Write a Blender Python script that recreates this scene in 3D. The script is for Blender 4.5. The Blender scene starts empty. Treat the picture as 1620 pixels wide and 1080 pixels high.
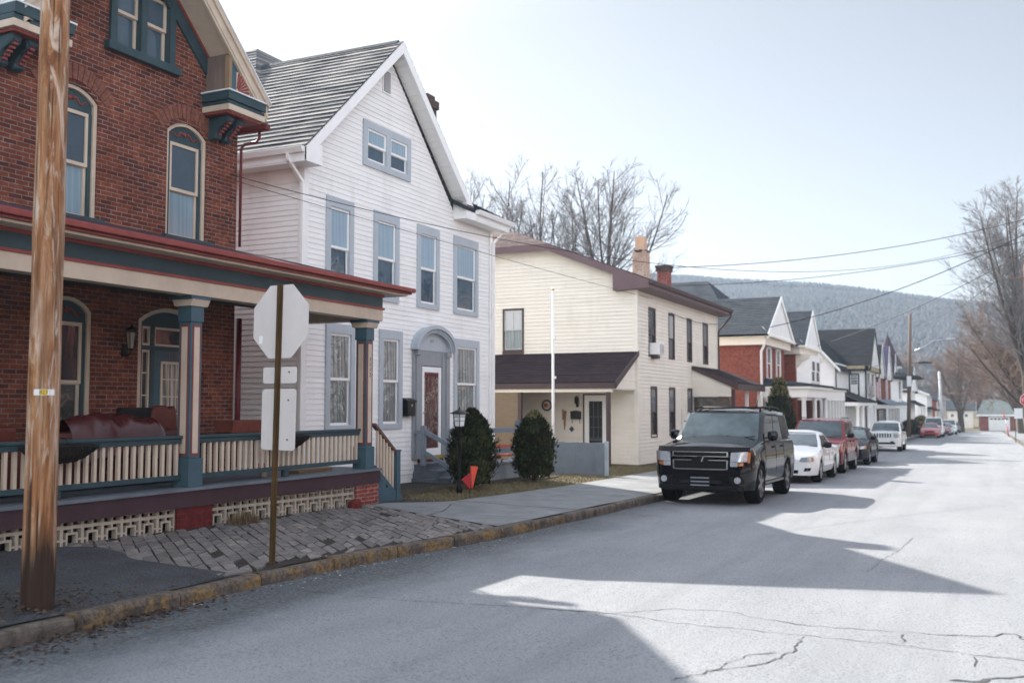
import bpy, bmesh, math, random
from mathutils import Vector, Matrix, noise
from mathutils.geometry import tessellate_polygon

R = math.radians
rnd = random.Random(11)
sc = bpy.context.scene
COL = sc.collection

# ------------------------------------------------------------------ camera
cam_d = bpy.data.cameras.new('camera')
cam = bpy.data.objects.new('camera', cam_d)
COL.objects.link(cam)
cam.location = (0, 0, 1.70)
cam.rotation_euler = (R(90 + 3.633), 0, R(25.4186))
cam_d.sensor_width = 36
cam_d.lens = 35.0
cam_d.clip_start = 0.1
cam_d.clip_end = 6000
cam_d.dof.use_dof = True
cam_d.dof.focus_distance = 13.0
cam_d.dof.aperture_fstop = 1.5
sc.camera = cam

# ------------------------------------------------------------------ light
SUN_EL, SUN_AZ = 35.5, 56.5            # azimuth from +Y towards -X
sun_dir = Vector((-math.sin(R(SUN_AZ)) * math.cos(R(SUN_EL)), math.cos(R(SUN_AZ)) * math.cos(R(SUN_EL)), math.sin(R(SUN_EL))))
world = bpy.data.worlds.new('World')
sc.world = world
world.use_nodes = True
wn = world.node_tree
wn.nodes.clear()
sky = wn.nodes.new('ShaderNodeTexSky')
sky.sky_type = 'NISHITA'
sky.sun_disc = False
sky.sun_elevation = R(SUN_EL)
sky.sun_rotation = R(-SUN_AZ)
sky.air_density = 1.0
sky.dust_density = 1.0
sky.ozone_density = 1.0
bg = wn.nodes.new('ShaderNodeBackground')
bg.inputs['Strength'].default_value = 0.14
wo = wn.nodes.new('ShaderNodeOutputWorld')
hs = wn.nodes.new('ShaderNodeHueSaturation')
hs.inputs['Saturation'].default_value = 0.36
wn.links.new(sky.outputs[0], hs.inputs['Color'])
# added direction scale: sky dimmed low north, boosted overhead and south for fill
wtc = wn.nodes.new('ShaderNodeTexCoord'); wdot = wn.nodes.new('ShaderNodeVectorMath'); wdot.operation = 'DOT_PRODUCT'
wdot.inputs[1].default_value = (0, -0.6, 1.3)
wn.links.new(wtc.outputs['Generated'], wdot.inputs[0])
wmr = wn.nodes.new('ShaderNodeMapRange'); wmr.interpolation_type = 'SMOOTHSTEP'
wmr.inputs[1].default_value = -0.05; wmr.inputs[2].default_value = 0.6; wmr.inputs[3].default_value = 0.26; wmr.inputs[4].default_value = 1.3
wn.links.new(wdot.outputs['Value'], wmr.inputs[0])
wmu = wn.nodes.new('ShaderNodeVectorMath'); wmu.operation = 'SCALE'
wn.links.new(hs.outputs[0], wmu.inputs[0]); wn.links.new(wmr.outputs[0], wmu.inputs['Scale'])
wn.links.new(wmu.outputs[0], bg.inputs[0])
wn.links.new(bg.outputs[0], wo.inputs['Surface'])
sun_l = bpy.data.lights.new('sun', 'SUN')
sun_l.energy = 4.1
sun_l.angle = R(0.5)
sun_l.color = (1.0, 0.95, 0.88)
sun = bpy.data.objects.new('sun', sun_l)
COL.objects.link(sun)
sun.rotation_euler = sun_dir.to_track_quat('Z', 'Y').to_euler()
sc.view_settings.view_transform = 'Standard'
sc.view_settings.look = 'None'
sc.view_settings.exposure = 1.70
sc.view_settings.gamma = 1.0
sc.cycles.max_bounces = 6
sc.cycles.diffuse_bounces = 3
sc.cycles.glossy_bounces = 3
sc.cycles.transparent_max_bounces = 6
sc.cycles.volume_bounces = 0
sc.cycles.use_denoising = True
sc.cycles.sample_clamp_indirect = 6.0

SLOPE = 0.0143
def gz(y):
    return -SLOPE * max(-60.0, min(y, 176.0))

# ------------------------------------------------------------------ objects
def tag(o, label=None, cat=None, group=None, kind=None):
    if label: o['label'] = label
    if cat: o['category'] = cat
    if group: o['group'] = group
    if kind: o['kind'] = kind
    return o

def thing(name, label, cat, loc=(0, 0, 0), group=None):
    o = bpy.data.objects.new(name, None)
    COL.objects.link(o)
    o.location = loc
    o.empty_display_size = 0.2
    return tag(o, label, cat, group)

def root_loc(o):
    v = Vector((0, 0, 0))
    while o is not None:
        v += Vector(o.location)
        o = o.parent
    return v

SPLIT = {'brick_arch','eave_box','gutter','scroll','brick_pier','verge_board','downspout','corner_board','rake_board','soffit','frieze','metal_edge','gable','cornice','bracket','cleat','rail','insulator','sash','bolts','flag_fold','wiper','pane','porch_beam','louvre','aerial','red_moulding','kick_board'} - {'louvre'}
class MB:
    def __init__(s):
        s.v = []; s.f = []; s.mi = []; s.sm = []
    def add(s, vs, fs, mi=0, smooth=False):
        b = len(s.v)
        s.v.extend([tuple(v) for v in vs])
        for f in fs:
            s.f.append(tuple(b + i for i in f)); s.mi.append(mi); s.sm.append(smooth)
        return s
    def box(s, x0, x1, y0, y1, z0, z1, mi=0):
        if x0 > x1: x0, x1 = x1, x0
        if y0 > y1: y0, y1 = y1, y0
        if z0 > z1: z0, z1 = z1, z0
        return s.add([(x0,y0,z0),(x1,y0,z0),(x1,y1,z0),(x0,y1,z0),(x0,y0,z1),(x1,y0,z1),(x1,y1,z1),(x0,y1,z1)],
                     [(3,2,1,0),(4,5,6,7),(0,1,5,4),(1,2,6,5),(2,3,7,6),(3,0,4,7)], mi)
    def beam(s, p, q, w, h, mi=0, up=(0,0,1)):
        p = Vector(p); q = Vector(q); d = (q - p).normalized(); up = Vector(up)
        if abs(d.dot(up)) > 0.98: up = Vector((1,0,0))
        r = d.cross(up).normalized(); u = r.cross(d)
        vs = []
        for c in (p, q):
            for a, b in ((-1,-1),(1,-1),(1,1),(-1,1)):
                vs.append(c + r * (a * w / 2) + u * (b * h / 2))
        return s.add(vs, [(0,1,2,3),(7,6,5,4),(0,4,5,1),(1,5,6,2),(2,6,7,3),(3,7,4,0)], mi)
    def quad(s, a, b, c, d, mi=0, smooth=False):
        return s.add([a,b,c,d], [(0,1,2,3)], mi, smooth)
    def poly(s, pts, mi=0):
        return s.add(pts, [tuple(range(len(pts)))], mi)
    def prism(s, pts, axis, a0, a1, mi=0):
        f = {'x': lambda p, a: (a, p[0], p[1]), 'y': lambda p, a: (p[0], a, p[1]), 'z': lambda p, a: (p[0], p[1], a)}[axis]
        n = len(pts)
        vs = [f(p, a0) for p in pts] + [f(p, a1) for p in pts]
        tri = tessellate_polygon([[Vector((p[0], p[1], 0)) for p in pts]])
        fs = [tuple(t) for t in tri] + [tuple(n + i for i in reversed(t)) for t in tri]
        fs += [(i, (i + 1) % n, n + (i + 1) % n, n + i) for i in range(n)]
        return s.add(vs, fs, mi)
    def tube(s, pts, rad, n=8, mi=0, smooth=True, caps=True):
        pts = [Vector(p) for p in pts]
        if not isinstance(rad, (list, tuple)): rad = [rad] * len(pts)
        vs = []; fs = []
        d0 = (pts[1] - pts[0]).normalized()
        r = d0.orthogonal().normalized()
        for i, p in enumerate(pts):
            d = (pts[min(i+1, len(pts)-1)] - pts[max(i-1, 0)])
            d = d.normalized() if d.length > 1e-9 else d0
            r = (r - d * r.dot(d)); r = r.normalized() if r.length > 1e-6 else d.orthogonal().normalized()
            u = d.cross(r)
            for k in range(n):
                a = 2 * math.pi * k / n
                vs.append(p + (r * math.cos(a) + u * math.sin(a)) * rad[i])
        for i in range(len(pts) - 1):
            for k in range(n):
                k2 = (k + 1) % n
                fs.append((i*n+k, i*n+k2, (i+1)*n+k2, (i+1)*n+k))
        s.add(vs, fs, mi, smooth)
        if caps and n > 3:
            b = len(s.v) - len(vs)
            s.f.append(tuple(b + k for k in reversed(range(n)))); s.mi.append(mi); s.sm.append(False)
            s.f.append(tuple(b + (len(pts)-1)*n + k for k in range(n))); s.mi.append(mi); s.sm.append(False)
        return s
    def lathe(s, c, prof, n=16, mi=0, smooth=True, axis='z'):
        vs = []; fs = []
        for (r, h) in prof:
            for k in range(n):
                a = 2 * math.pi * k / n
                if axis == 'z': vs.append((c[0] + r*math.cos(a), c[1] + r*math.sin(a), c[2] + h))
                else: vs.append((c[0] + h, c[1] + r*math.cos(a), c[2] + r*math.sin(a)))
        for i in range(len(prof) - 1):
            for k in range(n):
                k2 = (k + 1) % n
                fs.append((i*n+k, i*n+k2, (i+1)*n+k2, (i+1)*n+k))
        fs.append(tuple(reversed(range(n)))); fs.append(tuple((len(prof)-1)*n + k for k in range(n)))
        return s.add(vs, fs, mi, smooth)
    def pieces(s, gap=0.03):
        """groups of faces that touch or nearly touch"""
        par = list(range(len(s.v)))
        def find(i):
            while par[i] != i: par[i] = par[par[i]]; i = par[i]
            return i
        for f in s.f:
            a = find(f[0])
            for i in f[1:]: par[find(i)] = a
        bb = {}
        for i, p in enumerate(s.v):
            r = find(i); b = bb.setdefault(r, [list(p), list(p)])
            for k in range(3): b[0][k] = min(b[0][k], p[k]); b[1][k] = max(b[1][k], p[k])
        roots = list(bb); grp = {r: r for r in roots}
        def g(r):
            while grp[r] != r: r = grp[r]
            return r
        for i, a in enumerate(roots):
            for b in roots[:i]:
                A, B = bb[a], bb[b]
                if all(A[0][k]-gap <= B[1][k] and B[0][k]-gap <= A[1][k] for k in range(3)): grp[g(a)] = g(b)
        out = {}
        for f, mi, sm in zip(s.f, s.mi, s.sm): out.setdefault(g(find(f[0])), []).append((f, mi, sm))
        res = []
        for fl in out.values():
            m = MB(); mp = {}
            for f, mi, sm in fl:
                nf = []
                for i in f:
                    if i not in mp: mp[i] = len(m.v); m.v.append(s.v[i])
                    nf.append(mp[i])
                m.f.append(tuple(nf)); m.mi.append(mi); m.sm.append(sm)
            res.append(m)
        return res
    def build(s, name, mat, parent=None, bevel=0, world=False, recalc=True):
        if name in SPLIT and len(s.f) < 3000:
            ps = s.pieces()
            if len(ps) > 1:
                os_ = [p.build1(name, mat, parent, bevel, world, recalc) for p in ps]
                return os_[0]
        return s.build1(name, mat, parent, bevel, world, recalc)
    def build1(s, name, mat, parent=None, bevel=0, world=False, recalc=True):
        me = bpy.data.meshes.new(name)
        off = root_loc(parent) if (parent is not None and not world) else Vector((0,0,0))
        me.from_pydata([(v[0]-off.x, v[1]-off.y, v[2]-off.z) for v in s.v], [], s.f)
        mats = mat if isinstance(mat, (list, tuple)) else ([mat] if mat else [])
        for m in mats: me.materials.append(m)
        me.polygons.foreach_set('material_index', s.mi)
        me.polygons.foreach_set('use_smooth', s.sm)
        if recalc or bevel:
            bm = bmesh.new(); bm.from_mesh(me)
            if recalc: bmesh.ops.recalc_face_normals(bm, faces=bm.faces)
            if bevel:
                es = [e for e in bm.edges if len(e.link_faces) == 2 and e.calc_face_angle(0) > 0.6]
                bmesh.ops.bevel(bm, geom=es, offset=bevel, segments=2, affect='EDGES', profile=0.6)
            bm.to_mesh(me); bm.free()
        me.update()
        o = bpy.data.objects.new(name, me)
        COL.objects.link(o)
        if parent is not None: o.parent = parent
        return o

def children(o): return list(o.children)
def copy_tree(o, parent=None):
    c = o.copy(); COL.objects.link(c)
    if parent is not None: c.parent = parent
    for ch in list(o.children): copy_tree(ch, c)
    return c

# face mapping: F is ('X',plane) facing +X with u=Y, ('x',plane) facing -X, ('y',plane) facing -Y with u=X, ('Y',plane) facing +Y
def fp(F, u, d, z):
    k, pl = F
    if k == 'X': return (pl + d, u, z)
    if k == 'x': return (pl - d, u, z)
    if k == 'y': return (u, pl - d, z)
    return (u, pl + d, z)
def fbox(mb, F, u0, u1, d0, d1, z0, z1, mi=0):
    a = fp(F, u0, d0, z0); b = fp(F, u1, d1, z1)
    mb.box(a[0], b[0], a[1], b[1], a[2], b[2], mi)
def fprism(mb, F, pts, d0, d1, mi=0):
    n = len(pts)
    vs = [fp(F, p[0], d0, p[1]) for p in pts] + [fp(F, p[0], d1, p[1]) for p in pts]
    tri = tessellate_polygon([[Vector((p[0], p[1], 0)) for p in pts]])
    fs = [tuple(t) for t in tri] + [tuple(n + i for i in reversed(t)) for t in tri]
    fs += [(i, (i+1) % n, n + (i+1) % n, n + i) for i in range(n)]
    mb.add(vs, fs, mi)
def rect(u0, u1, z0, z1): return [(u0,z0),(u1,z0),(u1,z1),(u0,z1)]
def archrect(u0, u1, z0, zs, rise, n=10):
    pts = [(u0,z0),(u1,z0),(u1,zs)]
    w = u1 - u0; c = (u0+u1)/2
    if rise <= 0: return rect(u0,u1,z0,zs)
    rad = (w*w/4 + rise*rise) / (2*rise); a0 = math.asin(min(1, (w/2)/rad)); cz = zs + rise - rad
    if rise > w/2 - 1e-6: a0 = math.pi/2
    for i in range(1, n):
        a = a0 - 2*a0*i/n
        pts.append((c + rad*math.sin(a), cz + rad*math.cos(a)))
    pts.append((u0,zs))
    return pts
def fill_loops(loops):
    """triangulate an outline with holes in it; returns points and triangles"""
    bm = bmesh.new(); es = []
    for l in loops:
        vs = [bm.verts.new((p[0], p[1], 0)) for p in l]
        es += [bm.edges.new((vs[i], vs[(i+1) % len(vs)])) for i in range(len(vs))]
    bmesh.ops.triangle_fill(bm, use_beauty=True, use_dissolve=False, edges=es, normal=(0,0,1))
    bm.verts.index_update()
    pts = [(v.co.x, v.co.y) for v in bm.verts]; tri = [tuple(v.index for v in f.verts) for f in bm.faces]
    bm.free()
    return pts, tri
def wallpoly(mb, F, outer, holes=(), depth=0.1, mi=0, rmi=None):
    pts, tri = fill_loops([outer] + list(holes))
    mb.add([fp(F, p[0], 0, p[1]) for p in pts], tri, mi)
    for h in holes:
        n = len(h)
        mb.add([fp(F,p[0],0,p[1]) for p in h] + [fp(F,p[0],-depth,p[1]) for p in h],
               [(i,(i+1)%n,n+(i+1)%n,n+i) for i in range(n)], mi if rmi is None else rmi)
def zrange(poly, z):
    xs = []
    n = len(poly)
    for i in range(n):
        a = poly[i]; b = poly[(i+1) % n]
        if (a[1]-z)*(b[1]-z) <= 0 and abs(a[1]-b[1]) > 1e-9:
            xs.append(a[0] + (b[0]-a[0])*(z-a[1])/(b[1]-a[1]))
    if len(xs) < 2: return None
    return min(xs), max(xs)
def clap(mb, F, poly, holes=(), course=0.105, lip=0.016, mi=0):
    """overlapping lap boards clipped to a convex outline, leaving out rectangular openings"""
    z0 = min(p[1] for p in poly); z1 = max(p[1] for p in poly)
    n = max(1, int(round((z1-z0)/course))); h = (z1-z0)/n
    for i in range(n):
        a = z0 + i*h; b = a + h
        ra = zrange(poly, a + 1e-4); rb = zrange(poly, b - 1e-4)
        if not ra or not rb: continue
        segs = [(0.0, 1.0)]
        lo, hi = ra
        for (u0,u1,hz0,hz1) in holes:
            if hz0 < (a+b)/2 < hz1 and hi > lo:
                t0 = (u0-lo)/(hi-lo); t1 = (u1-lo)/(hi-lo)
                ns = []
                for s0, s1 in segs:
                    if t1 <= s0 or t0 >= s1: ns.append((s0,s1))
                    else:
                        if t0 > s0: ns.append((s0,t0))
                        if t1 < s1: ns.append((t1,s1))
                segs = ns
        for s0, s1 in segs:
            ua0 = lo + (hi-lo)*s0; ua1 = lo + (hi-lo)*s1
            ub0 = rb[0] if s0 == 0 else ua0; ub1 = rb[1] if s1 == 1 else ua1
            jj = rnd.uniform(-0.0015, 0.0015)
            A=fp(F,ua0,lip+jj,a); B=fp(F,ua1,lip+jj,a); C=fp(F,ub1,0.004,b); D=fp(F,ub0,0.004,b)
            A0=fp(F,ua0,0.0,a); B0=fp(F,ua1,0.0,a)
            mb.add([A,B,C,D,A0,B0], [(0,1,2,3),(4,5,1,0)], mi)

def slab(mb, a, b, c, d, t, mi=0):
    """sloping slab whose top is a,b,c,d, thickness t straight down"""
    vs = [Vector(p) for p in (a,b,c,d)]; vs += [v - Vector((0,0,t)) for v in vs]
    mb.add(vs, [(0,1,2,3),(7,6,5,4),(0,4,5,1),(1,5,6,2),(2,6,7,3),(3,7,4,0)], mi)
def courses(mb, a, b, c, d, course=0.2, lift=0.02, mi=0, jit=0.004):
    """shingle courses on a slope: eave a-b, ridge d-c; each course a thin raised step"""
    a,b,c,d = (Vector(p) for p in (a,b,c,d))
    L = ((d-a).length + (c-b).length)/2
    n = max(1, int(round(L/course)))
    nn = (b-a).cross(d-a)
    if nn.length < 1e-6: nn = (b-a).cross(c-a)
    nn.normalize()
    if nn.z < 0: nn = -nn
    for i in range(n):
        t0 = i/n; t1 = (i+1)/n
        P = a.lerp(d,t0); Q = b.lerp(c,t0); S = b.lerp(c,t1); T = a.lerp(d,t1)
        l = lift + rnd.uniform(-jit, jit)
        mb.add([P+nn*l, Q+nn*l, S+nn*0.002, T+nn*0.002, P, Q], [(0,1,2,3),(4,5,1,0)], mi)

# ------------------------------------------------------------------ materials
def N(nt, t, **kw):
    n = nt.nodes.new(t)
    for k, v in kw.items(): setattr(n, k, v)
    return n
def base_mat(name):
    m = bpy.data.materials.new(name); m.use_nodes = True
    nt = m.node_tree; b = nt.nodes['Principled BSDF']
    return m, nt, b
def mixc(nt, fac, a, b, mode='MIX'):
    n = nt.nodes.new('ShaderNodeMix'); n.data_type = 'RGBA'; n.blend_type = mode
    for sock, v in ((n.inputs[0], fac), (n.inputs[6], a), (n.inputs[7], b)):
        if hasattr(v, 'links') or isinstance(v, bpy.types.NodeSocket): nt.links.new(v, sock)
        elif isinstance(v, (int, float)): sock.default_value = v
        else: sock.default_value = (v[0], v[1], v[2], 1)
    return n.outputs[2]
def ramp(nt, src, stops):
    r = nt.nodes.new('ShaderNodeValToRGB')
    el = r.color_ramp.elements
    while len(el) < len(stops): el.new(0.5)
    for e, (p, c) in zip(el, stops):
        e.position = p
        e.color = (c, c, c, 1) if isinstance(c, (int, float)) else (c[0], c[1], c[2], 1)
    nt.links.new(src, r.inputs[0])
    return r.outputs[0]
def coords(nt, scale=(1,1,1), rot=(0,0,0), loc=(0,0,0)):
    tc = nt.nodes.new('ShaderNodeTexCoord'); mp = nt.nodes.new('ShaderNodeMapping')
    mp.inputs['Scale'].default_value = scale; mp.inputs['Rotation'].default_value = rot; mp.inputs['Location'].default_value = loc
    nt.links.new(tc.outputs['Object'], mp.inputs[0])
    return mp.outputs[0]
def noise_t(nt, vec, scale, detail=4, rough=0.6, dist=0.0):
    n = nt.nodes.new('ShaderNodeTexNoise')
    n.inputs['Scale'].default_value = scale; n.inputs['Detail'].default_value = detail
    n.inputs['Roughness'].default_value = rough; n.inputs['Distortion'].default_value = dist
    nt.links.new(vec, n.inputs['Vector'])
    return n.outputs[0]
def bump(nt, b, h, strength=0.3, dist=0.02):
    n = nt.nodes.new('ShaderNodeBump'); n.inputs['Strength'].default_value = strength; n.inputs['Distance'].default_value = dist
    nt.links.new(h, n.inputs['Height']); nt.links.new(n.outputs[0], b.inputs['Normal'])
    return n
MATS = {}
def pm(name, col, rough=0.6, var=0.18, scale=2.5, streak=None, metal=0.0, bmp=0.0, bscale=60, dirt=0.0, spec=0.22, coat=0.0):
    """painted / plain surface: uneven colour, faint grain and some dirt"""
    if name in MATS: return MATS[name]
    m, nt, b = base_mat(name)
    v = coords(nt, streak or (1,1,1))
    n1 = noise_t(nt, v, scale, 5, 0.65)
    lo = tuple(c*(1-var) for c in col); hi = tuple(min(1, c*(1+var*0.6)) for c in col)
    c = ramp(nt, n1, [(0.3, lo), (0.7, hi)])
    if dirt:
        n2 = noise_t(nt, coords(nt, (1.2,1.2,0.35), loc=(3,1,7)), 1.7, 6, 0.7)
        f = ramp(nt, n2, [(0.52, 0.0), (0.75, dirt)])
        c = mixc(nt, f, c, tuple(x*0.35 + 0.01 for x in col))
    nt.links.new(c, b.inputs['Base Color'])
    b.inputs['Roughness'].default_value = rough; b.inputs['Metallic'].default_value = metal
    b.inputs['Specular IOR Level'].default_value = spec
    if coat: b.inputs['Coat Weight'].default_value = coat; b.inputs['Coat Roughness'].default_value = 0.03
    if bmp: bump(nt, b, noise_t(nt, coords(nt), bscale, 3), bmp, 0.01)
    MATS[name] = m
    return m
def wall_uv(nt):
    """(along-wall, height) from position, whichever way the wall faces"""
    tc = nt.nodes.new('ShaderNodeTexCoord'); ge = nt.nodes.new('ShaderNodeNewGeometry')
    s1 = nt.nodes.new('ShaderNodeSeparateXYZ'); s2 = nt.nodes.new('ShaderNodeSeparateXYZ')
    nt.links.new(tc.outputs['Object'], s1.inputs[0]); nt.links.new(ge.outputs['True Normal'], s2.inputs[0])
    ab = N(nt, 'ShaderNodeMath', operation='ABSOLUTE'); nt.links.new(s2.outputs[1], ab.inputs[0])
    gt = N(nt, 'ShaderNodeMath', operation='GREATER_THAN'); nt.links.new(ab.outputs[0], gt.inputs[0]); gt.inputs[1].default_value = 0.7
    mx = nt.nodes.new('ShaderNodeMix'); mx.data_type = 'FLOAT'
    nt.links.new(gt.outputs[0], mx.inputs[0]); nt.links.new(s1.outputs[1], mx.inputs[2]); nt.links.new(s1.outputs[0], mx.inputs[3])
    cb = nt.nodes.new('ShaderNodeCombineXYZ')
    nt.links.new(mx.outputs[0], cb.inputs[0]); nt.links.new(s1.outputs[2], cb.inputs[1])
    return cb.outputs[0]
def brick_mat(name, c1, c2, mortar, dark, w=0.205, h=0.066, ms=0.008, darkamt=0.75):
    if name in MATS: return MATS[name]
    m, nt, b = base_mat(name)
    uv = wall_uv(nt)
    wob = nt.nodes.new('ShaderNodeMix'); wob.data_type = 'RGBA'; wob.blend_type = 'LINEAR_LIGHT'; wob.inputs[0].default_value = 0.006
    nz = nt.nodes.new('ShaderNodeTexNoise'); nz.inputs['Scale'].default_value = 6; nt.links.new(uv, nz.inputs['Vector'])
    nt.links.new(uv, wob.inputs[6]); nt.links.new(nz.outputs[1], wob.inputs[7])
    bt = nt.nodes.new('ShaderNodeTexBrick')
    bt.inputs['Scale'].default_value = 1.0; bt.inputs['Brick Width'].default_value = w; bt.inputs['Row Height'].default_value = h
    bt.inputs['Mortar Size'].default_value = ms; bt.inputs['Mortar Smooth'].default_value = 0.25; bt.inputs['Bias'].default_value = -0.1
    bt.inputs['Color1'].default_value = (*c1,1); bt.inputs['Color2'].default_value = (*c2,1); bt.inputs['Mortar'].default_value = (*mortar,1)
    nt.links.new(wob.outputs[2], bt.inputs['Vector'])
    big = noise_t(nt, uv, 1.3, 6, 0.7)
    per = noise_t(nt, uv, 9.0, 2, 0.5)
    f1 = ramp(nt, big, [(0.35, 0.0), (0.65, darkamt)])
    c = mixc(nt, f1, bt.outputs[0], dark, 'MULTIPLY')
    f2 = ramp(nt, per, [(0.42, 0.0), (0.68, 0.55)])
    c = mixc(nt, f2, c, tuple(x*0.4 for x in c1))
    nt.links.new(c, b.inputs['Base Color'])
    b.inputs['Roughness'].default_value = 0.9; b.inputs['Specular IOR Level'].default_value = 0.08
    inv = N(nt, 'ShaderNodeMath', operation='SUBTRACT'); inv.inputs[0].default_value = 1.0; nt.links.new(bt.outputs[1], inv.inputs[1])
    add = N(nt, 'ShaderNodeMath', operation='MULTIPLY_ADD'); nt.links.new(noise_t(nt, uv, 70, 3), add.inputs[0]); add.inputs[1].default_value = 0.35
    nt.links.new(inv.outputs[0], add.inputs[2])
    bump(nt, b, add.outputs[0], 0.6, 0.008)
    MATS[name] = m
    return m
def glass_mat(name, col, col2=None, warp=0.25, folds=0.0, spec=1.0):
    """window pane: what hangs close behind the glass shows as its colour, over it the gloss of wavy old glass"""
    if name in MATS: return MATS[name]
    m, nt, b = base_mat(name)
    v = coords(nt)
    if folds:
        w = nt.nodes.new('ShaderNodeTexWave'); w.inputs['Scale'].default_value = 5.0; w.inputs['Distortion'].default_value = 7; w.inputs['Detail'].default_value = 2
        w.bands_direction = 'DIAGONAL'
        nt.links.new(coords(nt, (1,1,0.04)), w.inputs['Vector'])
        f = w.outputs[1]
    else:
        f = ramp(nt, noise_t(nt, v, 1.6, 4), [(0.3,0.0),(0.7,1.0)])
    c = mixc(nt, f, col, col2 or tuple(x*0.75 for x in col))
    nt.links.new(c, b.inputs['Base Color'])
    b.inputs['Roughness'].default_value = 0.03
    b.inputs['IOR'].default_value = 1.6
    b.inputs['Specular IOR Level'].default_value = 0.5*spec
    bump(nt, b, noise_t(nt, coords(nt, (1,1,0.6)), 3.0, 4, 0.5, 1.2), warp*1.4, 0.05)
    MATS[name] = m
    return m
def roof_mat(name, c1, c2, c3=None, streak=(1,1,1), scale=6, row=0.2, rough=0.9, lim=(0.42,0.6)):
    if name in MATS: return MATS[name]
    m, nt, b = base_mat(name)
    n1 = noise_t(nt, coords(nt, streak), scale, 5, 0.7)
    c = mixc(nt, ramp(nt, n1, [(lim[0],0.0),(lim[1],1.0)]), c1, c2)
    n2 = noise_t(nt, coords(nt, (1,1,1)), 28, 3, 0.7)
    c = mixc(nt, ramp(nt, n2, [(0.35,0.0),(0.7,0.6)]), c, c3 or tuple(x*0.55 for x in c1))
    nt.links.new(c, b.inputs['Base Color']); b.inputs['Roughness'].default_value = rough; b.inputs['Specular IOR Level'].default_value = 0.1
    bump(nt, b, n2, 0.5, 0.01)
    MATS[name] = m
    return m

M_white = pm('white_vinyl', (0.84,0.82,0.80), 0.45, 0.08, 1.5, (0.4,0.4,3), dirt=0.22)
M_whitetrim = pm('white_trim', (0.83,0.815,0.795), 0.4, 0.05, 2)
M_whitepaint = pm('white_paint', (0.78,0.77,0.75), 0.5, 0.08, 2, dirt=0.12)
M_cream = pm('cream_vinyl', (0.80,0.735,0.64), 0.5, 0.08, 1.5, (0.4,0.4,3), dirt=0.2)
M_bluegrey = pm('blue_grey_paint', (0.42,0.455,0.49), 0.5, 0.07, 2)
M_deckgrey = pm('grey_stair_paint', (0.13,0.15,0.17), 0.55, 0.2, 3, dirt=0.35)
M_teal = pm('teal_paint', (0.034,0.062,0.072), 0.45, 0.2, 3, bmp=0.15, dirt=0.2)
M_tealL = pm('teal_paint_post', (0.055,0.10,0.125), 0.42, 0.15, 3)
M_beige = pm('beige_paint', (0.54,0.44,0.345), 0.5, 0.14, 3, dirt=0.25)
M_red = pm('red_paint', (0.24,0.055,0.048), 0.42, 0.2, 3, dirt=0.25)
M_dred = pm('dark_red_paint', (0.13,0.025,0.03), 0.45, 0.2, 3)
M_purple = pm('plum_paint', (0.055,0.03,0.036), 0.55, 0.25, 2.5, (1,1,0.4), dirt=0.3)
M_brown = pm('brown_metal', (0.075,0.05,0.05), 0.5, 0.15, 2)
M_brownL = pm('brown_trim', (0.15,0.10,0.105), 0.5, 0.12, 2)
M_black = pm('black_paint', (0.012,0.012,0.013), 0.4, 0.3, 4)
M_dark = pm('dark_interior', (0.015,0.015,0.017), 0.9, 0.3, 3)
M_tan = pm('tan_paint', (0.26,0.18,0.11), 0.7, 0.15, 2)
M_greytrim = pm('weathered_wood', (0.16,0.12,0.10), 0.8, 0.35, 4, (1,1,0.2))
M_brick = brick_mat('old_red_brick', (0.265,0.076,0.038), (0.070,0.029,0.027), (0.27,0.215,0.195), (0.42,0.40,0.45))
M_pier = brick_mat('pier_brick', (0.30,0.07,0.05), (0.24,0.055,0.045), (0.35,0.30,0.27), (0.6,0.5,0.5))
M_dpier = brick_mat('dark_red_pier_brick', (0.16,0.03,0.028), (0.12,0.022,0.022), (0.11,0.05,0.05), (0.7,0.6,0.6))
M_rbrick = brick_mat('orange_red_brick', (0.30,0.085,0.062), (0.25,0.07,0.055), (0.26,0.14,0.115), (0.8,0.75,0.72))
M_buff = brick_mat('buff_brick', (0.60,0.44,0.34), (0.52,0.38,0.28), (0.62,0.55,0.48), (0.55,0.45,0.4))
M_archbrick = pm('arch_brick', (0.20,0.08,0.056), 0.85, 0.5, 14, (1,1,1), bmp=0.3)
M_roofW = roof_mat('weathered_shingles', (0.27,0.255,0.235), (0.055,0.060,0.068), (0.10,0.10,0.105), (0.45,0.05,2.9), 2.2, lim=(0.42,0.58))  # weathered tone; streaks also paint glancing light and course shadow into the colour
M_roofD = roof_mat('dark_shingles', (0.036,0.043,0.052), (0.058,0.066,0.076), None, (0.5,0.5,2), 3)
M_roofBl = roof_mat('black_shingles', (0.016,0.018,0.022), (0.03,0.031,0.036), None, (0.5,0.5,2), 3)
M_roofBr = roof_mat('brown_shingles', (0.22,0.165,0.155), (0.36,0.285,0.265), None, (0.7,0.7,3), 5)
M_roofP = roof_mat('purple_brown_shingles', (0.032,0.024,0.030), (0.055,0.037,0.040), None, (0.6,2,2), 3)
M_roofG = roof_mat('green_grey_shingles', (0.10,0.12,0.115), (0.14,0.16,0.15), None, (0.6,2,2), 3)
G_sky = glass_mat('pane_blind', (0.24,0.33,0.40), (0.30,0.40,0.47), 0.06)
G_skyW = glass_mat('pane_pale_blind', (0.35,0.46,0.54), (0.46,0.57,0.64), 0.06, folds=1)
G_dark = glass_mat('pane_dark', (0.018,0.024,0.028), (0.04,0.05,0.055), 0.12)
G_blue = glass_mat('pane_blue_grey', (0.045,0.075,0.10), (0.07,0.10,0.13), 0.10)
G_lace = glass_mat('pane_lace', (0.10,0.12,0.12), (0.42,0.44,0.43), 0.6, folds=1)
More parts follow.
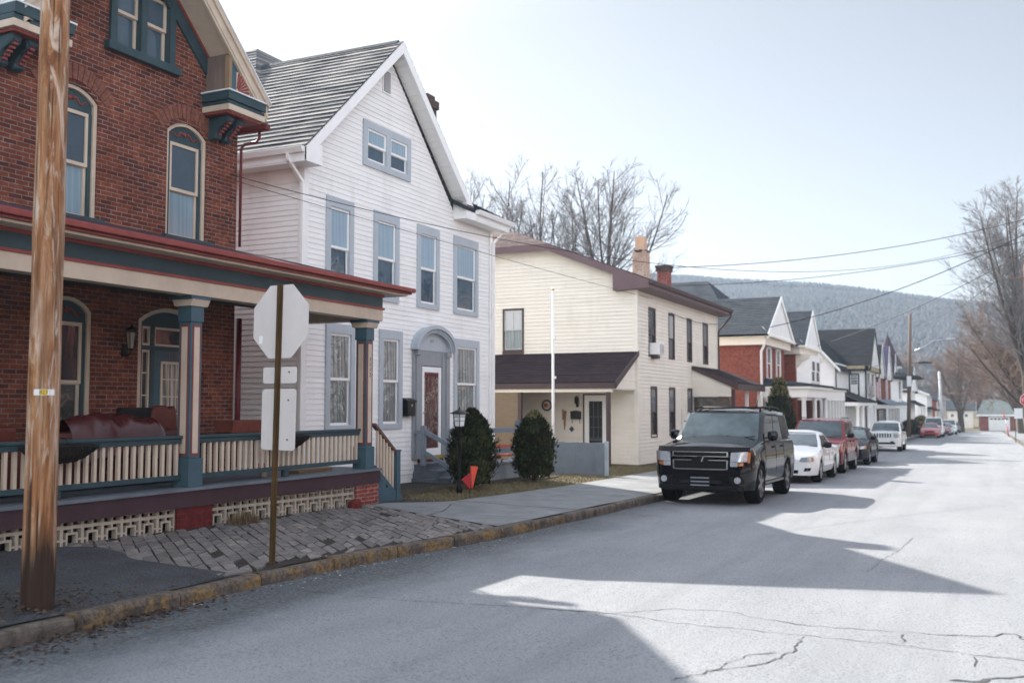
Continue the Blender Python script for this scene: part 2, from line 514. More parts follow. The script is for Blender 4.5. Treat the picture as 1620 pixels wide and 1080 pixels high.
G_wavy = glass_mat('pane_wavy', (0.03,0.035,0.035), (0.06,0.065,0.06), 1.0)
G_curt = glass_mat('pane_curtain', (0.55,0.57,0.58), (0.35,0.38,0.39), 0.08, folds=1)

def window(parent, F, u0, u1, z0, z1, cas=0.13, cd=0.035, cm=None, sm=None, up=None, lo=None, rail=0.5, rec=0.06, sill=0.0, sillm=None, sash=0.05, muntin=None, name='window', curtain=False, top=None, label=None):
    """casing (part) > sash, pane, pane, sill.  u0..z1 is the opening"""
    cm = cm or M_whitetrim; sm = sm or M_whitetrim; up = up or G_sky; lo = lo or G_dark
    m = MB()
    t = cas if top is None else top
    if cas > 0:
        fbox(m, F, u0-cas, u0, -rec, cd, z0-(0 if sill else cas*0.8), z1+t)
        fbox(m, F, u1, u1+cas, -rec, cd, z0-(0 if sill else cas*0.8), z1+t)
        fbox(m, F, u0, u1, -rec, cd, z1, z1+t)
        if not sill: fbox(m, F, u0, u1, -rec, cd, z0-cas*0.8, z0)
    else:
        fbox(m, F, u0, u0+0.02, -rec, -rec+0.04, z0, z1)
        fbox(m, F, u1-0.02, u1, -rec, -rec+0.04, z0, z1)
    w = m.build(name, cm, parent)
    if label: w['label'] = label
    if sill:
        m = MB(); fbox(m, F, u0-cas-0.06, u1+cas+0.06, -rec, cd+0.06, z0-sill, z0)
        m.build('sill', sillm or cm, w, bevel=0.006)
    zm = z0 + (z1-z0)*(1-rail)
    m = MB()
    for (a, b, d) in ((z0, zm+0.02, -rec), (zm-0.02, z1, -rec+0.025)):
        fbox(m, F, u0, u0+sash, d, d+0.03, a, b); fbox(m, F, u1-sash, u1, d, d+0.03, a, b)
        fbox(m, F, u0+sash, u1-sash, d, d+0.03, a, a+sash); fbox(m, F, u0+sash, u1-sash, d, d+0.03, b-sash, b)
    if muntin:
        for k in range(1, muntin):
            uu = u0 + (u1-u0)*k/muntin
            fbox(m, F, uu-0.009, uu+0.009, -rec+0.002, -rec+0.052, z0+sash, z1-sash)
    m.build('sash', sm, w)
    for (a, b, d, g) in ((z0+sash*0.5, zm, -rec+0.012, lo), (zm, z1-sash*0.5, -rec+0.037, up)):
        m = MB(); fbox(m, F, u0+sash*0.5, u1-sash*0.5, d-0.012, d, a, b)
        m.build('pane', g, w)
    return w
# ------------------------------------------------------------------ ground materials
def road_mat():
    m, nt, b = base_mat('pale_asphalt')
    v = coords(nt)
    c = mixc(nt, ramp(nt, noise_t(nt, coords(nt, (1,0.35,1)), 0.9, 6, 0.65), [(0.35,0.0),(0.68,1.0)]), (0.252,0.262,0.272), (0.205,0.215,0.226))
    # fine stones of the worn surface
    c = mixc(nt, ramp(nt, noise_t(nt, v, 55, 4, 0.8), [(0.38,0.85),(0.5,0.0)]), c, (0.08,0.084,0.088))
    patch = noise_t(nt, v, 0.55, 5, 0.7)
    spk = noise_t(nt, coords(nt, (1,1,1), loc=(5,2,0)), 30, 3, 0.8)
    mul = N(nt, 'ShaderNodeMath', operation='MULTIPLY')
    nt.links.new(ramp(nt, patch, [(0.48,0.0),(0.62,1.0)]), mul.inputs[0])
    nt.links.new(ramp(nt, spk, [(0.55,0.0),(0.66,0.85)]), mul.inputs[1])
    c = mixc(nt, mul.outputs[0], c, (0.075,0.08,0.085))
    # old rough surface showing along the gutter, with a ragged edge
    sp = nt.nodes.new('ShaderNodeSeparateXYZ'); nt.links.new(v, sp.inputs[0])
    ad = N(nt, 'ShaderNodeMath', operation='MULTIPLY_ADD'); nt.links.new(noise_t(nt, coords(nt,(1,0.5,1)), 1.4, 6, 0.7), ad.inputs[0]); ad.inputs[1].default_value = -1.5
    nt.links.new(sp.outputs[0], ad.inputs[2])
    mr = nt.nodes.new('ShaderNodeMapRange'); nt.links.new(ad.outputs[0], mr.inputs[0])
    mr.inputs[1].default_value = -6.75; mr.inputs[2].default_value = -5.75; mr.inputs[3].default_value = 1.0; mr.inputs[4].default_value = 0.0
    rg = noise_t(nt, v, 26, 4, 0.8)
    m2 = N(nt, 'ShaderNodeMath', operation='MULTIPLY'); nt.links.new(mr.outputs[0], m2.inputs[0]); nt.links.new(ramp(nt, rg, [(0.36,0.45),(0.58,1.0)]), m2.inputs[1])
    c = mixc(nt, m2.outputs[0], c, (0.045,0.05,0.055))
    # faint dark wheel streaks along the street
    stk = noise_t(nt, coords(nt, (2.2,0.06,1)), 1.0, 4, 0.6)
    c = mixc(nt, ramp(nt, stk, [(0.5,0.0),(0.75,0.35)]), c, (0.13,0.135,0.14))
    nt.links.new(c, b.inputs['Base Color'])
    b.inputs['Roughness'].default_value = 0.82
    b.inputs['Specular IOR Level'].default_value = 0.2
    bump(nt, b, noise_t(nt, v, 120, 3, 0.8), 0.55, 0.012)
    return m
M_road = road_mat()
def asph_mat():
    m, nt, b = base_mat('dark_asphalt')
    v = coords(nt)
    c = mixc(nt, ramp(nt, noise_t(nt, v, 55, 4, 0.85), [(0.42,0.0),(0.6,1.0)]), (0.03,0.032,0.036), (0.11,0.114,0.12))
    c = mixc(nt, ramp(nt, noise_t(nt, v, 1.5, 4), [(0.4,0.0),(0.7,0.5)]), c, (0.03,0.03,0.03))
    nt.links.new(c, b.inputs['Base Color']); b.inputs['Specular IOR Level'].default_value = 0.12; b.inputs['Roughness'].default_value = 0.85
    bump(nt, b, noise_t(nt, v, 120, 3, 0.8), 0.9, 0.012)
    return m
M_asph = asph_mat()
def conc_mat(name, col, streak=(1,1,1)):
    m, nt, b = base_mat(name)
    v = coords(nt)
    c = mixc(nt, ramp(nt, noise_t(nt, coords(nt, streak), 1.6, 6, 0.7), [(0.35,0.0),(0.7,1.0)]), col, tuple(x*0.62 for x in col))
    c = mixc(nt, ramp(nt, noise_t(nt, v, 70, 3, 0.75), [(0.36,0.5),(0.52,0.0)]), c, tuple(x*0.5 for x in col))
    nt.links.new(c, b.inputs['Base Color']); b.inputs['Specular IOR Level'].default_value = 0.12; b.inputs['Roughness'].default_value = 0.85
    bump(nt, b, noise_t(nt, v, 60, 4, 0.75), 0.4, 0.008)
    return m
M_conc = conc_mat('pavement_concrete', (0.235,0.24,0.242))
M_wallconc = conc_mat('wall_concrete', (0.40,0.42,0.44), (1,1,0.5))
def slab_mat():
    m, nt, b = base_mat('flagstone')
    oi = nt.nodes.new('ShaderNodeNewGeometry')
    c = ramp(nt, oi.outputs['Random Per Island'], [(0.0,(0.13,0.117,0.108)),(0.4,(0.22,0.198,0.183)),(0.7,(0.165,0.155,0.15)),(1.0,(0.29,0.25,0.222))])
    c = mixc(nt, ramp(nt, noise_t(nt, coords(nt,(1,1,1)), 7, 6, 0.75), [(0.4,0.0),(0.65,0.85)]), c, (0.085,0.075,0.07))
    nt.links.new(c, b.inputs['Base Color']); b.inputs['Specular IOR Level'].default_value = 0.12; b.inputs['Roughness'].default_value = 0.85
    bump(nt, b, noise_t(nt, coords(nt), 22, 5, 0.75), 0.6, 0.012)
    return m
M_slab = slab_mat()
def kerb_mat(yellow):
    m, nt, b = base_mat('kerb_yellow' if yellow else 'kerb_stone')
    v = coords(nt)
    c = mixc(nt, ramp(nt, noise_t(nt, v, 6, 6, 0.75), [(0.4,0.0),(0.65,1.0)]), (0.16,0.135,0.112), (0.055,0.048,0.043))
    if yellow:
        f = ramp(nt, noise_t(nt, coords(nt, (1,1,1), loc=(2,0,1)), 3.2, 6, 0.75), [(0.45,0.0),(0.58,0.75)])
        ge = nt.nodes.new('ShaderNodeNewGeometry'); sz = nt.nodes.new('ShaderNodeSeparateXYZ'); nt.links.new(ge.outputs['Normal'], sz.inputs[0])
        mz = N(nt, 'ShaderNodeMath', operation='MULTIPLY'); nt.links.new(f, mz.inputs[0]); nt.links.new(ramp(nt, sz.outputs[2], [(0.3,1.0),(0.75,0.15)]), mz.inputs[1])
        c = mixc(nt, mz.outputs[0], c, (0.33,0.205,0.075))
        c = mixc(nt, ramp(nt, noise_t(nt, v, 24, 4, 0.8), [(0.45,0.0),(0.65,0.7)]), c, (0.07,0.055,0.045))
    nt.links.new(c, b.inputs['Base Color']); b.inputs['Specular IOR Level'].default_value = 0.12; b.inputs['Roughness'].default_value = 0.85
    bump(nt, b, noise_t(nt, v, 18, 5, 0.8), 0.9, 0.03)
    return m
M_kerbY = kerb_mat(True); M_kerb = kerb_mat(False)
def lawn_mat():
    m, nt, b = base_mat('dry_lawn')
    v = coords(nt)
    c = mixc(nt, ramp(nt, noise_t(nt, v, 1.2, 6, 0.7), [(0.35,0.0),(0.65,1.0)]), (0.17,0.135,0.08), (0.095,0.088,0.045))
    c = mixc(nt, ramp(nt, noise_t(nt, v, 40, 4, 0.8), [(0.4,0.0),(0.7,0.8)]), c, (0.055,0.042,0.028))
    nt.links.new(c, b.inputs['Base Color']); b.inputs['Specular IOR Level'].default_value = 0.12; b.inputs['Roughness'].default_value = 0.95
    bump(nt, b, noise_t(nt, v, 50, 4, 0.8), 1.0, 0.04)
    return m
M_lawn = lawn_mat()
M_blade = pm('grass_blades', (0.22,0.18,0.10), 0.8, 0.5, 5)
M_litter = pm('dead_leaves', (0.045,0.028,0.02), 0.85, 0.5, 30)
M_soil = pm('dark_soil', (0.035,0.028,0.023), 0.95, 0.4, 14, bmp=0.8, bscale=40)
M_crack = pm('crack_fill', (0.06,0.06,0.062), 0.9, 0.4, 10)

# ------------------------------------------------------------------ ground
def lerp_tab(tab, y):
    if y <= tab[0][0]: return tab[0][1]
    for (a, va), (b, vb) in zip(tab, tab[1:]):
        if y <= b: return va + (vb-va)*(y-a)/(b-a)
    return tab[-1][1]
KT = [(0.4,-8.6),(1.2,-7.5),(2.4,-6.8),(4.0,-6.52),(5.8,-6.50),(8.0,-6.63),(9.6,-6.58),(11.2,-6.40),(12.6,-6.27),(16,-6.2),(20,-6.15),(40,-6.1),(176,-6.05)]
def kx(y): return lerp_tab(KT, y)
def swz(x, y):
    return gz(y) + 0.13 + 0.022*min(3.5, max(0, kx(y)-0.15-x))

def strip(name, ys, fa, fb, nx, fz, mat, parent=None):
    m = MB(); n = len(ys)
    vs = []
    for y in ys:
        a, b = fa(y), fb(y)
        for i in range(nx+1):
            x = a + (b-a)*i/nx
            vs.append((x, y, fz(x, y)))
    fs = []
    for j in range(n-1):
        for i in range(nx):
            k = j*(nx+1)+i
            fs.append((k, k+1, k+nx+2, k+nx+1))
    m.add(vs, fs, 0, True)
    return m.build(name, mat, parent, recalc=False)
def fr(a, b, st):
    n = max(1, int(math.ceil((b-a)/st))); return [a+(b-a)*i/n for i in range(n+1)]

# hill and far land
def ridge(x):
    T = [(-1500,120),(-600,118),(-400,108),(-250,97),(-173,88),(-99,80.5),(-59,73.5),(-20,66),(23,61),(100,57),(250,60),(600,70),(1500,80)]
    return lerp_tab(T, x)
def hill_z(x, y):
    s = min(1, max(0, (y-340)/360.0)); s = s*s*(3-2*s)
    r = ridge(x*700/max(y,500))
    z = -4.0 + (r+3.0)*s
    z += s*(7*noise.noise(Vector((x/90, y/120, 1.3))) + 2.5*noise.noise(Vector((x/30, y/35, 4.1))))*(1 if y < 660 else 0.25)
    if y > 720: z -= (y-720)*0.25
    return z
def hill_mat():
    m, nt, b = base_mat('winter_woods')
    v = coords(nt)
    c = mixc(nt, ramp(nt, noise_t(nt, v, 0.02, 6, 0.7), [(0.35,0.0),(0.65,1.0)]), (0.075,0.062,0.052), (0.13,0.105,0.085))
    c = mixc(nt, ramp(nt, noise_t(nt, v, 0.22, 5, 0.8), [(0.4,0.0),(0.65,0.7)]), c, (0.035,0.035,0.035))
    nt.links.new(c, b.inputs['Base Color']); b.inputs['Roughness'].default_value = 1.0; b.inputs['Specular IOR Level'].default_value = 0.0
    return m
M_hill = hill_mat()
hm = MB()
xs = fr(-620, 420, 7); ysl = fr(335, 760, 7)
hv = [(x, y, hill_z(x, y)) for y in ysl for x in xs]
nx = len(xs)
hm.add(hv, [(j*nx+i, j*nx+i+1, (j+1)*nx+i+1, (j+1)*nx+i) for j in range(len(ysl)-1) for i in range(nx-1)], 0, True)
tag(hm.build('hill', M_hill, recalc=False), kind='structure')
# the wood that covers it: bare crowns too many to count
wm = MB(); rw = random.Random(4)
for k in range(26000):
    y = 400 + 330*math.sqrt(rw.random()); x = -340*y/700 + rw.random()*(400*y/700)
    z = hill_z(x, y); h = rw.uniform(2.2, 4.8); r = rw.uniform(0.7, 1.5)
    b = rw.uniform(0, 6.28)
    vs = [(x, y, z-0.5)] + [(x + r*math.cos(b+i*1.257), y + r*math.sin(b+i*1.257), z + h*rw.uniform(0.35, 0.6)) for i in range(5)] + [(x + rw.uniform(-.5,.5), y, z + h)]
    wm.add(vs, [(0,1+(i+1)%5,1+i) for i in range(5)] + [(6,1+i,1+(i+1)%5) for i in range(5)], k % 3)
tag(wm.build('hillside_wood', [pm('wood_a', (0.098,0.094,0.09), 1.0, 0.2, 0.05, spec=0), pm('wood_b', (0.115,0.108,0.102), 1.0, 0.2, 0.05, spec=0), pm('wood_c', (0.088,0.087,0.087), 1.0, 0.2, 0.05, spec=0)], recalc=False),
    'bare winter woodland covering the long hill behind the town', 'woodland', kind='stuff')

strip('ground', fr(-80, 346, 8) + [800, 2200], lambda y: -1600, lambda y: 1600, 8, lambda x, y: gz(y)-0.14 - (0 if y < 340 else 2.0), M_lawn)['kind'] = 'structure'
# road, with the mouth of a side street at the near end and a T junction at the far end
def road_r(y): return 2.2 if y > 15 else (2.2 + (16-2.2)*(1-min(1,max(0,(y-9)/6.0)))**2)
def road_l(y): return kx(y)-0.12 if y > 2.4 else -6.9 - (0 if y > 1.2 else 1.2)
road = strip('road', fr(-40, 0.4, 4)[:-1] + fr(0.4, 16, 0.4) + fr(16.5, 168, 4), lambda y: (-60 if y < 0.3 else kx(y)-0.1), lambda y: (60 if y < 8 else road_r(y)), 10, lambda x, y: gz(y), M_road)
road['kind'] = 'structure'
strip('road', fr(168, 176, 2), lambda y: -50, lambda y: 50, 10, lambda x, y: gz(y)+0.003, M_road)['kind'] = 'structure'

def kerb(name, pts, mat, w=0.15, h=0.13, side=-1, seg=1.1, seed=1):
    """row of separate kerb stones along a line; pts on the road-side edge"""
    rk = random.Random(seed); m = MB()
    out = []
    for (p, q) in zip(pts, pts[1:]):
        L = math.dist(p, q); n = max(1, int(round(L/seg)))
        for i in range(n):
            a = (p[0]+(q[0]-p[0])*i/n, p[1]+(q[1]-p[1])*i/n); b = (p[0]+(q[0]-p[0])*(i+1)/n, p[1]+(q[1]-p[1])*(i+1)/n)
            out.append((a, b))
    for a, b in out:
        d = Vector((b[0]-a[0], b[1]-a[1])).normalized(); nrm = Vector((-d.y, d.x))*(-side)
        sub = 4; vs = []
        j = rk.uniform(-0.018, 0.018); hj = rk.uniform(-0.012, 0.015)
        for k in range(sub+1):
            t = 0.012 + (1-0.024)*k/sub
            x = a[0]+(b[0]-a[0])*t; y = a[1]+(b[1]-a[1])*t
            e = rk.uniform(-0.012, 0.012); e2 = rk.uniform(-0.01, 0.008)
            prof = [(-(0.0)+j+e, -0.15), (j+e, h*0.6+hj), (-0.012+j+e, h*0.88+hj), (-0.035+j+e, h+hj+e2), (-w*0.6, h+hj+e2*0.5), (-w, h-0.005+hj), (-w, -0.15)]
            for (o, z) in prof:
                vs.append((x - nrm.x*o, y - nrm.y*o, gz(y)+z))
        P = 7; fs = []
        for k in range(sub):
            for i in range(P-1):
                fs.append((k*P+i, k*P+i+1, (k+1)*P+i+1, (k+1)*P+i))
        fs.append(tuple(range(P))); fs.append(tuple(sub*P+i for i in reversed(range(P))))
        m.add(vs, fs, 0)
    o = m.build(name, mat)
    o['kind'] = 'structure'
    return o
def kpts(y0, y1, st): return [(kx(y), y) for y in fr(y0, y1, st)]
kerb('kerb', kpts(0.4, 5.7, 0.9), M_kerb, seed=3)
kerb('kerb', kpts(5.7, 15.2, 1.19), M_kerbY, seed=5)
kerb('kerb', kpts(15.2, 60, 1.2), M_kerb, seed=6)
kerb('kerb', kpts(60, 168, 6), M_kerb, seg=6, seed=7)
kerb('kerb', [(road_r(y), y) for y in fr(10, 16, 1)] + [(2.2, y) for y in fr(17, 168, 3)], M_kerb, side=1, seg=3, seed=8)

und = lambda x, y: 0.008*noise.noise(Vector((x*1.3, y*1.3, 0.5)))
# dark asphalt pavement round the pole, rising to a low hump by the block wall
def asph_edge(x): return 8.02 + 0.22*math.exp(-((x+9.0)/0.7)**2) + 0.05*noise.noise(Vector((x*2, 3, 1)))
am = MB()
ax = fr(-9.75, -6.6, 0.12); vs = []
NA = 40
for x in ax:
    for j in range(NA+1):
        y1 = asph_edge(x); y = 0.9 + (y1-0.9)*j/NA
        xx = min(x, kx(y)-0.13)
        hump = 0.05*math.exp(-((xx+8.9)/0.5)**2 - ((y-8.0)/0.5)**2)
        vs.append((xx, y, swz(xx, y) + 0.026 - 0.024*max(0, 1-(kx(y)-0.13-xx)/0.35)**2 + hump + und(xx, y)*1.5 - (0.05 if j == NA else 0)))
am.add(vs, [(i*(NA+1)+j, i*(NA+1)+j+1, (i+1)*(NA+1)+j+1, (i+1)*(NA+1)+j) for i in range(len(ax)-1) for j in range(NA)], 0, True)
am.build('pavement', M_asph, recalc=False)['kind'] = 'structure'
# old flagstones laid on the skew
sm_ = MB(); rs = random.Random(9)
U = Vector((0.77,-0.64)); V = Vector((-0.34,0.94))
def pav_in(c): 
    x, y = c
    return x < kx(y)-0.17 and x > -9.62 and y > asph_edge(x)-0.4 and y < 12.95 + 0.42*(-6.3-x)
row = 0; 
for b in range(-60, 60):
    wv = 0.285
    off = 0.21*(b % 2) + rs.uniform(-0.05, 0.05)
    a = -40
    upos = -14 + off
    while upos < 14:
        lu = rs.choice((0.38, 0.46, 0.52, 0.33))
        c0 = Vector((-8, 10.5)) + U*upos + V*(b*wv)
        cc = c0 + U*lu/2 + V*wv/2
        if pav_in(cc) and abs(cc.x+8) < 3 and rs.random() > 0.015:
            g = rs.uniform(0.008, 0.018); tx = rs.uniform(-0.012,0.012); ty = rs.uniform(-0.012,0.012); dz = rs.uniform(-0.005, 0.005)
            q = [c0+U*g+V*g, c0+U*(lu-g)+V*g, c0+U*(lu-g)+V*(wv-g), c0+U*g+V*(wv-g)]
            q = [p + Vector((rs.uniform(-.012,.012), rs.uniform(-.012,.012))) for p in q]
            ok = all(p.x < kx(p.y)-0.15 for p in q)
            if not ok: q = [Vector((min(p.x, kx(p.y)-0.155), p.y)) for p in q]
            top = [(p.x, p.y, swz(p.x,p.y) + 0.012 + dz + tx*(p.x-cc.x) + ty*(p.y-cc.y)) for p in q]
            bot = [(p.x, p.y, swz(p.x,p.y) - 0.03) for p in q]
            ins = [((t[0]*0.975+cc.x*0.025), (t[1]*0.975+cc.y*0.025), t[2]) for t in top]
            low = [(t[0], t[1], t[2]-0.005) for t in top]
            sm_.add(bot + low + ins, [(0,1,5,4),(1,2,6,5),(2,3,7,6),(3,0,4,7),(4,5,9,8),(5,6,10,9),(6,7,11,10),(7,4,8,11),(8,9,10,11)])
        upos += lu
sm_.build('flagstone_pavement', M_slab)['kind'] = 'structure'
strip('pavement_bed', fr(0.9, 16, 0.3), lambda y: -9.8, lambda y: kx(y)-0.12, 12, lambda x, y: swz(x,y)+(0.002 if y > 8.4 else -0.015), M_soil)['kind'] = 'structure'
# concrete pavement
cm_ = MB()
def walk_back(y): return lerp_tab([(13,-9.6),(15.0,-9.5),(15.4,-9.0),(16,-8.75),(20,-8.55),(24,-8.6),(30,-8.7),(176,-8.6)], y)
joints = [12.3, 14.2] + fr(16.0, 60, 1.55)
for (ja, jb) in zip(joints, joints[1:]):
    yy = fr(ja+0.008, jb-0.008, 0.4); vs = []; NX = 8
    dz = rnd.uniform(-0.004, 0.004)
    for y in yy:
        for i in range(NX+1):
            b = kx(y)-0.155; a = walk_back(y)
            x = a + (b-a)*i/NX
            y2 = y
            lim = 12.98 + 0.42*(-6.3-x)
            y2 = max(y, lim) if y < 15.5 else y
            vs.append((x, y2, swz(x,y2)+0.01+dz+und(x,y2)*0.6))
    cm_.add(vs, [(j*(NX+1)+i, j*(NX+1)+i+1, (j+1)*(NX+1)+i+1, (j+1)*(NX+1)+i) for j in range(len(yy)-1) for i in range(NX)], 0, True)
cm_.build('pavement', M_conc, recalc=False)['kind'] = 'structure'
strip('pavement', fr(60, 168, 4), walk_back, lambda y: kx(y)-0.14, 3, lambda x, y: swz(x,y)+0.01, M_conc)['kind'] = 'structure'
strip('pavement_bed', fr(15, 60, 1.5), lambda y: walk_back(y)-0.1, lambda y: kx(y)-0.1, 4, lambda x, y: swz(x,y)-0.02, M_soil)['kind'] = 'structure'
strip('pavement', fr(15.5, 168, 4), lambda y: 2.36, lambda y: 4.1, 3, lambda x, y: gz(y)+0.13, M_conc)['kind'] = 'structure'
# front yards
strip('yard', fr(0.9, 60, 0.8) + fr(62, 170, 4), lambda y: -70 if y > 6 else -40, lambda y: (walk_back(y)+0.06 if y > 15.2 else -9.55), 24, lambda x, y: gz(y)+0.165 + (0.03 if x < -10 else 0) + 1.5*und(x,y), M_lawn)['kind'] = 'structure'
strip('yard', fr(15.5, 168, 6), lambda y: 4.05, lambda y: 60, 8, lambda x, y: gz(y)+0.12, M_lawn)['kind'] = 'structure'

# cracks and the old trench line across the near road
def crack(pts, w=0.016, seed=1, jag=0.025, name='road_crack'):
    rc = random.Random(seed); m = MB(); P = []
    for (p, q) in zip(pts, pts[1:]):
        L = math.dist(p, q); n = max(1, int(L/0.06))
        for i in range(n):
            t = i/n; P.append((p[0]+(q[0]-p[0])*t + rc.uniform(-jag,jag)*(i > 0), p[1]+(q[1]-p[1])*t + rc.uniform(-jag,jag)*(i > 0)))
    P.append(pts[-1]); vs = []
    for i, p in enumerate(P):
        a = P[max(0,i-1)]; b = P[min(len(P)-1,i+1)]
        d = Vector((b[0]-a[0], b[1]-a[1])); d = d.normalized() if d.length > 0 else Vector((1,0)); n = Vector((-d.y, d.x))
        ww = w*rc.uniform(0.3, 1.5)*(0.35 if i in (0, len(P)-1) else 1)
        vs += [(p[0]+n.x*ww/2, p[1]+n.y*ww/2, gz(p[1])+0.0045), (p[0]-n.x*ww/2, p[1]-n.y*ww/2, gz(p[1])+0.0045)]
    m.add(vs, [(2*i,2*i+1,2*i+3,2*i+2) for i in range(len(P)-1)])
    m.build(name, M_crack, recalc=False)['kind'] = 'structure'
crack([(-6.3,8.08),(-5.78,8.04),(-4.92,8.04),(-4.33,8.17),(-3.98,8.24),(-3.04,8.33),(-2.78,8.31)], 0.010, 1, 0.012)
crack([(-3.63,8.29),(-2.97,8.37),(-2.61,8.79),(-2.34,8.86),(-2.07,8.9),(-1.87,8.75),(-1.42,8.62),(-0.79,8.67),(-0.32,8.75),(-0.07,8.73)], 0.010, 2)
crack([(-2.81,8.33),(-2.44,8.22),(-1.7,8.21),(-1.21,8.2),(-0.7,8.21),(-0.3,8.14),(0.19,8.07),(1.6,7.9)], 0.009, 3)
crack([(-1.34,8.16),(-1.35,7.91),(-1.32,7.67),(-1.38,7.44),(-1.43,7.2),(-1.52,7.04),(-1.65,6.88),(-1.74,6.75)], 0.015, 4)
crack([(-1.43,7.52),(-1.62,7.31),(-1.69,6.95),(-1.75,6.71),(-1.9,6.4)], 0.011, 5)
crack([(-0.13,8.05),(-0.11,7.92),(-0.12,7.71)], 0.013, 6)
crack([(-0.4,8.74),(0.01,8.85),(0.07,9.01),(0.16,9.03),(0.22,8.83),(1.2,8.7)], 0.014, 7)
crack([(-0.64,8.62),(-0.62,8.4),(-0.63,8.28)], 0.016, 8)
crack([(-0.27,7.24),(-0.13,7.27),(0.03,7.46),(0.18,7.58),(0.6,7.6)], 0.035, 9)
crack([(-1.02,15.69),(-1.06,14.47),(-1.13,13.52),(-1.2,13.04),(-1.21,12.56),(-1.26,11.89)], 0.007, 10)
crack([(0.6,17.43),(-0.23,17.54),(-0.61,17.87),(-1.23,18.45),(-1.85,18.59),(-2.32,18.09)], 0.008, 11)
# crack across the concrete walk
cw = MB(); pts = [(-7.95,13.72),(-8.0,14.0),(-8.01,14.2),(-8.12,14.5),(-8.24,14.82),(-8.5,15.4)]
vs = []
for (x, y) in pts: vs += [(x-0.008,y,swz(x,y)+0.018),(x+0.012,y,swz(x,y)+0.018)]
cw.add(vs, [(2*i,2*i+1,2*i+3,2*i+2) for i in range(len(pts)-1)]); cw.build('pavement_crack', M_crack)['kind'] = 'structure'

# grass blades, leaf litter
def blades(name, spots, n, h, mat, label, seed):
    rb = random.Random(seed); m = MB()
    for k in range(n):
        x0,x1,y0,y1 = rb.choice(spots) if len(spots) < 9 else rb.choice(spots)
        x = rb.uniform(x0,x1); y = rb.uniform(y0,y1); a = rb.uniform(0,6.28); hh = h*rb.uniform(0.4,1.1); l = rb.uniform(0.2,0.9)*hh
        w = 0.006
        z = (swz(x,y) if x > -10 else gz(y)+0.195) + 0.0
        ca, sa = math.cos(a), math.sin(a)
        m.add([(x-sa*w,y+ca*w,z),(x+sa*w,y-ca*w,z),(x+ca*l,y+sa*l,z+hh)], [(0,1,2)])
    o = m.build(name, mat, recalc=False)
    return tag(o, label, 'grass', kind='stuff')
blades('grass', [(-10.8,-8.8,15.6,20.0),(-10.8,-8.65,18,24.5),(-10.5,-8.75,24,30)], 15000, 0.045, M_blade, 'short dry grass strip between the concrete pavement and the white house', 2)
blades('dry_weeds', [(-9.55,-9.3,10.85,11.35)], 420, 0.20, pm('dry_weed', (0.17,0.12,0.07), 0.9, 0.4, 9), 'clump of dry brown weeds at the foot of the breeze block wall', 3)
def litter(name, spots, n, size, mat, label, seed, zf):
    rb = random.Random(seed); m = MB()
    for k in range(n):
        cx, cy, r1, r2 = rb.choice(spots)
        x = rb.gauss(cx, r1); y = rb.gauss(cy, r2)
        s = size*rb.uniform(0.5,1.3); a = rb.uniform(0,6.28); t = rb.uniform(-0.6,0.6)
        z = zf(x,y) + rb.uniform(0.004, 0.028)
        ca, sa = math.cos(a)*s, math.sin(a)*s
        m.add([(x-ca,y-sa,z),(x+sa*0.5,y-ca*0.5,z+s*t*0.5),(x+ca,y+sa,z+s*0.3*t),(x-sa*0.5,y+ca*0.5,z+s*0.4)], [(0,1,2,3)], k % 2)
    return tag(m.build(name, mat, recalc=False), label, 'leaf litter', kind='stuff')
litter('leaf_litter', [(-6.3,5.0,0.16,0.5),(-6.35,5.8,0.13,0.4),(-6.9,5.4,0.15,0.4),(-7.2,5.95,0.28,0.25),(-6.45,6.6,0.07,0.5)], 1100, 0.024, [M_litter, pm('pale_leaf', (0.085,0.058,0.042), 0.85, 0.4, 20)],
       'drift of dead leaves and bark along the kerb below the wooden pole', 5, lambda x, y: gz(y) if x > kx(y)-0.01 else swz(x,y)+0.03)
litter('gravel', [(-6.4,8.6,0.12,1.0),(-6.3,10.5,0.12,1.0),(-6.05,12.6,0.12,1.0),(-9.45,8.9,0.1,0.6)], 420, 0.016, [pm('grit', (0.12,0.11,0.10), 0.9, 0.4, 30), pm('grit_pale', (0.34,0.32,0.30), 0.9, 0.3, 30)],
       'loose grit lying in the gutter along the yellow kerb', 6, lambda x, y: gz(y) if x > kx(y)-0.01 else swz(x,y)+0.015)

strip('planting_bed', fr(15.9, 24.2, 0.6), lambda y: -11.95, lambda y: -10.05 + 0.12*math.sin(y*1.7), 5, lambda x, y: gz(y)+0.212+und(x,y), M_soil)['kind'] = 'structure'
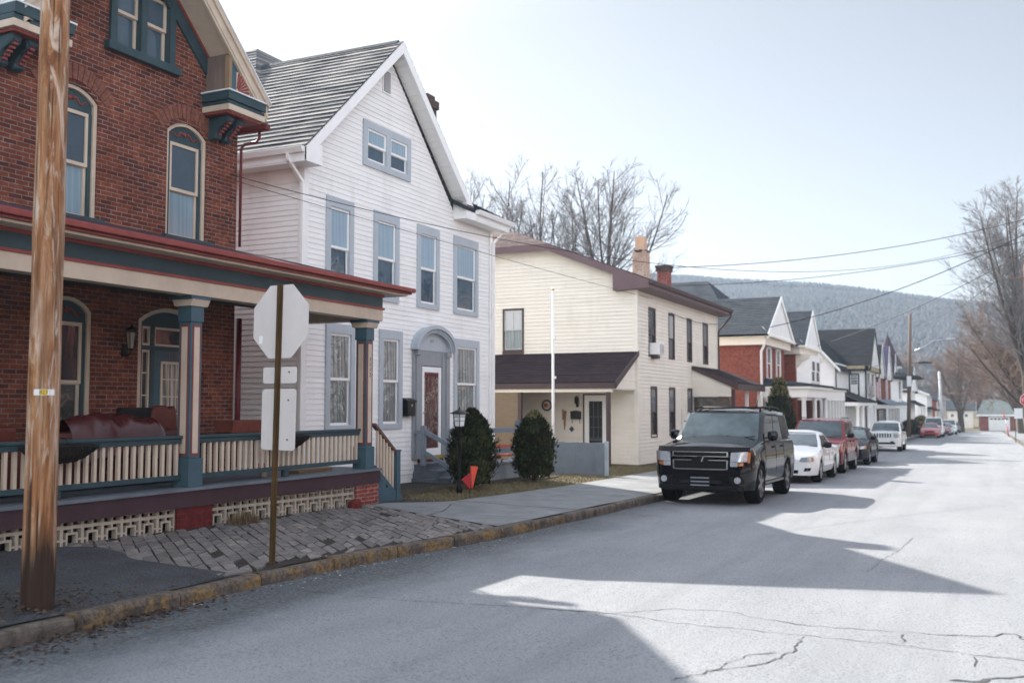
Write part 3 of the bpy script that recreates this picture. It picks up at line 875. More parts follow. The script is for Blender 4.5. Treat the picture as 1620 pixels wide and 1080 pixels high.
# ------------------------------------------------------------------ brick house with the long porch
BX = -11.8; BC = 11.2; BL, BR = 8.85, 13.55; BE = 6.80; BA = BE + (BR-BC)*1.02
bh = thing('brick_house', 'old red brick house with a teal and red trimmed front porch, nearest the camera', 'house', (BX, BC, 0))
F = ('X', BX)
wins2 = [(9.68, 10.44), (11.96, 12.72)]
def brick_wall():
    m = MB(); holes = []
    for a, b in wins2: holes.append(archrect(a-0.07, b+0.07, 4.42, 6.14, 0.19))
    holes.append(rect(10.74, 11.90, 7.16, 8.20))
    holes.append(archrect(9.66, 10.50, 1.15, 3.05, 0.2)); holes.append(archrect(11.38, 12.72, 0.60, 3.02, 0.22))
    outer = [(BL,-0.3),(BR,-0.3),(BR,BE),(BC,BA),(BL,BE)]
    wallpoly(m, F, outer, holes, 0.16)
    wallpoly(m, ('Y', BR), [(-24,-0.3),(BX,-0.3),(BX,BE),(-24,BE)])
    wallpoly(m, ('y', BL), [(-24,-0.3),(BX,-0.3),(BX,BE),(-24,BE)])
    wallpoly(m, ('x', -24), [(BL,-0.3),(BR,-0.3),(BR,BE),(BC,BA),(BL,BE)])
    # the wing to the left, set back
    wallpoly(m, ('X', BX-0.5), [(1.2,-0.3),(BL,-0.3),(BL,6.6),(1.2,6.6)], [rect(3.2,4.1,4.4,6.2), rect(6.2,7.1,4.4,6.2), rect(3.2,4.1,1.15,3.1), rect(6.2,7.1,1.15,3.1)], 0.16)
    wallpoly(m, ('y', 1.2), [(-22,-0.3),(BX-0.5,-0.3),(BX-0.5,6.6),(-22,6.6)])
    w = m.build('wall', M_brick, bh, recalc=False)
    # soldier-course arches over the upper windows, a stone-edged row of bricks on end
    m = MB()
    for a, b in wins2:
        c = (a+b)/2; hw = 0.60; zs = 6.16; rise = 0.27
        rad = (hw*hw + rise*rise)/(2*rise); a0 = math.asin(hw/rad); cz = zs + rise - rad
        n = 15
        for i in range(n):
            t0 = -a0 + 2*a0*(i+0.06)/n; t1 = -a0 + 2*a0*(i+0.94)/n; j = rnd.uniform(-0.002,0.004)
            pts = [(c+(rad-0.03)*math.sin(t0), cz+(rad-0.03)*math.cos(t0)), (c+(rad-0.03)*math.sin(t1), cz+(rad-0.03)*math.cos(t1)),
                   (c+(rad+0.20)*math.sin(t1), cz+(rad+0.20)*math.cos(t1)), (c+(rad+0.20)*math.sin(t0), cz+(rad+0.20)*math.cos(t0))]
            fprism(m, F, pts, -0.05, 0.012+j)
    m.build('brick_arch', M_archbrick, bh)
    return w
brick_wall()

def arched_window(a, b, z0, zs, rise, up, lo, sillz, name='window'):
    """beige arched frame, teal inner jamb, painted tympanum, beige sashes"""
    m = MB()
    o = archrect(a-0.07, b+0.07, z0, zs, rise, 14); i = archrect(a-0.01, b+0.01, z0, zs-0.03, rise-0.025, 14)
    n = len(o)
    vs = [fp(F,p[0],-0.03,p[1]) for p in o] + [fp(F,p[0],-0.03,p[1]) for p in i] + [fp(F,p[0],-0.12,p[1]) for p in i] + [fp(F,p[0],-0.03-0.001,p[1]) for p in o]
    fs = []
    for k in range(n):
        if k == 0: continue
        k2 = (k+1) % n
        fs.append((k,k2,n+k2,n+k)); fs.append((n+k,n+k2,2*n+k2,2*n+k))
    m.add(vs, fs)
    w = m.build(name, M_beige, bh)
    m = MB()
    fbox(m, F, a, a+0.055, -0.12, -0.06, z0, zs-0.16); fbox(m, F, b-0.055, b, -0.12, -0.06, z0, zs-0.16)
    fprism(m, F, [(a,zs-0.16),(b,zs-0.16)] + archrect(a,b,z0,zs-0.03,rise-0.03,14)[2:], -0.12, -0.07)
    m.build('jamb', M_teal, w)
    m = MB()   # scroll ornament on the tympanum
    c = (a+b)/2
    for s in (-1, 1):
        pts = []
        for k in range(15):
            t = k/14
            pts.append(fp(F, c + s*(0.04+0.26*t), -0.065, zs-0.05 + 0.035*math.sin(t*9) + 0.05*(1-t)))
        m.tube(pts, [0.022*(1-0.6*k/14) for k in range(15)], 5)
    m.lathe(fp(F,c,-0.065,zs+0.01), [(0.0,-0.02),(0.045,-0.005),(0.03,0.01),(0.0,0.02)], 8, axis='x')
    m.build('carved_ornament', M_red, w)
    ww = MB(); zt = zs-0.16; zm = z0 + (zt-z0)*0.5; s = 0.052
    for (p, q, d) in ((z0, zm+0.02, -0.13), (zm-0.02, zt, -0.10)):
        x0, x1 = a+0.05, b-0.05
        fbox(ww,F,x0,x0+s,d,d+0.035,p,q); fbox(ww,F,x1-s,x1,d,d+0.035,p,q); fbox(ww,F,x0+s,x1-s,d,d+0.035,p,p+s); fbox(ww,F,x0+s,x1-s,d,d+0.035,q-s,q)
    ww.build('sash', M_beige, w)
    for (p, q, d, g) in ((z0+0.02, zm, -0.12, lo), (zm, zt-0.02, -0.09, up)):
        x = MB(); fbox(x, F, a+0.07, b-0.07, d-0.01, d, p, q); x.build('pane', g, w)
    if sillz:
        x = MB(); fbox(x, F, a-0.16, b+0.16, -0.12, 0.10, z0-sillz, z0); x.build('sill', M_teal, w, bevel=0.008)
    return w
G_b1 = glass_mat('pane_slate_blue', (0.035,0.055,0.075), (0.05,0.075,0.10), 0.08)
G_b2 = glass_mat('pane_curtain_blue', (0.17,0.25,0.29), (0.21,0.29,0.34), 0.05, folds=1)
for a, b in wins2: arched_window(a, b, 4.42, 6.14, 0.19, G_b1, G_b2, 0.12)
# pair of attic windows in one teal frame
m = MB()
fbox(m,F,10.66,10.78,-0.12,0.05,7.16,8.20); fbox(m,F,11.86,11.98,-0.12,0.05,7.16,8.20); fbox(m,F,11.26,11.38,-0.12,0.04,7.16,8.20); fbox(m,F,10.66,11.98,-0.12,0.06,8.20,8.34)
aw = m.build('window', M_teal, bh)
m = MB(); fbox(m,F,10.58,12.06,-0.12,0.11,7.03,7.16); m.build('sill', M_teal, aw, bevel=0.008)
m = MB()
for (a, b) in ((10.78,11.26),(11.38,11.86)):
    for (p,q,d) in ((7.16,7.74,-0.11),(7.70,8.20,-0.08)):
        s = 0.05
        fbox(m,F,a,a+s,d,d+0.035,p,q); fbox(m,F,b-s,b,d,d+0.035,p,q); fbox(m,F,a+s,b-s,d,d+0.035,p,p+s); fbox(m,F,a+s,b-s,d,d+0.035,q-s,q)
m.build('sash', M_beige, aw)
for (a, b) in ((10.78,11.26),(11.38,11.86)):
    for (p,q,d,g) in ((7.18,7.72,-0.10,G_blue),(7.72,8.18,-0.07,G_blue)):
        x = MB(); fbox(x,F,a+0.02,b-0.02,d-0.01,d,p,q); x.build('pane', g, aw)
# ground-floor window and doorway under the porch
arched_window(9.73, 10.43, 1.15, 3.05, 0.2, G_dark, glass_mat('pane_hall', (0.02,0.03,0.03), (0.05,0.06,0.055), 0.8), 0.1)
for (a, b) in ((3.2,4.1),(6.2,7.1)):
    for (z0, z1) in ((4.4,6.2),(1.15,3.1)): window(bh, ('X', BX-0.5), a, b, z0, z1, 0.06, 0.02, M_beige, M_beige, G_b1, G_dark, rec=0.1, sill=0.1, sillm=M_teal)
m = MB()
o = archrect(11.38, 12.72, 0.6, 3.02, 0.22, 14); i = archrect(11.46, 12.64, 0.6, 2.99, 0.19, 14); n = len(o)
m.add([fp(F,p[0],-0.02,p[1]) for p in o] + [fp(F,p[0],-0.02,p[1]) for p in i] + [fp(F,p[0],-0.14,p[1]) for p in i], [f for k in range(1,n) for f in ((k,(k+1)%n,n+(k+1)%n,n+k),(n+k,n+(k+1)%n,2*n+(k+1)%n,2*n+k))])
ds = m.build('door_surround', M_beige, bh)
m = MB()
fprism(m,F,[(11.46,2.98),(12.64,2.98)] + archrect(11.46,12.64,0.6,2.99,0.19,14)[2:], -0.14, -0.08)
for (a, b, p, q) in ((11.46,11.52,0.6,2.98),(11.70,11.78,0.6,2.98),(12.58,12.64,0.6,2.98),(11.46,12.64,2.56,2.63),(11.46,12.64,2.93,2.99)): fbox(m,F,a,b,-0.14,-0.06-0.002*(p>2),p,q)
m.build('frame', M_teal, ds)
m = MB()
for (a,b,p,q) in ((11.52,11.70,0.8,2.56),(11.52,11.70,2.63,2.93),(11.78,12.58,2.63,2.93)):
    s = 0.035
    fbox(m,F,a,a+s,-0.13,-0.08,p,q); fbox(m,F,b-s,b,-0.13,-0.08,p,q); fbox(m,F,a+s,b-s,-0.13,-0.08,p,p+s); fbox(m,F,a+s,b-s,-0.13,-0.08,q-s,q)
for z in (1.15,1.5,1.85,2.2): fbox(m,F,11.555,11.665,-0.12,-0.09,z-0.01,z+0.01)
m.build('sidelight_frame', M_beige, ds)
m = MB(); fbox(m,F,11.54,11.68,-0.13,-0.12,0.8,2.93); fbox(m,F,11.8,12.56,-0.13,-0.12,2.65,2.92); m.build('pane', G_dark, ds)
m = MB()
a, b, p, q = 11.78, 12.58, 0.62, 2.56
fbox(m,F,a,a+0.15,-0.12,-0.07,p,q); fbox(m,F,b-0.15,b,-0.12,-0.07,p,q); fbox(m,F,a+0.15,b-0.15,-0.12,-0.07,p,1.28); fbox(m,F,a+0.15,b-0.15,-0.12,-0.07,2.38,q)
dr = m.build('door', M_tealL, bh)
m = MB()
a, b, p, q = 11.93, 12.43, 1.28, 2.38
for (u0,u1,z0,z1) in ((a-0.01,a+0.03,p,q),(b-0.03,b+0.01,p,q),(a,b,p-0.01,p+0.03),(a,b,q-0.03,q+0.01)): fbox(m,F,u0,u1,-0.075,-0.055,z0,z1)
for k in (1,2): fbox(m,F,a+k*(b-a)/3-0.008,a+k*(b-a)/3+0.008,-0.085,-0.062,p,q)
for k in (1,2,3): fbox(m,F,a,b,-0.085,-0.063,p+k*(q-p)/4-0.008,p+k*(q-p)/4+0.008)
m.build('glazing_bars', M_beige, dr)
m = MB(); fbox(m,F,a,b,-0.10,-0.085,p,q); m.build('pane', glass_mat('door_pane', (0.45,0.42,0.38), (0.06,0.07,0.07), 1.0, folds=1), dr)
m = MB(); m.lathe(fp(F,11.84,-0.06,1.45), [(0.0,0.06),(0.03,0.05),(0.03,0.03),(0.012,0.02),(0.02,0.0)], 10, axis='x'); m.build('handle', M_black, dr)

def text(s, F, u, z, d, size, mat, parent, name='house_number', ext=0.004, vertical=False):
    cu = bpy.data.curves.new(name, 'FONT'); cu.body = s; cu.size = size; cu.extrude = ext; cu.align_x = 'CENTER'; cu.align_y = 'CENTER'
    cu.materials.append(mat)
    if vertical: cu.space_line = 0.9
    tmp = bpy.data.objects.new(name, cu); COL.objects.link(tmp)
    dg = bpy.context.evaluated_depsgraph_get(); me = bpy.data.meshes.new_from_object(tmp.evaluated_get(dg))
    bpy.data.objects.remove(tmp)
    vs = []
    for v in me.vertices:
        k = F[0]; uu = v.co.x if k in ('X','y') else -v.co.x
        vs.append(fp(F, u + uu, d + v.co.z, z + v.co.y))
    m = MB(); m.add(vs, [tuple(p.vertices) for p in me.polygons])
    bpy.data.meshes.remove(me)
    return m.build(name, mat, parent, recalc=False)
text('1112', F, 12.18, 2.47, -0.068, 0.12, M_red, dr)

# roof: steep front gable with deep verge, boxed returns and carved brackets
RX = BX + 0.55
def rz(y): return 6.97 + 0.985*(13.66 - BC - abs(y-BC))
m = MB()
for s in (-1, 1):
    e = BC + s*2.50
    slab(m, (RX, e, rz(e)), (-24.4, e, rz(e)), (-24.4, BC, rz(BC)), (RX, BC, rz(BC)), 0.12)
rf = m.build('roof', M_roofD, bh)
m = MB()
for s in (-1, 1):
    e = BC + s*2.46; q = lambda y, dz: (y, rz(y)+dz)
    # verge board (beige), its crown and the pale metal edge
    pts = [q(e, -0.06), q(BC, -0.06), q(BC, -0.36), q(e-s*0.02, -0.36)]
    m.prism(pts, 'x', RX-0.03, RX+0.02); 
    m.prism([q(e,0.0), q(BC,0.0), q(BC,-0.10), q(e,-0.10)], 'x', RX+0.02, RX+0.06)
    m.prism([q(e-s*0.01,-0.22), q(BC,-0.22), q(BC,-0.30), q(e-s*0.01,-0.30)], 'x', RX+0.02, RX+0.035)
m.build('verge_board', M_beige, rf)
m = MB()
for s in (-1, 1):
    e = BC + s*2.49
    m.prism([(e, rz(e)+0.035), (BC, rz(BC)+0.035), (BC, rz(BC)+0.0), (e, rz(e)+0.0)], 'x', RX+0.005, RX+0.075)
m.build('metal_edge', pm('galvanised_edge', (0.62,0.64,0.66), 0.35, 0.1, 3), rf)
m = MB()
for s in (-1, 1):
    e = BC + s*2.40
    m.add([(BX-0.02,e,rz(e)-0.30),(RX-0.03,e,rz(e)-0.30),(RX-0.03,BC,rz(BC)-0.30),(BX-0.02,BC,rz(BC)-0.30)], [(0,1,2,3)])
m.build('soffit', M_beige, rf)
m = MB()
for s in (-1, 1):
    e = BC + s*2.36
    m.prism([(e, rz(e)-0.30), (BC, rz(BC)-0.30), (BC, rz(BC)-0.66), (e, rz(e)-0.62)], 'x', BX+0.003, BX+0.045)
m.build('frieze', M_teal, rf)
m = MB()
for s in (-1, 1):
    e = BC + s*2.36
    m.prism([(e, rz(e)-0.30), (BC, rz(BC)-0.30), (BC, rz(BC)-0.35), (e, rz(e)-0.35)], 'x', BX+0.045, BX+0.075)
m.build('red_moulding', M_red, rf)
def eave_return(s):
    """boxed cornice return at the foot of the verge: weathered block, fan panel, moulded shelf, two carved brackets"""
    y0, y1 = (12.64, 13.58) if s > 0 else (8.60, 9.54)
    yi, yo = (y0, y1) if s > 0 else (y1, y0)
    m = MB(); X1 = RX+0.05
    m.box(BX, X1, y0, y1, 6.77, 6.915); m.box(BX, X1-0.03, min(yi+s*0.03,yo), max(yi+s*0.03,yo), 6.70, 6.77)
    sh = m.build('cornice_return', M_teal, bh, bevel=0.012)
    m = MB(); m.box(BX, X1+0.02, min(yi-s*0.02,yo), max(yi-s*0.02,yo), 6.915, 6.94); m.build('metal_cap', MATS['galvanised_edge'], sh)
    m = MB(); m.box(BX, X1-0.02, min(yi+s*0.02,yo), max(yi+s*0.02,yo), 6.60, 6.70); m.build('bed_moulding', M_beige, sh, bevel=0.008)
    m = MB(); m.box(BX+0.02, X1-0.08, min(yi+s*0.05,yo-s*0.05), max(yi+s*0.05,yo-s*0.05), 6.56, 6.60); m.build('red_band', M_red, sh)
    # box above with triangular panel under the verge
    m = MB()
    a = yi + s*0.08; b = yo - s*0.12
    m.prism([(a, 6.94), (b, 6.94), (b, rz(b)-0.33), (a, rz(a)-0.33)], 'x', BX+0.02, X1-0.10)
    bx = m.build('return_box', M_greytrim, sh)
    m = MB(); m.prism([(a+s*0.05, 6.943), (b, 6.943), (b, rz(b)-0.34), (a+s*0.05, rz(a+s*0.05)-0.34)], 'x', X1-0.10, X1-0.075); m.build('return_panel', M_tealL, sh)
    m = MB(); m.prism([(a-s*0.012, 6.942), (a+s*0.05, 6.942), (a+s*0.05, rz(a)-0.36), (a-s*0.012, rz(a)-0.36)], 'x', X1-0.16, X1-0.065); m.build('corner_board', M_tan, sh)
    m = MB(); cy = a + s*0.17; cz = 6.97
    for k in range(7):
        t0 = R(4 + k*12); t1 = t0 + R(8)
        m.prism([(cy+s*0.05*math.cos(t0), cz+0.05*math.sin(t0)), (cy+s*0.30*math.cos(t0), cz+0.30*math.sin(t0)), (cy+s*0.33*math.cos((t0+t1)/2), cz+0.33*math.sin((t0+t1)/2)), (cy+s*0.30*math.cos(t1), cz+0.30*math.sin(t1)), (cy+s*0.05*math.cos(t1), cz+0.05*math.sin(t1))], 'x', X1-0.075, X1-0.055)
    m.build('sunburst', M_red, sh)
    m = MB(); m.prism([(cy, 6.945)] + [(cy+s*0.355*math.cos(R(t)), 6.945+0.355*math.sin(R(t))) for t in range(0, 91, 9)], 'x', X1-0.0755, X1-0.068); m.build('sunburst_field', M_beige, sh)
    for k in (0, 1):
        yc = yi + s*((0.24 if s > 0 else 0.52) + 0.25*k)
        br = [(BX+0.01, 6.56),(X1-0.18,6.56),(X1-0.15,6.49),(X1-0.21,6.43),(BX+0.24,6.37),(BX+0.18,6.29),(BX+0.17,6.23),(BX+0.09,6.17),(BX+0.01,6.19)]
        m = MB(); m.prism(br, 'y', yc-0.07, yc+0.07)
        b_ = m.build('bracket', M_teal, bh, bevel=0.012)
        m = MB()
        m.tube([(X1-0.24,yc-0.085,6.49),(X1-0.24,yc+0.085,6.49)], 0.055, 10); m.tube([(BX+0.13,yc-0.085,6.235),(BX+0.13,yc+0.085,6.235)], 0.045, 10)
        m.build('scroll', M_teal, b_)
        m = MB()
        for q in range(5): 
            t = q/4
            m.box(X1-0.22-(X1-0.4-BX)*t, X1-0.18-(X1-0.40-BX)*t, yc-0.035, yc+0.035, 6.43-0.17*t-0.012, 6.43-0.17*t+0.018)
        m.lathe((X1-0.185,yc,6.49), [(0,0.025),(0.03,0.02),(0.03,0)], 8, axis='x')
        m.build('red_beads', M_red, b_)
eave_return(1); eave_return(-1)
# dark red gutter along the right eave, elbow and downspout on the corner
m = MB()
m.box(-16, RX-0.05, 13.70, 13.83, 6.52, 6.64)
m.build('gutter', M_dred, bh, bevel=0.02)
m = MB()
m.tube([(RX-0.25,13.77,6.55),(RX-0.25,13.77,6.40),(RX-0.30,13.74,6.33),(BX+0.10,13.62,6.28),(BX+0.06,13.58,6.20),(BX+0.06,13.58,4.46)], 0.026, 8)
m.tube([(BX+0.06,13.60,3.2),(BX+0.06,13.60,0.62)], 0.05, 8)
m.build('downspout', M_dred, bh)
# wing roof
m = MB(); slab(m, (BX-0.1,1.0,6.55),(BX-0.1,BL,6.55),(-17,BL,9.4),(-17,1.0,9.4),0.12); slab(m,(-22,1.0,6.55),(-22,BL,6.55),(-17,BL,9.4),(-17,1.0,9.4),0.12); m.build('roof', M_roofD, bh)
m = MB(); m.prism([(-22,6.5),(BX-0.5,6.5),(-17,9.3)], 'y', 1.2, 1.3); m.build('wall', M_brick, bh)

# ---- porch
PX = -9.6; PY0, PY1 = 1.6, 14.82
m = MB()
m.box(BX, PX+0.04, PY0, PY1+0.02, 0.56, 0.60)
m.build('porch_floor', M_deckgrey, bh)
m = MB(); m.box(PX-0.12, PX+0.01, PY0, PY1, 0.345, 0.56); m.box(PX-2.2, PX-0.12, PY1-0.12, PY1, 0.345, 0.56)
m.build('porch_skirt', M_purple, bh)
# roof over the porch
m = MB(); slab(m, (PX+0.38,1.4,3.76),(PX+0.38,15.22,3.76),(BX,15.22,4.40),(BX,1.4,4.40),0.07)
pr = m.build('porch_roof', roof_mat('porch_felt', (0.05,0.03,0.04),(0.09,0.045,0.06)), bh)
m = MB()
m.box(PX+0.32, PX+0.43, 1.4, 15.30, 3.695, 3.77); m.box(PX+0.30, PX+0.37, 1.4, 15.26, 3.66, 3.695)
m.box(BX+0.2, PX+0.32, 15.2, 15.28, 3.69, 3.77)
m.build('gutter', M_red, pr, bevel=0.015)
m = MB(); m.box(BX, PX+0.31, 1.4, 15.2, 3.63, 3.66); m.build('soffit', M_beige, pr)
m = MB()
m.box(PX-0.17, PX+0.03, PY0, PY1, 3.40, 3.585); m.box(BX, PX-0.17, PY1-0.2, PY1-0.003, 3.40, 3.585)
m.build('entablature', M_teal, pr)
m = MB()
m.box(PX-0.18, PX+0.055, PY0, PY1+0.02, 3.585, 3.63); m.box(PX-0.18, PX+0.06, PY0, PY1+0.03, 3.365, 3.40); m.box(BX, PX-0.18, PY1-0.21, PY1+0.02, 3.365, 3.40)
m.build('red_moulding', M_red, pr)
m = MB(); m.box(PX-0.19, PX+0.035, PY0, PY1, 3.17, 3.365); m.box(BX, PX-0.19, PY1-0.22, PY1-0.004, 3.17, 3.365); m.build('beam', M_beige, pr)
m = MB(); m.box(BX, PX-0.19, PY0, PY1-0.22, 3.42, 3.46); m.build('porch_ceiling', pm('porch_ceiling_paint', (0.05,0.06,0.06), 0.7), pr)
def porch_post(y):
    h = 0.135; x = PX - 0.16
    m = MB()
    m.box(x-h, x+h, y-h, y+h, 0.60, 0.98)
    m.box(x-h+0.03, x+h-0.03, y-h+0.03, y+h-0.03, 0.98, 2.82)
    m.box(x-h+0.015, x+h-0.015, y-h+0.015, y+h-0.015, 2.82, 3.03); m.box(x-h-0.05, x+h+0.05, y-h-0.05, y+h+0.05, 3.12, 3.17)
    p = m.build('porch_post', M_tealL, bh, bevel=0.006)
    m = MB(); s = h - 0.03
    for (q, e) in ((0.072, 0.006), ):
        m.box(x-s-e, x+s+e, y-q, y+q, 1.02, 2.78); m.box(x-q, x+q, y-s-e, y+s+e, 1.02, 2.78)
    m.build('red_panel', M_red, p)
    m = MB(); q, e = 0.050, 0.011
    m.box(x-s-e, x+s+e, y-q, y+q, 1.05, 2.75); m.box(x-q, x+q, y-s-e, y+s+e, 1.05, 2.75)
    m.build('beige_panel', M_beige, p)
    m = MB(); m.prism([(x-h-0.01,3.03),(x+h+0.01,3.03),(x+h+0.05,3.12),(x-h-0.05,3.12)], 'y', y-h-0.03, y+h+0.03); m.build('capital', M_beige, p, bevel=0.006)
    return p
posts = [1.95, 6.14, 10.34, 14.55]
for y in posts: pp = porch_post(y)
text('1\n1\n1\n2', ('X', PX-0.16+0.117), 14.55, 2.35, 0.0, 0.10, M_black, pp, vertical=True)
def railing(y0, y1):
    x = PX - 0.19; m = MB()
    m.box(x-0.06, x+0.06, y0, y1, 1.25, 1.29); m.box(x-0.035, x+0.035, y0, y1, 1.18, 1.25); m.box(x-0.04, x+0.04, y0, y1, 0.70, 0.765)
    m.box(x-0.03, x+0.03, (y0+y1)/2-0.06, (y0+y1)/2+0.06, 0.60, 0.70)
    r = m.build('porch_railing', M_teal, bh, bevel=0.006)
    m = MB(); n = int((y1-y0)/0.122)
    for k in range(n):
        y = y0 + (k+0.5)*(y1-y0)/n
        m.box(x-0.022, x+0.022, y-0.022, y+0.022, 0.765, 1.18)
    m.build('balusters', M_beige, r)
for a, b in zip(posts, posts[1:]): railing(a+0.135, b-0.135)
# brick piers and openwork blocks under the floor
m = MB()
for y in posts[:-1]: m.box(PX-0.40, PX-0.015, y-0.33, y+0.33, -0.45, 0.345)
m.build('brick_pier', M_dpier, bh)
m = MB(); m.box(PX-0.45, PX-0.015, 14.12, 14.80, -0.5, 0.345); m.build('brick_pier', M_pier, bh)
M_block = pm('breeze_block', (0.40,0.34,0.275), 0.85, 0.15, 6, dirt=0.5, bmp=0.3)
def breeze(y0, y1):
    m = MB(); n = max(1, int(round((y1-y0)/0.305))); s = (y1-y0)/n; x0, x1 = PX-0.14, PX-0.06; t = 0.020
    def blk(y, z, zc=None):
        def b(a0,a1,c0,c1,e=0):
            if zc is not None: c0, c1 = min(c0, zc), min(c1, zc)
            if c1 - c0 > 0.002: m.box(x0+e, x1-e, a0, a1, c0, c1)
        S = s
        b(y,y+t,z,z+S); b(y+S-t,y+S,z,z+S); b(y+t,y+S-t,z,z+t); b(y+t,y+S-t,z+S-t,z+S)
        c = y+S/2; d = z+S/2; i = 0.062*S/0.3; w = 0.024
        b(c-i-w,c-i,d-i-w,d+i+w,.003); b(c+i,c+i+w,d-i-w,d+i+w,.003); b(c-i,c+i,d-i-w,d-i,.003); b(c-i,c+i,d+i,d+i+w,.003)
        b(c-w/2,c+w/2,z+t,d-i-w,.005); b(c-w/2,c+w/2,d+i+w,z+S-t,.005); b(y+t,c-i-w,d-w/2,d+w/2,.005); b(c+i+w,y+S-t,d-w/2,d+w/2,.005)
        # stepped corner fingers
        for (yy, sg) in ((y+t, 1), (y+S-t, -1)):
            for (zz, sz) in ((z+t, 1), (z+S-t, -1)):
                a0 = yy + sg*0.045; 
                b(min(a0,a0+sg*w), max(a0,a0+sg*w), min(zz+sz*0.05,zz+sz*0.095), max(zz+sz*0.05,zz+sz*0.095), .004)
    for k in range(n):
        y = y0 + k*s
        g = gz(y)+0.16
        blk(y, g - 0.08 + 0.02); blk(y, g - 0.06 + s, 0.345)
    m.build('breeze_block_wall', M_block, bh)
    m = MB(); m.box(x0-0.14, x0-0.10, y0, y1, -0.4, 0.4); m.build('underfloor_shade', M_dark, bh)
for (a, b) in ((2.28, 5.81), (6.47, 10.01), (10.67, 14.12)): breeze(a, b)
m = MB(); m.box(PX-0.3, PX-0.02, 2.0, 14.4, -0.5, gz(8)+0.10); m.build('footing', M_wallconc, bh)
# steps at the end of the porch
m = MB()
for k in range(4):
    z1 = 0.56 - 0.16*k - 0.08
    m.box(PX-1.3, PX-0.12, PY1+0.02+0.24*k, PY1+0.02+0.24*(k+1)+0.02, -0.5, z1)
m.prism([(PY1+0.02,0.42),(PY1+0.28,0.42),(PY1+0.28,0.24),(PY1+0.52,0.24),(PY1+0.52,0.10),(PY1+0.80,0.10),(PY1+0.80,-0.5),(PY1+0.02,-0.5)], 'x', PX-0.12, PX-0.05)
st = m.build('porch_steps', M_tealL, bh)
m = MB(); ny = PY1+0.62
m.box(PX-0.14, PX-0.03, ny, ny+0.11, gz(15)+0.1, 0.86); m.box(PX-0.15, PX-0.02, ny-0.01, ny+0.12, 0.86, 0.89)
m.beam((PX-0.085, PY1-0.07, 0.62), (PX-0.085, ny, 0.10), 0.06, 0.07)
m.build('newel_post', M_tealL, st)
m = MB(); m.beam((PX-0.085, PY1-0.08, 1.36), (PX-0.085, ny+0.02, 0.84), 0.08, 0.05); m.build('handrail', pm('handrail_brown', (0.12,0.06,0.05), 0.5), st)
m = MB()
for k in range(6):
    y = PY1 + 0.04 + k*0.1; t = (y-PY1+0.08)/0.7
    m.box(PX-0.105, PX-0.065, y-0.02, y+0.02, 0.64-0.52*t, 1.34-0.52*t)
m.build('balusters', M_beige, st)

# ---- what stands and hangs on the porch
wl = thing('wall_lantern', 'black carriage lantern on the brick wall beside the porch door', 'lantern', (BX+0.12, 11.10, 2.65))
m = MB(); m.box(BX+0.005, BX+0.03, 11.05, 11.15, 2.42, 2.62); m.tube([(BX+0.03,11.10,2.46),(BX+0.10,11.10,2.44),(BX+0.15,11.10,2.52)], 0.012, 6)
m.lathe((BX+0.15,11.10,2.52), [(0.03,0),(0.055,0.02),(0.05,0.03)], 6); m.lathe((BX+0.15,11.10,2.80), [(0.10,0),(0.07,0.05),(0.02,0.08),(0.012,0.12)], 6)
for k in range(6): m.tube([(BX+0.15+0.05*math.cos(k*1.047),11.10+0.05*math.sin(k*1.047),2.54),(BX+0.15+0.085*math.cos(k*1.047),11.10+0.085*math.sin(k*1.047),2.80)], 0.006, 4)
m.build('lantern_frame', M_black, wl)
m = MB(); m.lathe((BX+0.15,11.10,2.55), [(0.045,0),(0.075,0.24)], 6, smooth=False); m.build('lantern_glass', pm('lantern_glass', (0.30,0.26,0.20), 0.1, 0.2), wl)

M_leather = pm('oxblood_vinyl', (0.065,0.014,0.012), 0.35, 0.35, 5, bmp=0.2, bscale=9)
M_leather2 = pm('rust_red_vinyl', (0.10,0.022,0.015), 0.42, 0.3, 5, bmp=0.2, bscale=9)
def pillow(m, c, sx, sy, sz, rot=0.0, n=10, seed=0):
    vs = []; fs = []
    cr, srn = math.cos(rot), math.sin(rot)
    for i in range(n+1):
        for j in range(2*n):
            th = math.pi*i/n - math.pi/2; ph = math.pi*j/n
            x = math.copysign(abs(math.cos(th)*math.cos(ph))**0.55, math.cos(ph)); y = math.copysign(abs(math.cos(th)*math.sin(ph))**0.55, math.sin(ph)); z = math.copysign(abs(math.sin(th))**0.8, math.sin(th))
            k = 1 + 0.10*noise.noise(Vector((x*2+seed, y*2, z*2)))
            px, py, pz = x*sx*k, y*sy*k, z*sz*k
            vs.append((c[0]+px*cr+pz*srn, c[1]+py, c[2]-px*srn+pz*cr))
    for i in range(n):
        for j in range(2*n):
            fs.append((i*2*n+j, i*2*n+(j+1)%(2*n), (i+1)*2*n+(j+1)%(2*n), (i+1)*2*n+j))
    m.add(vs, fs, 0, True)
so = thing('sofa', 'long oxblood red sofa draped with a shiny cover on the brick house porch', 'sofa', (-10.9, 9.6, 0.6))
m = MB(); m.box(-11.35,-10.45,8.75,10.95,0.66,0.98); m.build('base', M_leather, so, bevel=0.04)
m = MB(); m.box(-10.68,-10.42,8.70,10.98,0.95,1.36); m.build('backrest', M_leather, so, bevel=0.08)
m = MB(); pillow(m,(-11.0,9.3,1.05),0.34,0.5,0.10,seed=1); pillow(m,(-11.0,10.3,1.05),0.34,0.5,0.10,seed=4); m.build('seat_cushion', M_leather, so)
for y in (8.66,11.0):
    m = MB(); m.box(-11.35,-10.45,y-0.14,y+0.14,0.66,1.2); m.build('armrest', M_leather, so, bevel=0.07)
for (x,y) in ((-11.3,8.7),(-11.3,11.0),(-10.5,8.7),(-10.5,11.0)):
    m = MB(); m.box(x-0.03,x+0.03,y-0.03,y+0.03,0.6,0.67); m.build('leg', M_black, so)
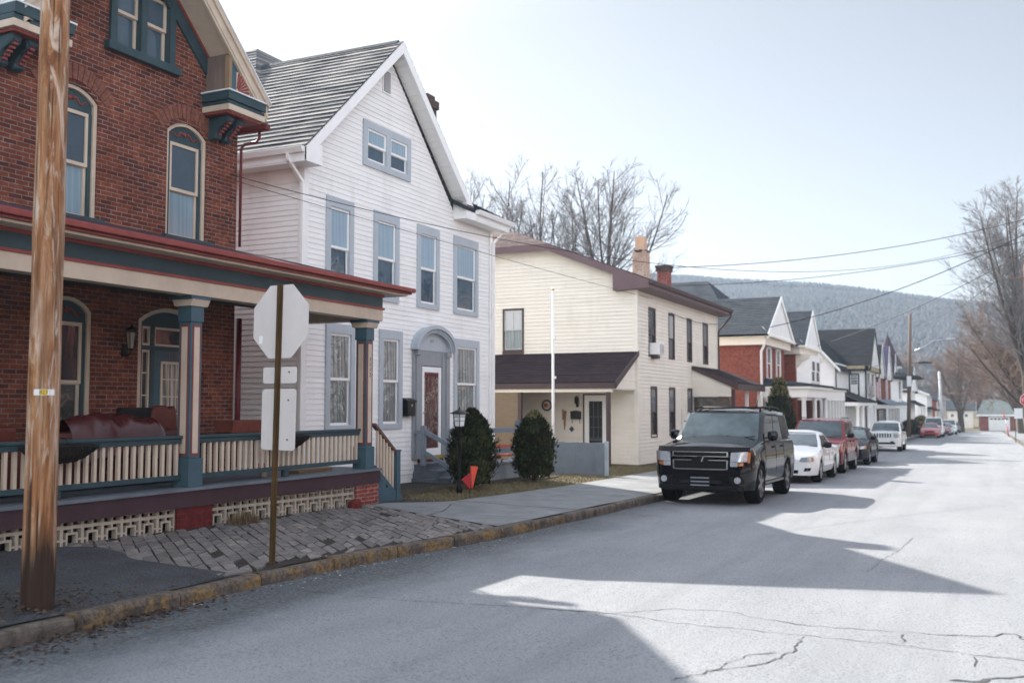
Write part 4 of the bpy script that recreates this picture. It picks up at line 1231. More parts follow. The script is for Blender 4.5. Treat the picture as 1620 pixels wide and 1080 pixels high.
# rumpled cover thrown over the back
m = MB(); nu, nv = 44, 16; vs = []
for i in range(nu+1):
    y = 9.0 + 1.95*i/nu
    for j in range(nv+1):
        t = j/nv
        prof = 1.0 - abs(t-0.45)*1.5
        x = -10.85 + 0.52*t; 
        z = 1.22 + 0.26*math.exp(-((t-0.5)/0.33)**2) + 0.09*noise.noise(Vector((y*3.1, t*3, 2))) + 0.05*abs(noise.noise(Vector((y*7+t*4, t*5, 6)))) + 0.10*math.sin((y-9.0)*1.6+0.4)*0.8 - (0.30*max(0,t-0.8)/0.2 if t > 0.8 else 0)
        if y > 10.5: z -= (y-10.5)*0.45
        vs.append((x, y + 0.03*noise.noise(Vector((y*4,t*6,9))), z))
m.add(vs, [(i*(nv+1)+j,i*(nv+1)+j+1,(i+1)*(nv+1)+j+1,(i+1)*(nv+1)+j) for i in range(nu) for j in range(nv)], 0, True)
tag(m.build('sofa_cover', pm('shiny_red_cover', (0.065,0.014,0.014), 0.25, 0.3, 5, bmp=0.8, bscale=5, spec=0.5), world=True, recalc=False), 'rumpled shiny dark red cover thrown over the back of the porch sofa', 'cover')
ch = thing('armchair', 'small red block armchair at the left end of the porch, left of the wooden pole', 'armchair', (-10.7, 7.75, 0.6))
m = MB(); m.box(-11.1,-10.4,7.4,8.2,0.66,1.05); m.build('seat', M_leather2, ch, bevel=0.04)
m = MB(); m.box(-10.62,-10.40,7.4,8.2,1.05,1.44); m.build('backrest', M_leather2, ch, bevel=0.05)
for y in (7.32, 8.28):
    m = MB(); m.box(-11.1,-10.4,y-0.1,y+0.1,0.66,1.28); m.build('armrest', M_leather2, ch, bevel=0.05)
gr = thing('upright_chair', 'dark backed chair with rust red upholstered posts next to the porch door', 'chair', (-11.2, 10.95, 0.6))
m = MB(); m.box(-11.5,-10.9,10.25,11.05,0.95,1.08); m.build('seat', M_leather2, gr, bevel=0.03)
m = MB(); m.box(-11.02,-10.94,10.25,10.9,1.08,1.66); m.build('backrest', M_dark, gr, bevel=0.02)
m = MB(); pillow(m,(-10.95,11.0,1.42),0.07,0.20,0.27,seed=2); m.build('side_pad', M_leather2, gr)
m = MB(); pillow(m,(-10.95,11.22,1.40),0.06,0.09,0.28,seed=6); m.build('side_pad', M_leather2, gr)
for (x,y) in ((-11.45,10.3),(-11.45,11.0),(-10.95,10.3),(-10.95,11.0)):
    m = MB(); m.box(x-0.025,x+0.025,y-0.025,y+0.025,0.6,0.96); m.build('leg', M_black, gr)
bx = thing('plant_trough', 'red brown wooden trough on a black stand at the right end of the porch', 'trough', (-11.0, 12.9, 0.6))
m = MB(); m.prism([(-11.2,1.25),(-10.85,1.25),(-10.82,1.45),(-11.23,1.45)], 'y', 12.45, 13.4); m.build('trough', pm('redwood', (0.17,0.05,0.035), 0.6, 0.3, 6), bx, bevel=0.01)
m = MB(); m.box(-11.25,-10.8,12.1,13.45,1.18,1.245); 
for (x,y) in ((-11.2,12.15),(-11.2,13.4),(-10.85,12.15),(-10.85,13.4)): m.box(x-0.02,x+0.02,y-0.02,y+0.02,0.6,1.18)
m.build('stand', M_black, bx)
def planter(yc, label):
    t = thing('hanging_planter', label, 'planter', (PX+0.02, yc, 1.03), 'wire planters hooked over the porch railing')
    x = PX - 0.19 + 0.085; L = 0.46; m = MB(); n = 14; vs = []
    for i in range(n+1):
        u = -1 + 2*i/n
        for j in range(9):
            a = math.pi*j/8; rr = 0.19*(1-abs(u)**3.0*0.75)
            vs.append((x + 0.24*(0.5-0.5*math.cos(a)), yc + u*L, 1.22 - rr*math.sin(a)))
    m.add(vs, [(i*9+j,i*9+j+1,(i+1)*9+j+1,(i+1)*9+j) for i in range(n) for j in range(8)], 0, True)
    m.build('coir_liner', pm('coir', (0.018,0.013,0.011), 0.95, 0.5, 30, bmp=1.0, bscale=70), t)
    m = MB()
    m.tube([(x,yc-L,1.23),(x+0.24,yc-L,1.23),(x+0.24,yc+L,1.23),(x,yc+L,1.23),(x,yc-L,1.23)], 0.006, 4)
    for i in range(9):
        u = -0.9+1.8*i/8; pts = []
        for j in range(9):
            a = math.pi*j/8; rr = 0.20*(1-abs(u)**3*0.75)
            pts.append((x + 0.12 - 0.125*math.cos(a), yc+u*L, 1.225-rr*math.sin(a)))
        m.tube(pts, 0.004, 4)
    for k in range(26):
        y = yc - L + 2*L*k/25; m.tube([(x+0.243,y,1.16),(x+0.246,y+0.015,1.21),(x+0.243,y+0.03,1.16)], 0.003, 3)
    for y in (yc-0.2, yc+0.2): m.tube([(x,y,1.23),(x-0.02,y,1.31),(x-0.13,y,1.31)], 0.006, 4)
    m.build('wire_basket', M_black, t)
    m = MB(); rp = random.Random(int(yc*10))
    for k in range(240):
        y = yc + rp.uniform(-L,L)*0.9; xx = x + rp.uniform(0.03,0.2); s = rp.uniform(0.01,0.035)
        m.add([(xx,y,1.19),(xx+0.006,y+0.006,1.19),(xx+rp.uniform(-s,s),y+rp.uniform(-s,s),1.21+s)], [(0,1,2)])
    m.build('dead_plants', M_litter, t)
planter(8.12, 'dark wire planter on the porch railing right beside the wooden pole')
planter(12.2, 'dark wire planter on the porch railing behind the road sign')
m = MB(); m.box(-10.2,-9.95,13.0,13.9,0.602,0.65); tag(m.build('plank', M_tan), 'short orange brown plank lying on the porch floor', 'plank')
fl = thing('potted_flower', 'small red flower in a beige pot on the porch floor', 'flower pot', (-10.0, 12.2, 0.6))
m = MB(); m.lathe((-10.0,12.2,0.6), [(0.05,0),(0.07,0.1),(0.075,0.11)], 12); m.build('pot', M_beige, fl)
m = MB(); rp = random.Random(3)
for k in range(40):
    a = rp.uniform(0,6.28); r = rp.uniform(0,0.12); x, y, z = -10+r*math.cos(a), 12.2+r*math.sin(a), 0.72+rp.uniform(0,0.08); s = 0.02
    m.add([(x-s,y,z),(x,y-s,z+s),(x+s,y,z),(x,y+s,z+s)], [(0,1,2,3)])
m.build('petals', pm('red_petals', (0.4,0.03,0.04), 0.6), fl)
pb = thing('red_boulder', 'broken red painted stone at the foot of the end brick pier', 'stone', (-9.35, 13.8, 0))
m = MB(); pillow(m,(-9.42,13.80,0.02),0.09,0.12,0.13,seed=3); m.build('stone', M_dpier, pb)
# ------------------------------------------------------------------ white gabled house
WX = -12.0; WL, WR = 15.72, 23.88; GR = 21.85; GC = 18.76; WE = 6.50
wh = thing('white_house', 'tall white clapboard house with steep front gable and blue grey window trim', 'house', (WX, 19.8, 0))
F = ('X', WX)
w2 = [(16.57,17.24),(18.31,19.05),(20.15,20.90),(21.93,22.95)]
w1 = [(16.60,17.33),(18.56,19.22),(21.96,23.02)]
openings = [(a,b,4.10,5.75) for a,b in w2] + [(a,b,1.28,3.16) for a,b in w1] + [(20.2,21.15,0.3,2.95),(17.88,18.62,7.0,7.70),(18.80,19.52,7.0,7.70)]
GA = WE + (GR-WL)/2*0.985
m = MB()
clap(m, F, rect(WL,WR,0.12,WE), openings, 0.106)
clap(m, F, [(WL,WE),(GR,WE),((WL+GR)/2,GA)], openings, 0.106)
side = ('y', WL)
clap(m, side, rect(-22,WX,0.12,WE), (), 0.106)
w = m.build('wall', M_white, wh, recalc=False)
m = MB()
hol = [rect(*o) for o in openings]
wallpoly(m, F, [(WL,-0.4),(WR,-0.4),(WR,WE),(GR,WE),((WL+GR)/2,GA),(WL,WE)], hol, 0.12)
wallpoly(m, side, rect(-22,WX,-0.4,WE)); wallpoly(m, ('Y',WR), rect(-22,WX,-0.4,WE)); wallpoly(m, ('x',-22), rect(WL,WR,-0.4,WE))
for o in openings:    # dark rooms behind the windows
    fbox(m, F, o[0]-0.1, o[1]+0.1, -0.6, -0.5, o[2]-0.1, o[3]+0.1)
m.build('backing_wall', M_whitepaint, wh, recalc=False)
m = MB()
m.box(WX+0.02,WX+0.045,WL-0.02,WL+0.10,0.12,WE); m.box(WX-0.10,WX+0.045,WL-0.045,WL-0.02,0.12,WE)
m.box(WX+0.02,WX+0.045,WR-0.10,WR+0.02,0.12,WE); m.box(WX-0.1,WX+0.045,WR+0.02,WR+0.045,0.12,WE)
m.build('corner_board', M_whitetrim, wh)
m = MB(); m.box(-21.9,WX-0.02,WL+0.03,WR-0.03,-0.5,0.13); m.build('foundation', M_wallconc, wh)
G_wu = glass_mat('pane_w_upper', (0.24,0.335,0.405), (0.29,0.38,0.45), 0.05, folds=1)
G_wl = glass_mat('pane_w_lower', (0.03,0.06,0.09), (0.05,0.085,0.12), 0.12)
G_f = glass_mat('pane_front_room', (0.10,0.11,0.11), (0.30,0.31,0.30), 1.2, folds=1)
G_fl = glass_mat('pane_front_lace', (0.22,0.24,0.24), (0.11,0.125,0.12), 0.6, folds=1)
for a, b in w2: window(wh, F, a, b, 4.10, 5.75, 0.145, 0.05, M_bluegrey, M_whitetrim, G_wu, G_wl, 0.5, 0.04, top=0.20)
for a, b in w1: window(wh, F, a, b, 1.28, 3.16, 0.145, 0.05, M_bluegrey, M_whitetrim, G_f, G_fl, 0.5, 0.04, top=0.20)
# attic pair: one casing
ao = [(17.88,18.62),(18.80,19.52)]
for k, (a, b) in enumerate(ao): window(wh, F, a, b, 7.0, 7.70, 0.0, 0.04, M_bluegrey, M_whitetrim, G_wu, G_wl, 0.5, 0.03)
m = MB()
fbox(m,F,17.72,17.88,-0.03,0.05,6.86,7.86); fbox(m,F,19.52,19.67,-0.03,0.05,6.86,7.86); fbox(m,F,18.62,18.80,-0.03,0.05,7.0,7.70); fbox(m,F,17.88,19.52,-0.03,0.05,7.70,7.86); fbox(m,F,17.88,19.52,-0.03,0.05,6.86,7.0)
m.build('attic_window_casing', M_bluegrey, wh)
m = MB(); fbox(m,F,18.48,18.82,0.01,0.035,8.66,9.22); v = m.build('gable_vent', M_whitetrim, wh)
m = MB()
for k in range(9): 
    z = 8.71+0.055*k; m.add([fp(F,18.52,0.036,z+0.042),fp(F,18.78,0.036,z+0.042),fp(F,18.78,0.055,z+0.005),fp(F,18.52,0.055,z+0.005)], [(0,1,2,3)])
m.build('louvre', M_whitetrim, v)
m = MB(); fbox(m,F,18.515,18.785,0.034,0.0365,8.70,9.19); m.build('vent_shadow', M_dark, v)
# roofs
RXF = WX + 0.36; RY = GC; RZ = 9.86; e0, e1 = WL-0.42, GR+0.36; ez0 = 6.66; ez1 = 6.66
m = MB()
slab(m,(RXF,e0,ez0),(-22.3,e0,ez0),(-22.3,RY,RZ),(RXF,RY,RZ),0.10)
slab(m,(RXF,e1,ez1),(-16.5,e1,ez1),(-16.5,RY,RZ),(RXF,RY,RZ),0.10)
courses(m,(-22.3,e0-0.02,ez0),(RXF+0.02,e0-0.02,ez0),(RXF+0.02,RY,RZ),(-22.3,RY,RZ),0.19,0.028)
courses(m,(RXF+0.02,e1+0.02,ez1),(-16.5,e1+0.02,ez1),(-16.5,RY,RZ),(RXF+0.02,RY,RZ),0.19,0.02)
# cross roof at the back and the low front slope over the right bay
pk = (-16.45,19.40,10.56)
courses(m,(-18.45,17.50,8.75),(-14.75,17.50,8.75),(-16.15,19.20,10.54),(-16.85,19.20,10.54),0.19,0.02)
m.add([(-14.75,17.50,8.75),(-16.15,19.20,10.54),(-16.15,22.90,10.54),(-14.15,22.90,8.50),(-14.75,20.40,9.10)], [(0,4,1),(4,3,2,1)])
m.add([(-18.45,17.50,8.75),(-16.85,19.20,10.54),(-16.85,22.90,10.54),(-18.75,22.90,8.50)], [(0,1,2,3)]); m.add([(-16.15,19.20,10.54),(-16.85,19.20,10.54),(-16.85,22.90,10.54),(-16.15,22.90,10.54)], [(0,1,2,3)])
rf = m.build('roof', M_roofW, wh, recalc=False)
m = MB()
slab(m,(WX+0.40,GR-0.2,6.66),(WX+0.40,WR+0.35,6.66),(-16.5,WR+0.35,9.2),(-16.5,GR-0.2,9.2),0.10)
m.add([(-22,WR+0.35,6.6),(WX+0.4,WR+0.35,6.6),(-16.5,WR+0.35,9.15)], [(0,1,2)])
slab(m,(-22.3,GR-4,6.66),(-22.3,WR+0.35,6.66),(-16.5,WR+0.35,9.2),(-16.5,GR-4,9.2),0.10)
courses(m,(WX+0.42,GR-0.1,6.67),(WX+0.42,WR+0.37,6.67),(-16.5,WR+0.37,9.21),(-16.5,GR-0.1,9.21),0.19,0.02)
m.build('side_roof', M_roofD, wh, recalc=False)
m = MB()
for k in range(48):
    x = RXF - 0.1 - 0.22*k
    m.prism([(RY-0.11,RZ-0.06),(RY,RZ+0.045),(RY+0.11,RZ-0.06)], 'x', x, x-0.21)
m.build('ridge_cap', M_roofD, rf)
# rake boards, soffits, eave boxes, gutters
def rake(pts, x0, x1, mat, name, par): 
    mm = MB(); mm.prism(pts, 'x', x0, x1); return mm.build(name, mat, par)
sl0 = (RZ-ez0)/(RY-e0); sl1 = (RZ-ez1)/(e1-RY)
m = MB()
m.prism([(e0-0.03,ez0-0.03),(RY,RZ-0.02),(RY,RZ-0.28),(e0-0.03,ez0-0.29)], 'x', RXF-0.005, RXF+0.03)
m.prism([(e1+0.03,ez1-0.03),(RY,RZ-0.02),(RY,RZ-0.28),(e1+0.03,ez1-0.29)], 'x', RXF-0.005, RXF+0.03)
m.build('rake_board', M_whitetrim, wh)
m = MB()
m.add([(WX,e0,ez0-0.24),(RXF,e0,ez0-0.24),(RXF,RY,RZ-0.22),(WX,RY,RZ-0.22)], [(0,1,2,3)])
m.add([(WX,e1,ez1-0.24),(RXF,e1,ez1-0.24),(RXF,RY,RZ-0.22),(WX,RY,RZ-0.22)], [(0,1,2,3)])
for i in range(26):     # soffit panel ribs
    for (e, ez) in ((e0,ez0),(e1,ez1)):
        t = i/26; y = e+(RY-e)*t; z = ez-0.245+(RZ-ez)*t; m.box(WX+0.02,RXF-0.01,y-0.008,y+0.008,z-0.008,z+0.002)
m.build('soffit', M_whitetrim, wh)
m = MB()
# boxed ends
m.prism([(e0-0.03,ez0-0.30),(WL+0.06,ez0-0.30),(WL+0.06,ez0+0.12),(e0-0.03,ez0-0.28+0.26)], 'x', WX, RXF+0.028)
m.prism([(GR-0.06,ez1-0.30),(e1+0.03,ez1-0.30),(e1+0.03,ez1-0.02),(GR-0.06,ez1+0.1)], 'x', WX, RXF+0.028)
m.box(-22,WX-0.001,e0,WL-0.046,ez0-0.30,ez0-0.27); m.box(-22,WX,e0-0.012,e0+0.012,ez0-0.27,ez0-0.06)
m.box(WX+0.046,WX+0.40,e1+0.03,WR+0.35,ez1-0.30,ez1-0.27); m.box(WX+0.38,WX+0.41,e1+0.03,WR+0.35,ez1-0.27,ez1-0.04)
m.build('eave_box', M_whitetrim, wh)
m = MB()
prof = [(0,0),(0.0,-0.11),(-0.08,-0.11),(-0.12,-0.02),(-0.12,0.0)]
m.prism([(e0-0.013+p[0], ez0-0.02+p[1]) for p in prof], 'x', -22.2, RXF-0.02)
m.prism([(WX+0.41-p[0], ez1-0.02+p[1]) for p in prof], 'y', e1+0.05, WR+0.45)
m.build('gutter', M_whitetrim, wh)
m = MB()
def ds(pts): 
    for p, q in zip(pts, pts[1:]): m.beam(p, q, 0.075, 0.055)
ds([(WX-0.02,e0-0.07,ez0-0.12),(WX-0.02,e0-0.05,ez0-0.25),(WX+0.05,WL-0.12,ez0-0.62),(WX+0.05,WL-0.09,ez0-0.8),(WX+0.05,WL-0.09,0.15)])
ds([(WX+0.33,WR+0.20,ez1-0.14),(WX+0.30,WR+0.18,ez1-0.3),(WX+0.09,WR+0.02,ez1-0.62),(WX+0.09,WR+0.02,0.15)])
m.build('downspout', M_whitetrim, wh)
m = MB(); m.box(-13.0,-12.6,21.55,21.98,7.3,9.45); m.box(-13.05,-12.55,21.5,22.03,9.28,9.48); m.box(-12.97,-12.63,21.58,21.95,9.48,9.62); 
for i in range(10):
    a = 9.32 + 0.02*(i%3); m.box(-13.02+0.045*i,-12.99+0.045*i,21.47,21.50,a,a+0.10)
m.build('chimney', brick_mat('sooty_brick', (0.13,0.075,0.065),(0.09,0.06,0.055),(0.16,0.14,0.13),(0.5,0.5,0.5)), rf)

# front door with pilasters and a fanlight hood
DC = 20.68
m = MB()
fbox(m,F,19.82,20.20,0.0,0.07,0.45,2.98); fbox(m,F,21.16,21.54,0.0,0.07,0.45,2.98); fbox(m,F,20.2,21.16,-0.02,0.05,2.62,2.98)
for u in (19.90,21.32):
    fbox(m,F,u,u+0.15,0.07,0.10,0.55,2.86); fbox(m,F,u-0.03,u+0.18,0.07,0.14,2.86,2.98); fbox(m,F,u-0.02,u+0.17,0.07,0.12,0.45,0.58)
ds_ = m.build('door_surround', pm('blue_grey_door_trim', (0.27,0.285,0.30), 0.5, 0.08, 2), wh)
m = MB(); rr = 0.62
n = 24; ow, ih = 0.90, 0.56
def arc(rw, rh, t): return (DC + rw*math.cos(t), 2.98 + rh*math.sin(t))
for k in range(n):
    t0, t1 = math.pi*k/n, math.pi*(k+1)/n
    q = [arc(0.74,0.42,t0), arc(0.93,0.58,t0), arc(0.93,0.58,t1), arc(0.74,0.42,t1)]
    fprism(m, F, q, 0.0, 0.17)
    q = [arc(0.86,0.52,t0), arc(0.955,0.605,t0), arc(0.955,0.605,t1), arc(0.86,0.52,t1)]
    fprism(m, F, q, 0.17, 0.23)
m.build('arched_hood', M_bluegrey, ds_)
m = MB()
for k in range(34):
    t = math.pi*(k+0.5)/34
    q = [arc(0.79,0.455,t-0.022), arc(0.85,0.51,t-0.022), arc(0.85,0.51,t+0.022), arc(0.79,0.455,t+0.022)]
    fprism(m, F, q, 0.17, 0.20)
m.build('dentils', M_bluegrey, ds_)
m = MB(); fprism(m, F, [arc(0.75,0.43,math.pi*k/24) for k in range(25)], 0.0, 0.06); m.build('tympanum', M_bluegrey, ds_)
text('64', F, DC-0.02, 3.22, 0.062, 0.16, pm('dull_plate', (0.28,0.30,0.34), 0.6), ds_)
m = MB(); p, q = 0.50, 2.60; a, b = 20.22, 21.14; s = 0.115
fbox(m,F,a,a+s,0.0,0.05,p,q); fbox(m,F,b-s,b,0.0,0.05,p,q); fbox(m,F,a+s,b-s,0.0,0.05,p,p+0.17); fbox(m,F,a+s,b-s,0.0,0.05,q-0.13,q)
sd = m.build('door', M_whitetrim, wh, bevel=0.006)
m = MB(); fbox(m,F,a+s-0.01,b-s+0.01,0.02,0.03,p+0.1,q-0.1); m.build('pane', glass_mat('storm_door_pane', (0.035,0.008,0.014), (0.12,0.045,0.035), 0.9), sd)
m = MB(); fbox(m,F,a+s+0.02,b-s-0.02,0.031,0.036,2.36,2.44); fbox(m,F,a+s+0.12,a+s+0.15,0.031,0.036,2.0,2.36); fbox(m,F,a+s+0.30,a+s+0.33,0.031,0.036,2.0,2.36); m.build('inner_door_bars', pm('oxblood', (0.12,0.02,0.03), 0.5), sd)
m = MB(); m.lathe(fp(F,a+0.06,0.06,1.52), [(0.0,0.05),(0.025,0.04),(0.025,0.02),(0.01,0)], 8, axis='x'); m.build('handle', pm('brass', (0.45,0.33,0.12), 0.3, metal=1.0), sd)
m = MB(); fbox(m,F,20.1,21.25,0.0,0.08,0.42,0.50); m.build('threshold', pm('ochre_paint', (0.32,0.23,0.05), 0.5), sd)
m = MB(); fbox(m,F,20.1,21.25,0.0,0.06,0.34,0.42); m.build('kick_board', M_dred, sd)
# stoop
m = MB()
for k in range(4):
    m.box(WX, WX+0.42+0.29*k, 19.95-0.05*k, 21.45+0.03*k, -0.4, 0.32-0.155*k)
    m.box(WX+0.42+0.29*k-0.3, WX+0.42+0.29*k+0.03, 19.93-0.05*k, 21.47+0.03*k, 0.32-0.155*k, 0.36-0.155*k)
stp = m.build('stoop', M_deckgrey, wh, bevel=0.006)
M_rail = pm('grey_blue_rail', (0.20,0.235,0.27), 0.55, 0.12, 3, dirt=0.2)
def stoop_rail(y, lower=True):
    m = MB(); x0, x1 = WX+0.30, WX+1.12
    m.box(x1-0.06,x1+0.06,y-0.06,y+0.06,-0.06,0.83)
    m.box(x0-0.05,x0+0.05,y-0.05,y+0.05,0.3,1.22)
    m.beam((x0,y,1.10),(x1,y,0.72),0.05,0.10); m.beam((x0,y,0.62),(x1,y,0.22),0.05,0.10)
    m.box(WX+0.05,x0,y-0.025,y+0.025,1.02,1.11)
    m.build('stoop_railing', M_rail, wh, bevel=0.005)
stoop_rail(19.88); stoop_rail(21.55)
mbx = thing('mailbox', 'black wall mailbox left of the white house front door', 'mailbox', (WX+0.05, 19.62, 1.6))
m = MB(); m.box(WX+0.02,WX+0.17,19.40,19.74,1.44,1.80); m.build('box', M_black, mbx, bevel=0.02)
m = MB(); m.prism([(WX+0.02,1.80),(WX+0.20,1.76),(WX+0.20,1.79),(WX+0.02,1.86)], 'y', 19.38, 19.76); m.build('lid', M_black, mbx)
m = MB(); m.lathe((WX+0.171,19.57,1.68), [(0.035,0),(0.03,0.012),(0,0.015)], 10, axis='x'); m.build('emblem', MATS['brass'], mbx)

# ---- front garden of the white house
lp = thing('lamp_post', 'black garden lamp post with a white glass lantern in front of the white house', 'lamp post', (-9.5, 17.55, 0))
m = MB(); g = -0.05
m.lathe((-9.5,17.55,g), [(0.06,0),(0.06,0.12),(0.04,0.16),(0.034,0.3),(0.034,1.27),(0.05,1.29),(0.05,1.32)], 12)
m.tube([(-9.5,17.35,g+1.02),(-9.5,17.75,g+1.02)], 0.012, 6)
m.build('pole', M_black, lp)
m = MB(); m.lathe((-9.5,17.55,g+1.32), [(0.09,0),(0.105,0.015),(0.14,0.24),(0.13,0.25)], 6, smooth=False); m.build('lantern_glass', pm('opal_glass', (0.72,0.74,0.74), 0.2, 0.03), lp)
m = MB()
for k in range(6):
    a = k*1.0472; m.tube([(-9.5+0.107*math.cos(a),17.55+0.107*math.sin(a),g+1.32),(-9.5+0.143*math.cos(a),17.55+0.143*math.sin(a),g+1.57)], 0.008, 4)
for (r, z) in ((0.122,1.43),(0.135,1.51)):
    m.tube([(-9.5+r*math.cos(k*1.0472),17.55+r*math.sin(k*1.0472),g+z) for k in range(7)], 0.005, 4)
m.lathe((-9.5,17.55,g+1.57), [(0.20,0),(0.19,0.015),(0.06,0.075),(0.02,0.09),(0.012,0.13),(0.0,0.135)], 12)
m.build('lantern_frame', M_black, lp)
gf = thing('garden_flag', 'orange red folded garden flag hanging from a short stake beside the lamp post', 'flag', (-9.2, 17.5, 0))
m = MB(); m.tube([(-9.2,17.42,-0.1),(-9.2,17.42,0.55),(-9.2,17.46,0.57),(-9.2,17.72,0.55)], 0.007, 5); m.build('stake', M_black, gf)
m = MB()
m.add([(-9.19,17.47,0.50),(-9.17,17.72,0.475),(-9.17,17.49,0.06),(-9.215,17.47,0.50),(-9.2,17.72,0.475),(-9.2,17.49,0.06)], [(0,1,2),(5,4,3),(0,3,4,1),(1,4,5,2),(2,5,3,0)]); fl1 = m.build('flag_cloth', pm('orange_red_cloth', (0.72,0.10,0.06), 0.7, 0.1, 6), gf)
m = MB()
m.add([(-9.2,17.10,0.25),(-9.19,17.46,0.36),(-9.185,17.42,0.05),(-9.22,17.10,0.25),(-9.215,17.46,0.36),(-9.21,17.42,0.05)], [(0,1,2),(5,4,3),(0,3,4,1),(1,4,5,2),(2,5,3,0)]); m.build('flag_fold', pm('crimson_cloth', (0.42,0.03,0.04), 0.7, 0.1, 6), gf)

M_ever = [pm('evergreen_a', (0.030,0.042,0.020), 0.75, 0.4, 9), pm('evergreen_b', (0.018,0.026,0.014), 0.75, 0.4, 9), pm('evergreen_c', (0.068,0.078,0.034), 0.75, 0.4, 9)]
M_ever_tip = pm('yellow_tips', (0.26,0.22,0.10), 0.8, 0.4, 9)
M_bark = pm('bark', (0.085,0.068,0.055), 0.95, 0.4, 8, (3,3,0.6), bmp=0.8, bscale=30)
def evergreen(label, x, y, z, w, h, n, seed, prof, group=None, tips=0.0, leaf=0.075, stem=0.12):
    t = thing('evergreen_shrub', label, 'shrub', (x, y, z), group)
    re = random.Random(seed); m = MB()
    for k in range(n):
        f = re.random()**0.8; a = re.uniform(0, 6.283)
        R0 = prof(f)*w/2*(1 + 0.26*noise.noise(Vector((math.cos(a)*1.6+seed, math.sin(a)*1.6, f*5.5))) + 0.12*noise.noise(Vector((math.cos(a)*5+seed, math.sin(a)*5, f*16))))
        rr = R0*math.sqrt(re.uniform(0.35, 1.0)) if re.random() > 0.12 else R0*re.uniform(0.95,1.16)
        px, py, pz = x+rr*math.cos(a), y+rr*math.sin(a), z+stem+f*(h-stem)
        up = Vector((math.cos(a)*re.uniform(0.1,0.9), math.sin(a)*re.uniform(0.1,0.9), re.uniform(0.5,1.3))).normalized()
        sd = Vector((-math.sin(a)+re.uniform(-.8,.8), math.cos(a)+re.uniform(-.8,.8), re.uniform(-.4,.4))).normalized()
        L = leaf*re.uniform(0.6,1.4); Wd = leaf*re.uniform(0.22,0.45); c = Vector((px,py,pz))
        cl = noise.noise(Vector((px*2.6, py*2.6, pz*2.6+seed)))
        mi = 3 if (tips and f > 1-tips and re.random() < 0.55) else (re.choice((2,2,0)) if cl > 0.22 else re.choice((1,1,4)) if cl < -0.34 else re.choice((0,0,1,1,2)))
        m.add([c - sd*Wd*0.4, c + up*L*0.5 - sd*Wd, c + up*L, c + up*L*0.5 + sd*Wd, c + sd*Wd*0.4], [(0,1,2,3,4)], mi)
    m.build('foliage', M_ever + [M_ever_tip, pm('evergreen_brown', (0.06,0.042,0.024), 0.85, 0.4, 9)], t, recalc=False)
    m = MB(); m.tube([(x,y,z-0.1),(x,y,z+h*0.35),(x+0.02,y,z+h*0.7)], [0.07*w,0.05*w,0.02], 8)
    for k in range(5): 
        a = k*1.3; m.tube([(x,y,z+0.15+0.05*k),(x+0.2*w*math.cos(a),y+0.2*w*math.sin(a),z+0.5*h)], [0.03*w,0.012], 5)
    m.build('stem', M_bark, t)
    return t
egg = lambda f: max(0.02, math.sin(math.pi*min(1,(0.16+0.84*f))**0.82))**0.62
evergreen('dark clipped evergreen shrub behind the lamp post', -9.75, 18.55, gz(18.5)+0.18, 0.98, 1.66, 9000, 3, egg)
evergreen('dark egg shaped evergreen shrub with pale tips in front of the flagpole', -9.75, 21.75, gz(21.7)+0.16, 0.96, 1.66, 9000, 8, egg, tips=0.10)

# low concrete wall and rail beside the house
lw = thing('low_wall', 'low pale concrete garden wall between the two evergreen shrubs', 'wall', (-10.75, 22.2, 0))
m = MB(); m.box(-10.95,-10.68,20.9,23.5,-0.5,0.27); m.box(-12.0,-10.95,23.3,23.5,-0.5,0.27); m.build('wall', M_wallconc, lw)
m = MB(); m.box(-10.97,-10.64,20.86,23.54,0.27,0.32); m.build('coping', M_wallconc, lw, bevel=0.01)
tr = thing('timber_rail', 'grey blue two rail timber railing on top of the low concrete wall', 'railing', (-10.8, 22.2, 0.32))
for y in (23.1, 21.0):
    m = MB(); m.box(-10.87,-10.75,y-0.07,y+0.07,0.322,1.30); m.build('post', M_rail, tr, bevel=0.006)
m = MB(); m.box(-10.75,-10.71,20.95,23.15,1.02,1.14); m.build('rail', M_rail, tr); m = MB(); m.box(-10.75,-10.71,20.95,23.15,0.52,0.64); m.build('rail', M_rail, tr)
# ------------------------------------------------------------------ cream house
CX = -10.4; CY0, CY1 = 31.5, 42.4; CB = -0.45
ch_ = thing('cream_house', 'cream clapboard house with brown eaves and a dark lean-to porch roof', 'house', (CX, 37, -0.4))
F = ('X', CX); S = ('y', CY0)
up4 = [(32.80,33.50),(35.20,35.85),(37.66,38.26),(40.06,40.78)]
lo3 = [(32.98,33.60),(35.18,35.85),(37.66,38.24)]
side_w = [(-15.25,-14.57,3.60,5.0)]
op = [(a,b,3.40,5.0) for a,b in up4] + [(a,b,0.62,2.28) for a,b in lo3]
ZE = 5.50; slope = 0.395; RDX = -16.5
def crz(x): return 5.80 + slope*(-9.88 - x if x > RDX else (x+23.12))
wall_side = [(-22.6,CB),(CX,CB),(CX,crz(CX)-0.16),(-13.5,crz(-13.5)-0.16),(-19.5,crz(-19.5)-0.16),(-22.6,crz(-22.6)-0.16)]
m = MB()
clap(m, S, wall_side, side_w + [(-12.30,-11.40,-0.3,2.05)], 0.125, 0.026)
clap(m, F, rect(CY0,CY1,CB,ZE), op, 0.125, 0.026)
m.build('wall', M_cream, ch_, recalc=False)
m = MB()
wallpoly(m, S, wall_side, [rect(*o) for o in side_w] + [rect(-12.30,-11.40,-0.3,2.05)], 0.1)
wallpoly(m, F, rect(CY0,CY1,CB-0.5,ZE), [rect(*o) for o in op], 0.1)
wallpoly(m, ('Y',CY1), wall_side); wallpoly(m, ('x',-22.6), rect(CY0,CY1,CB,ZE))
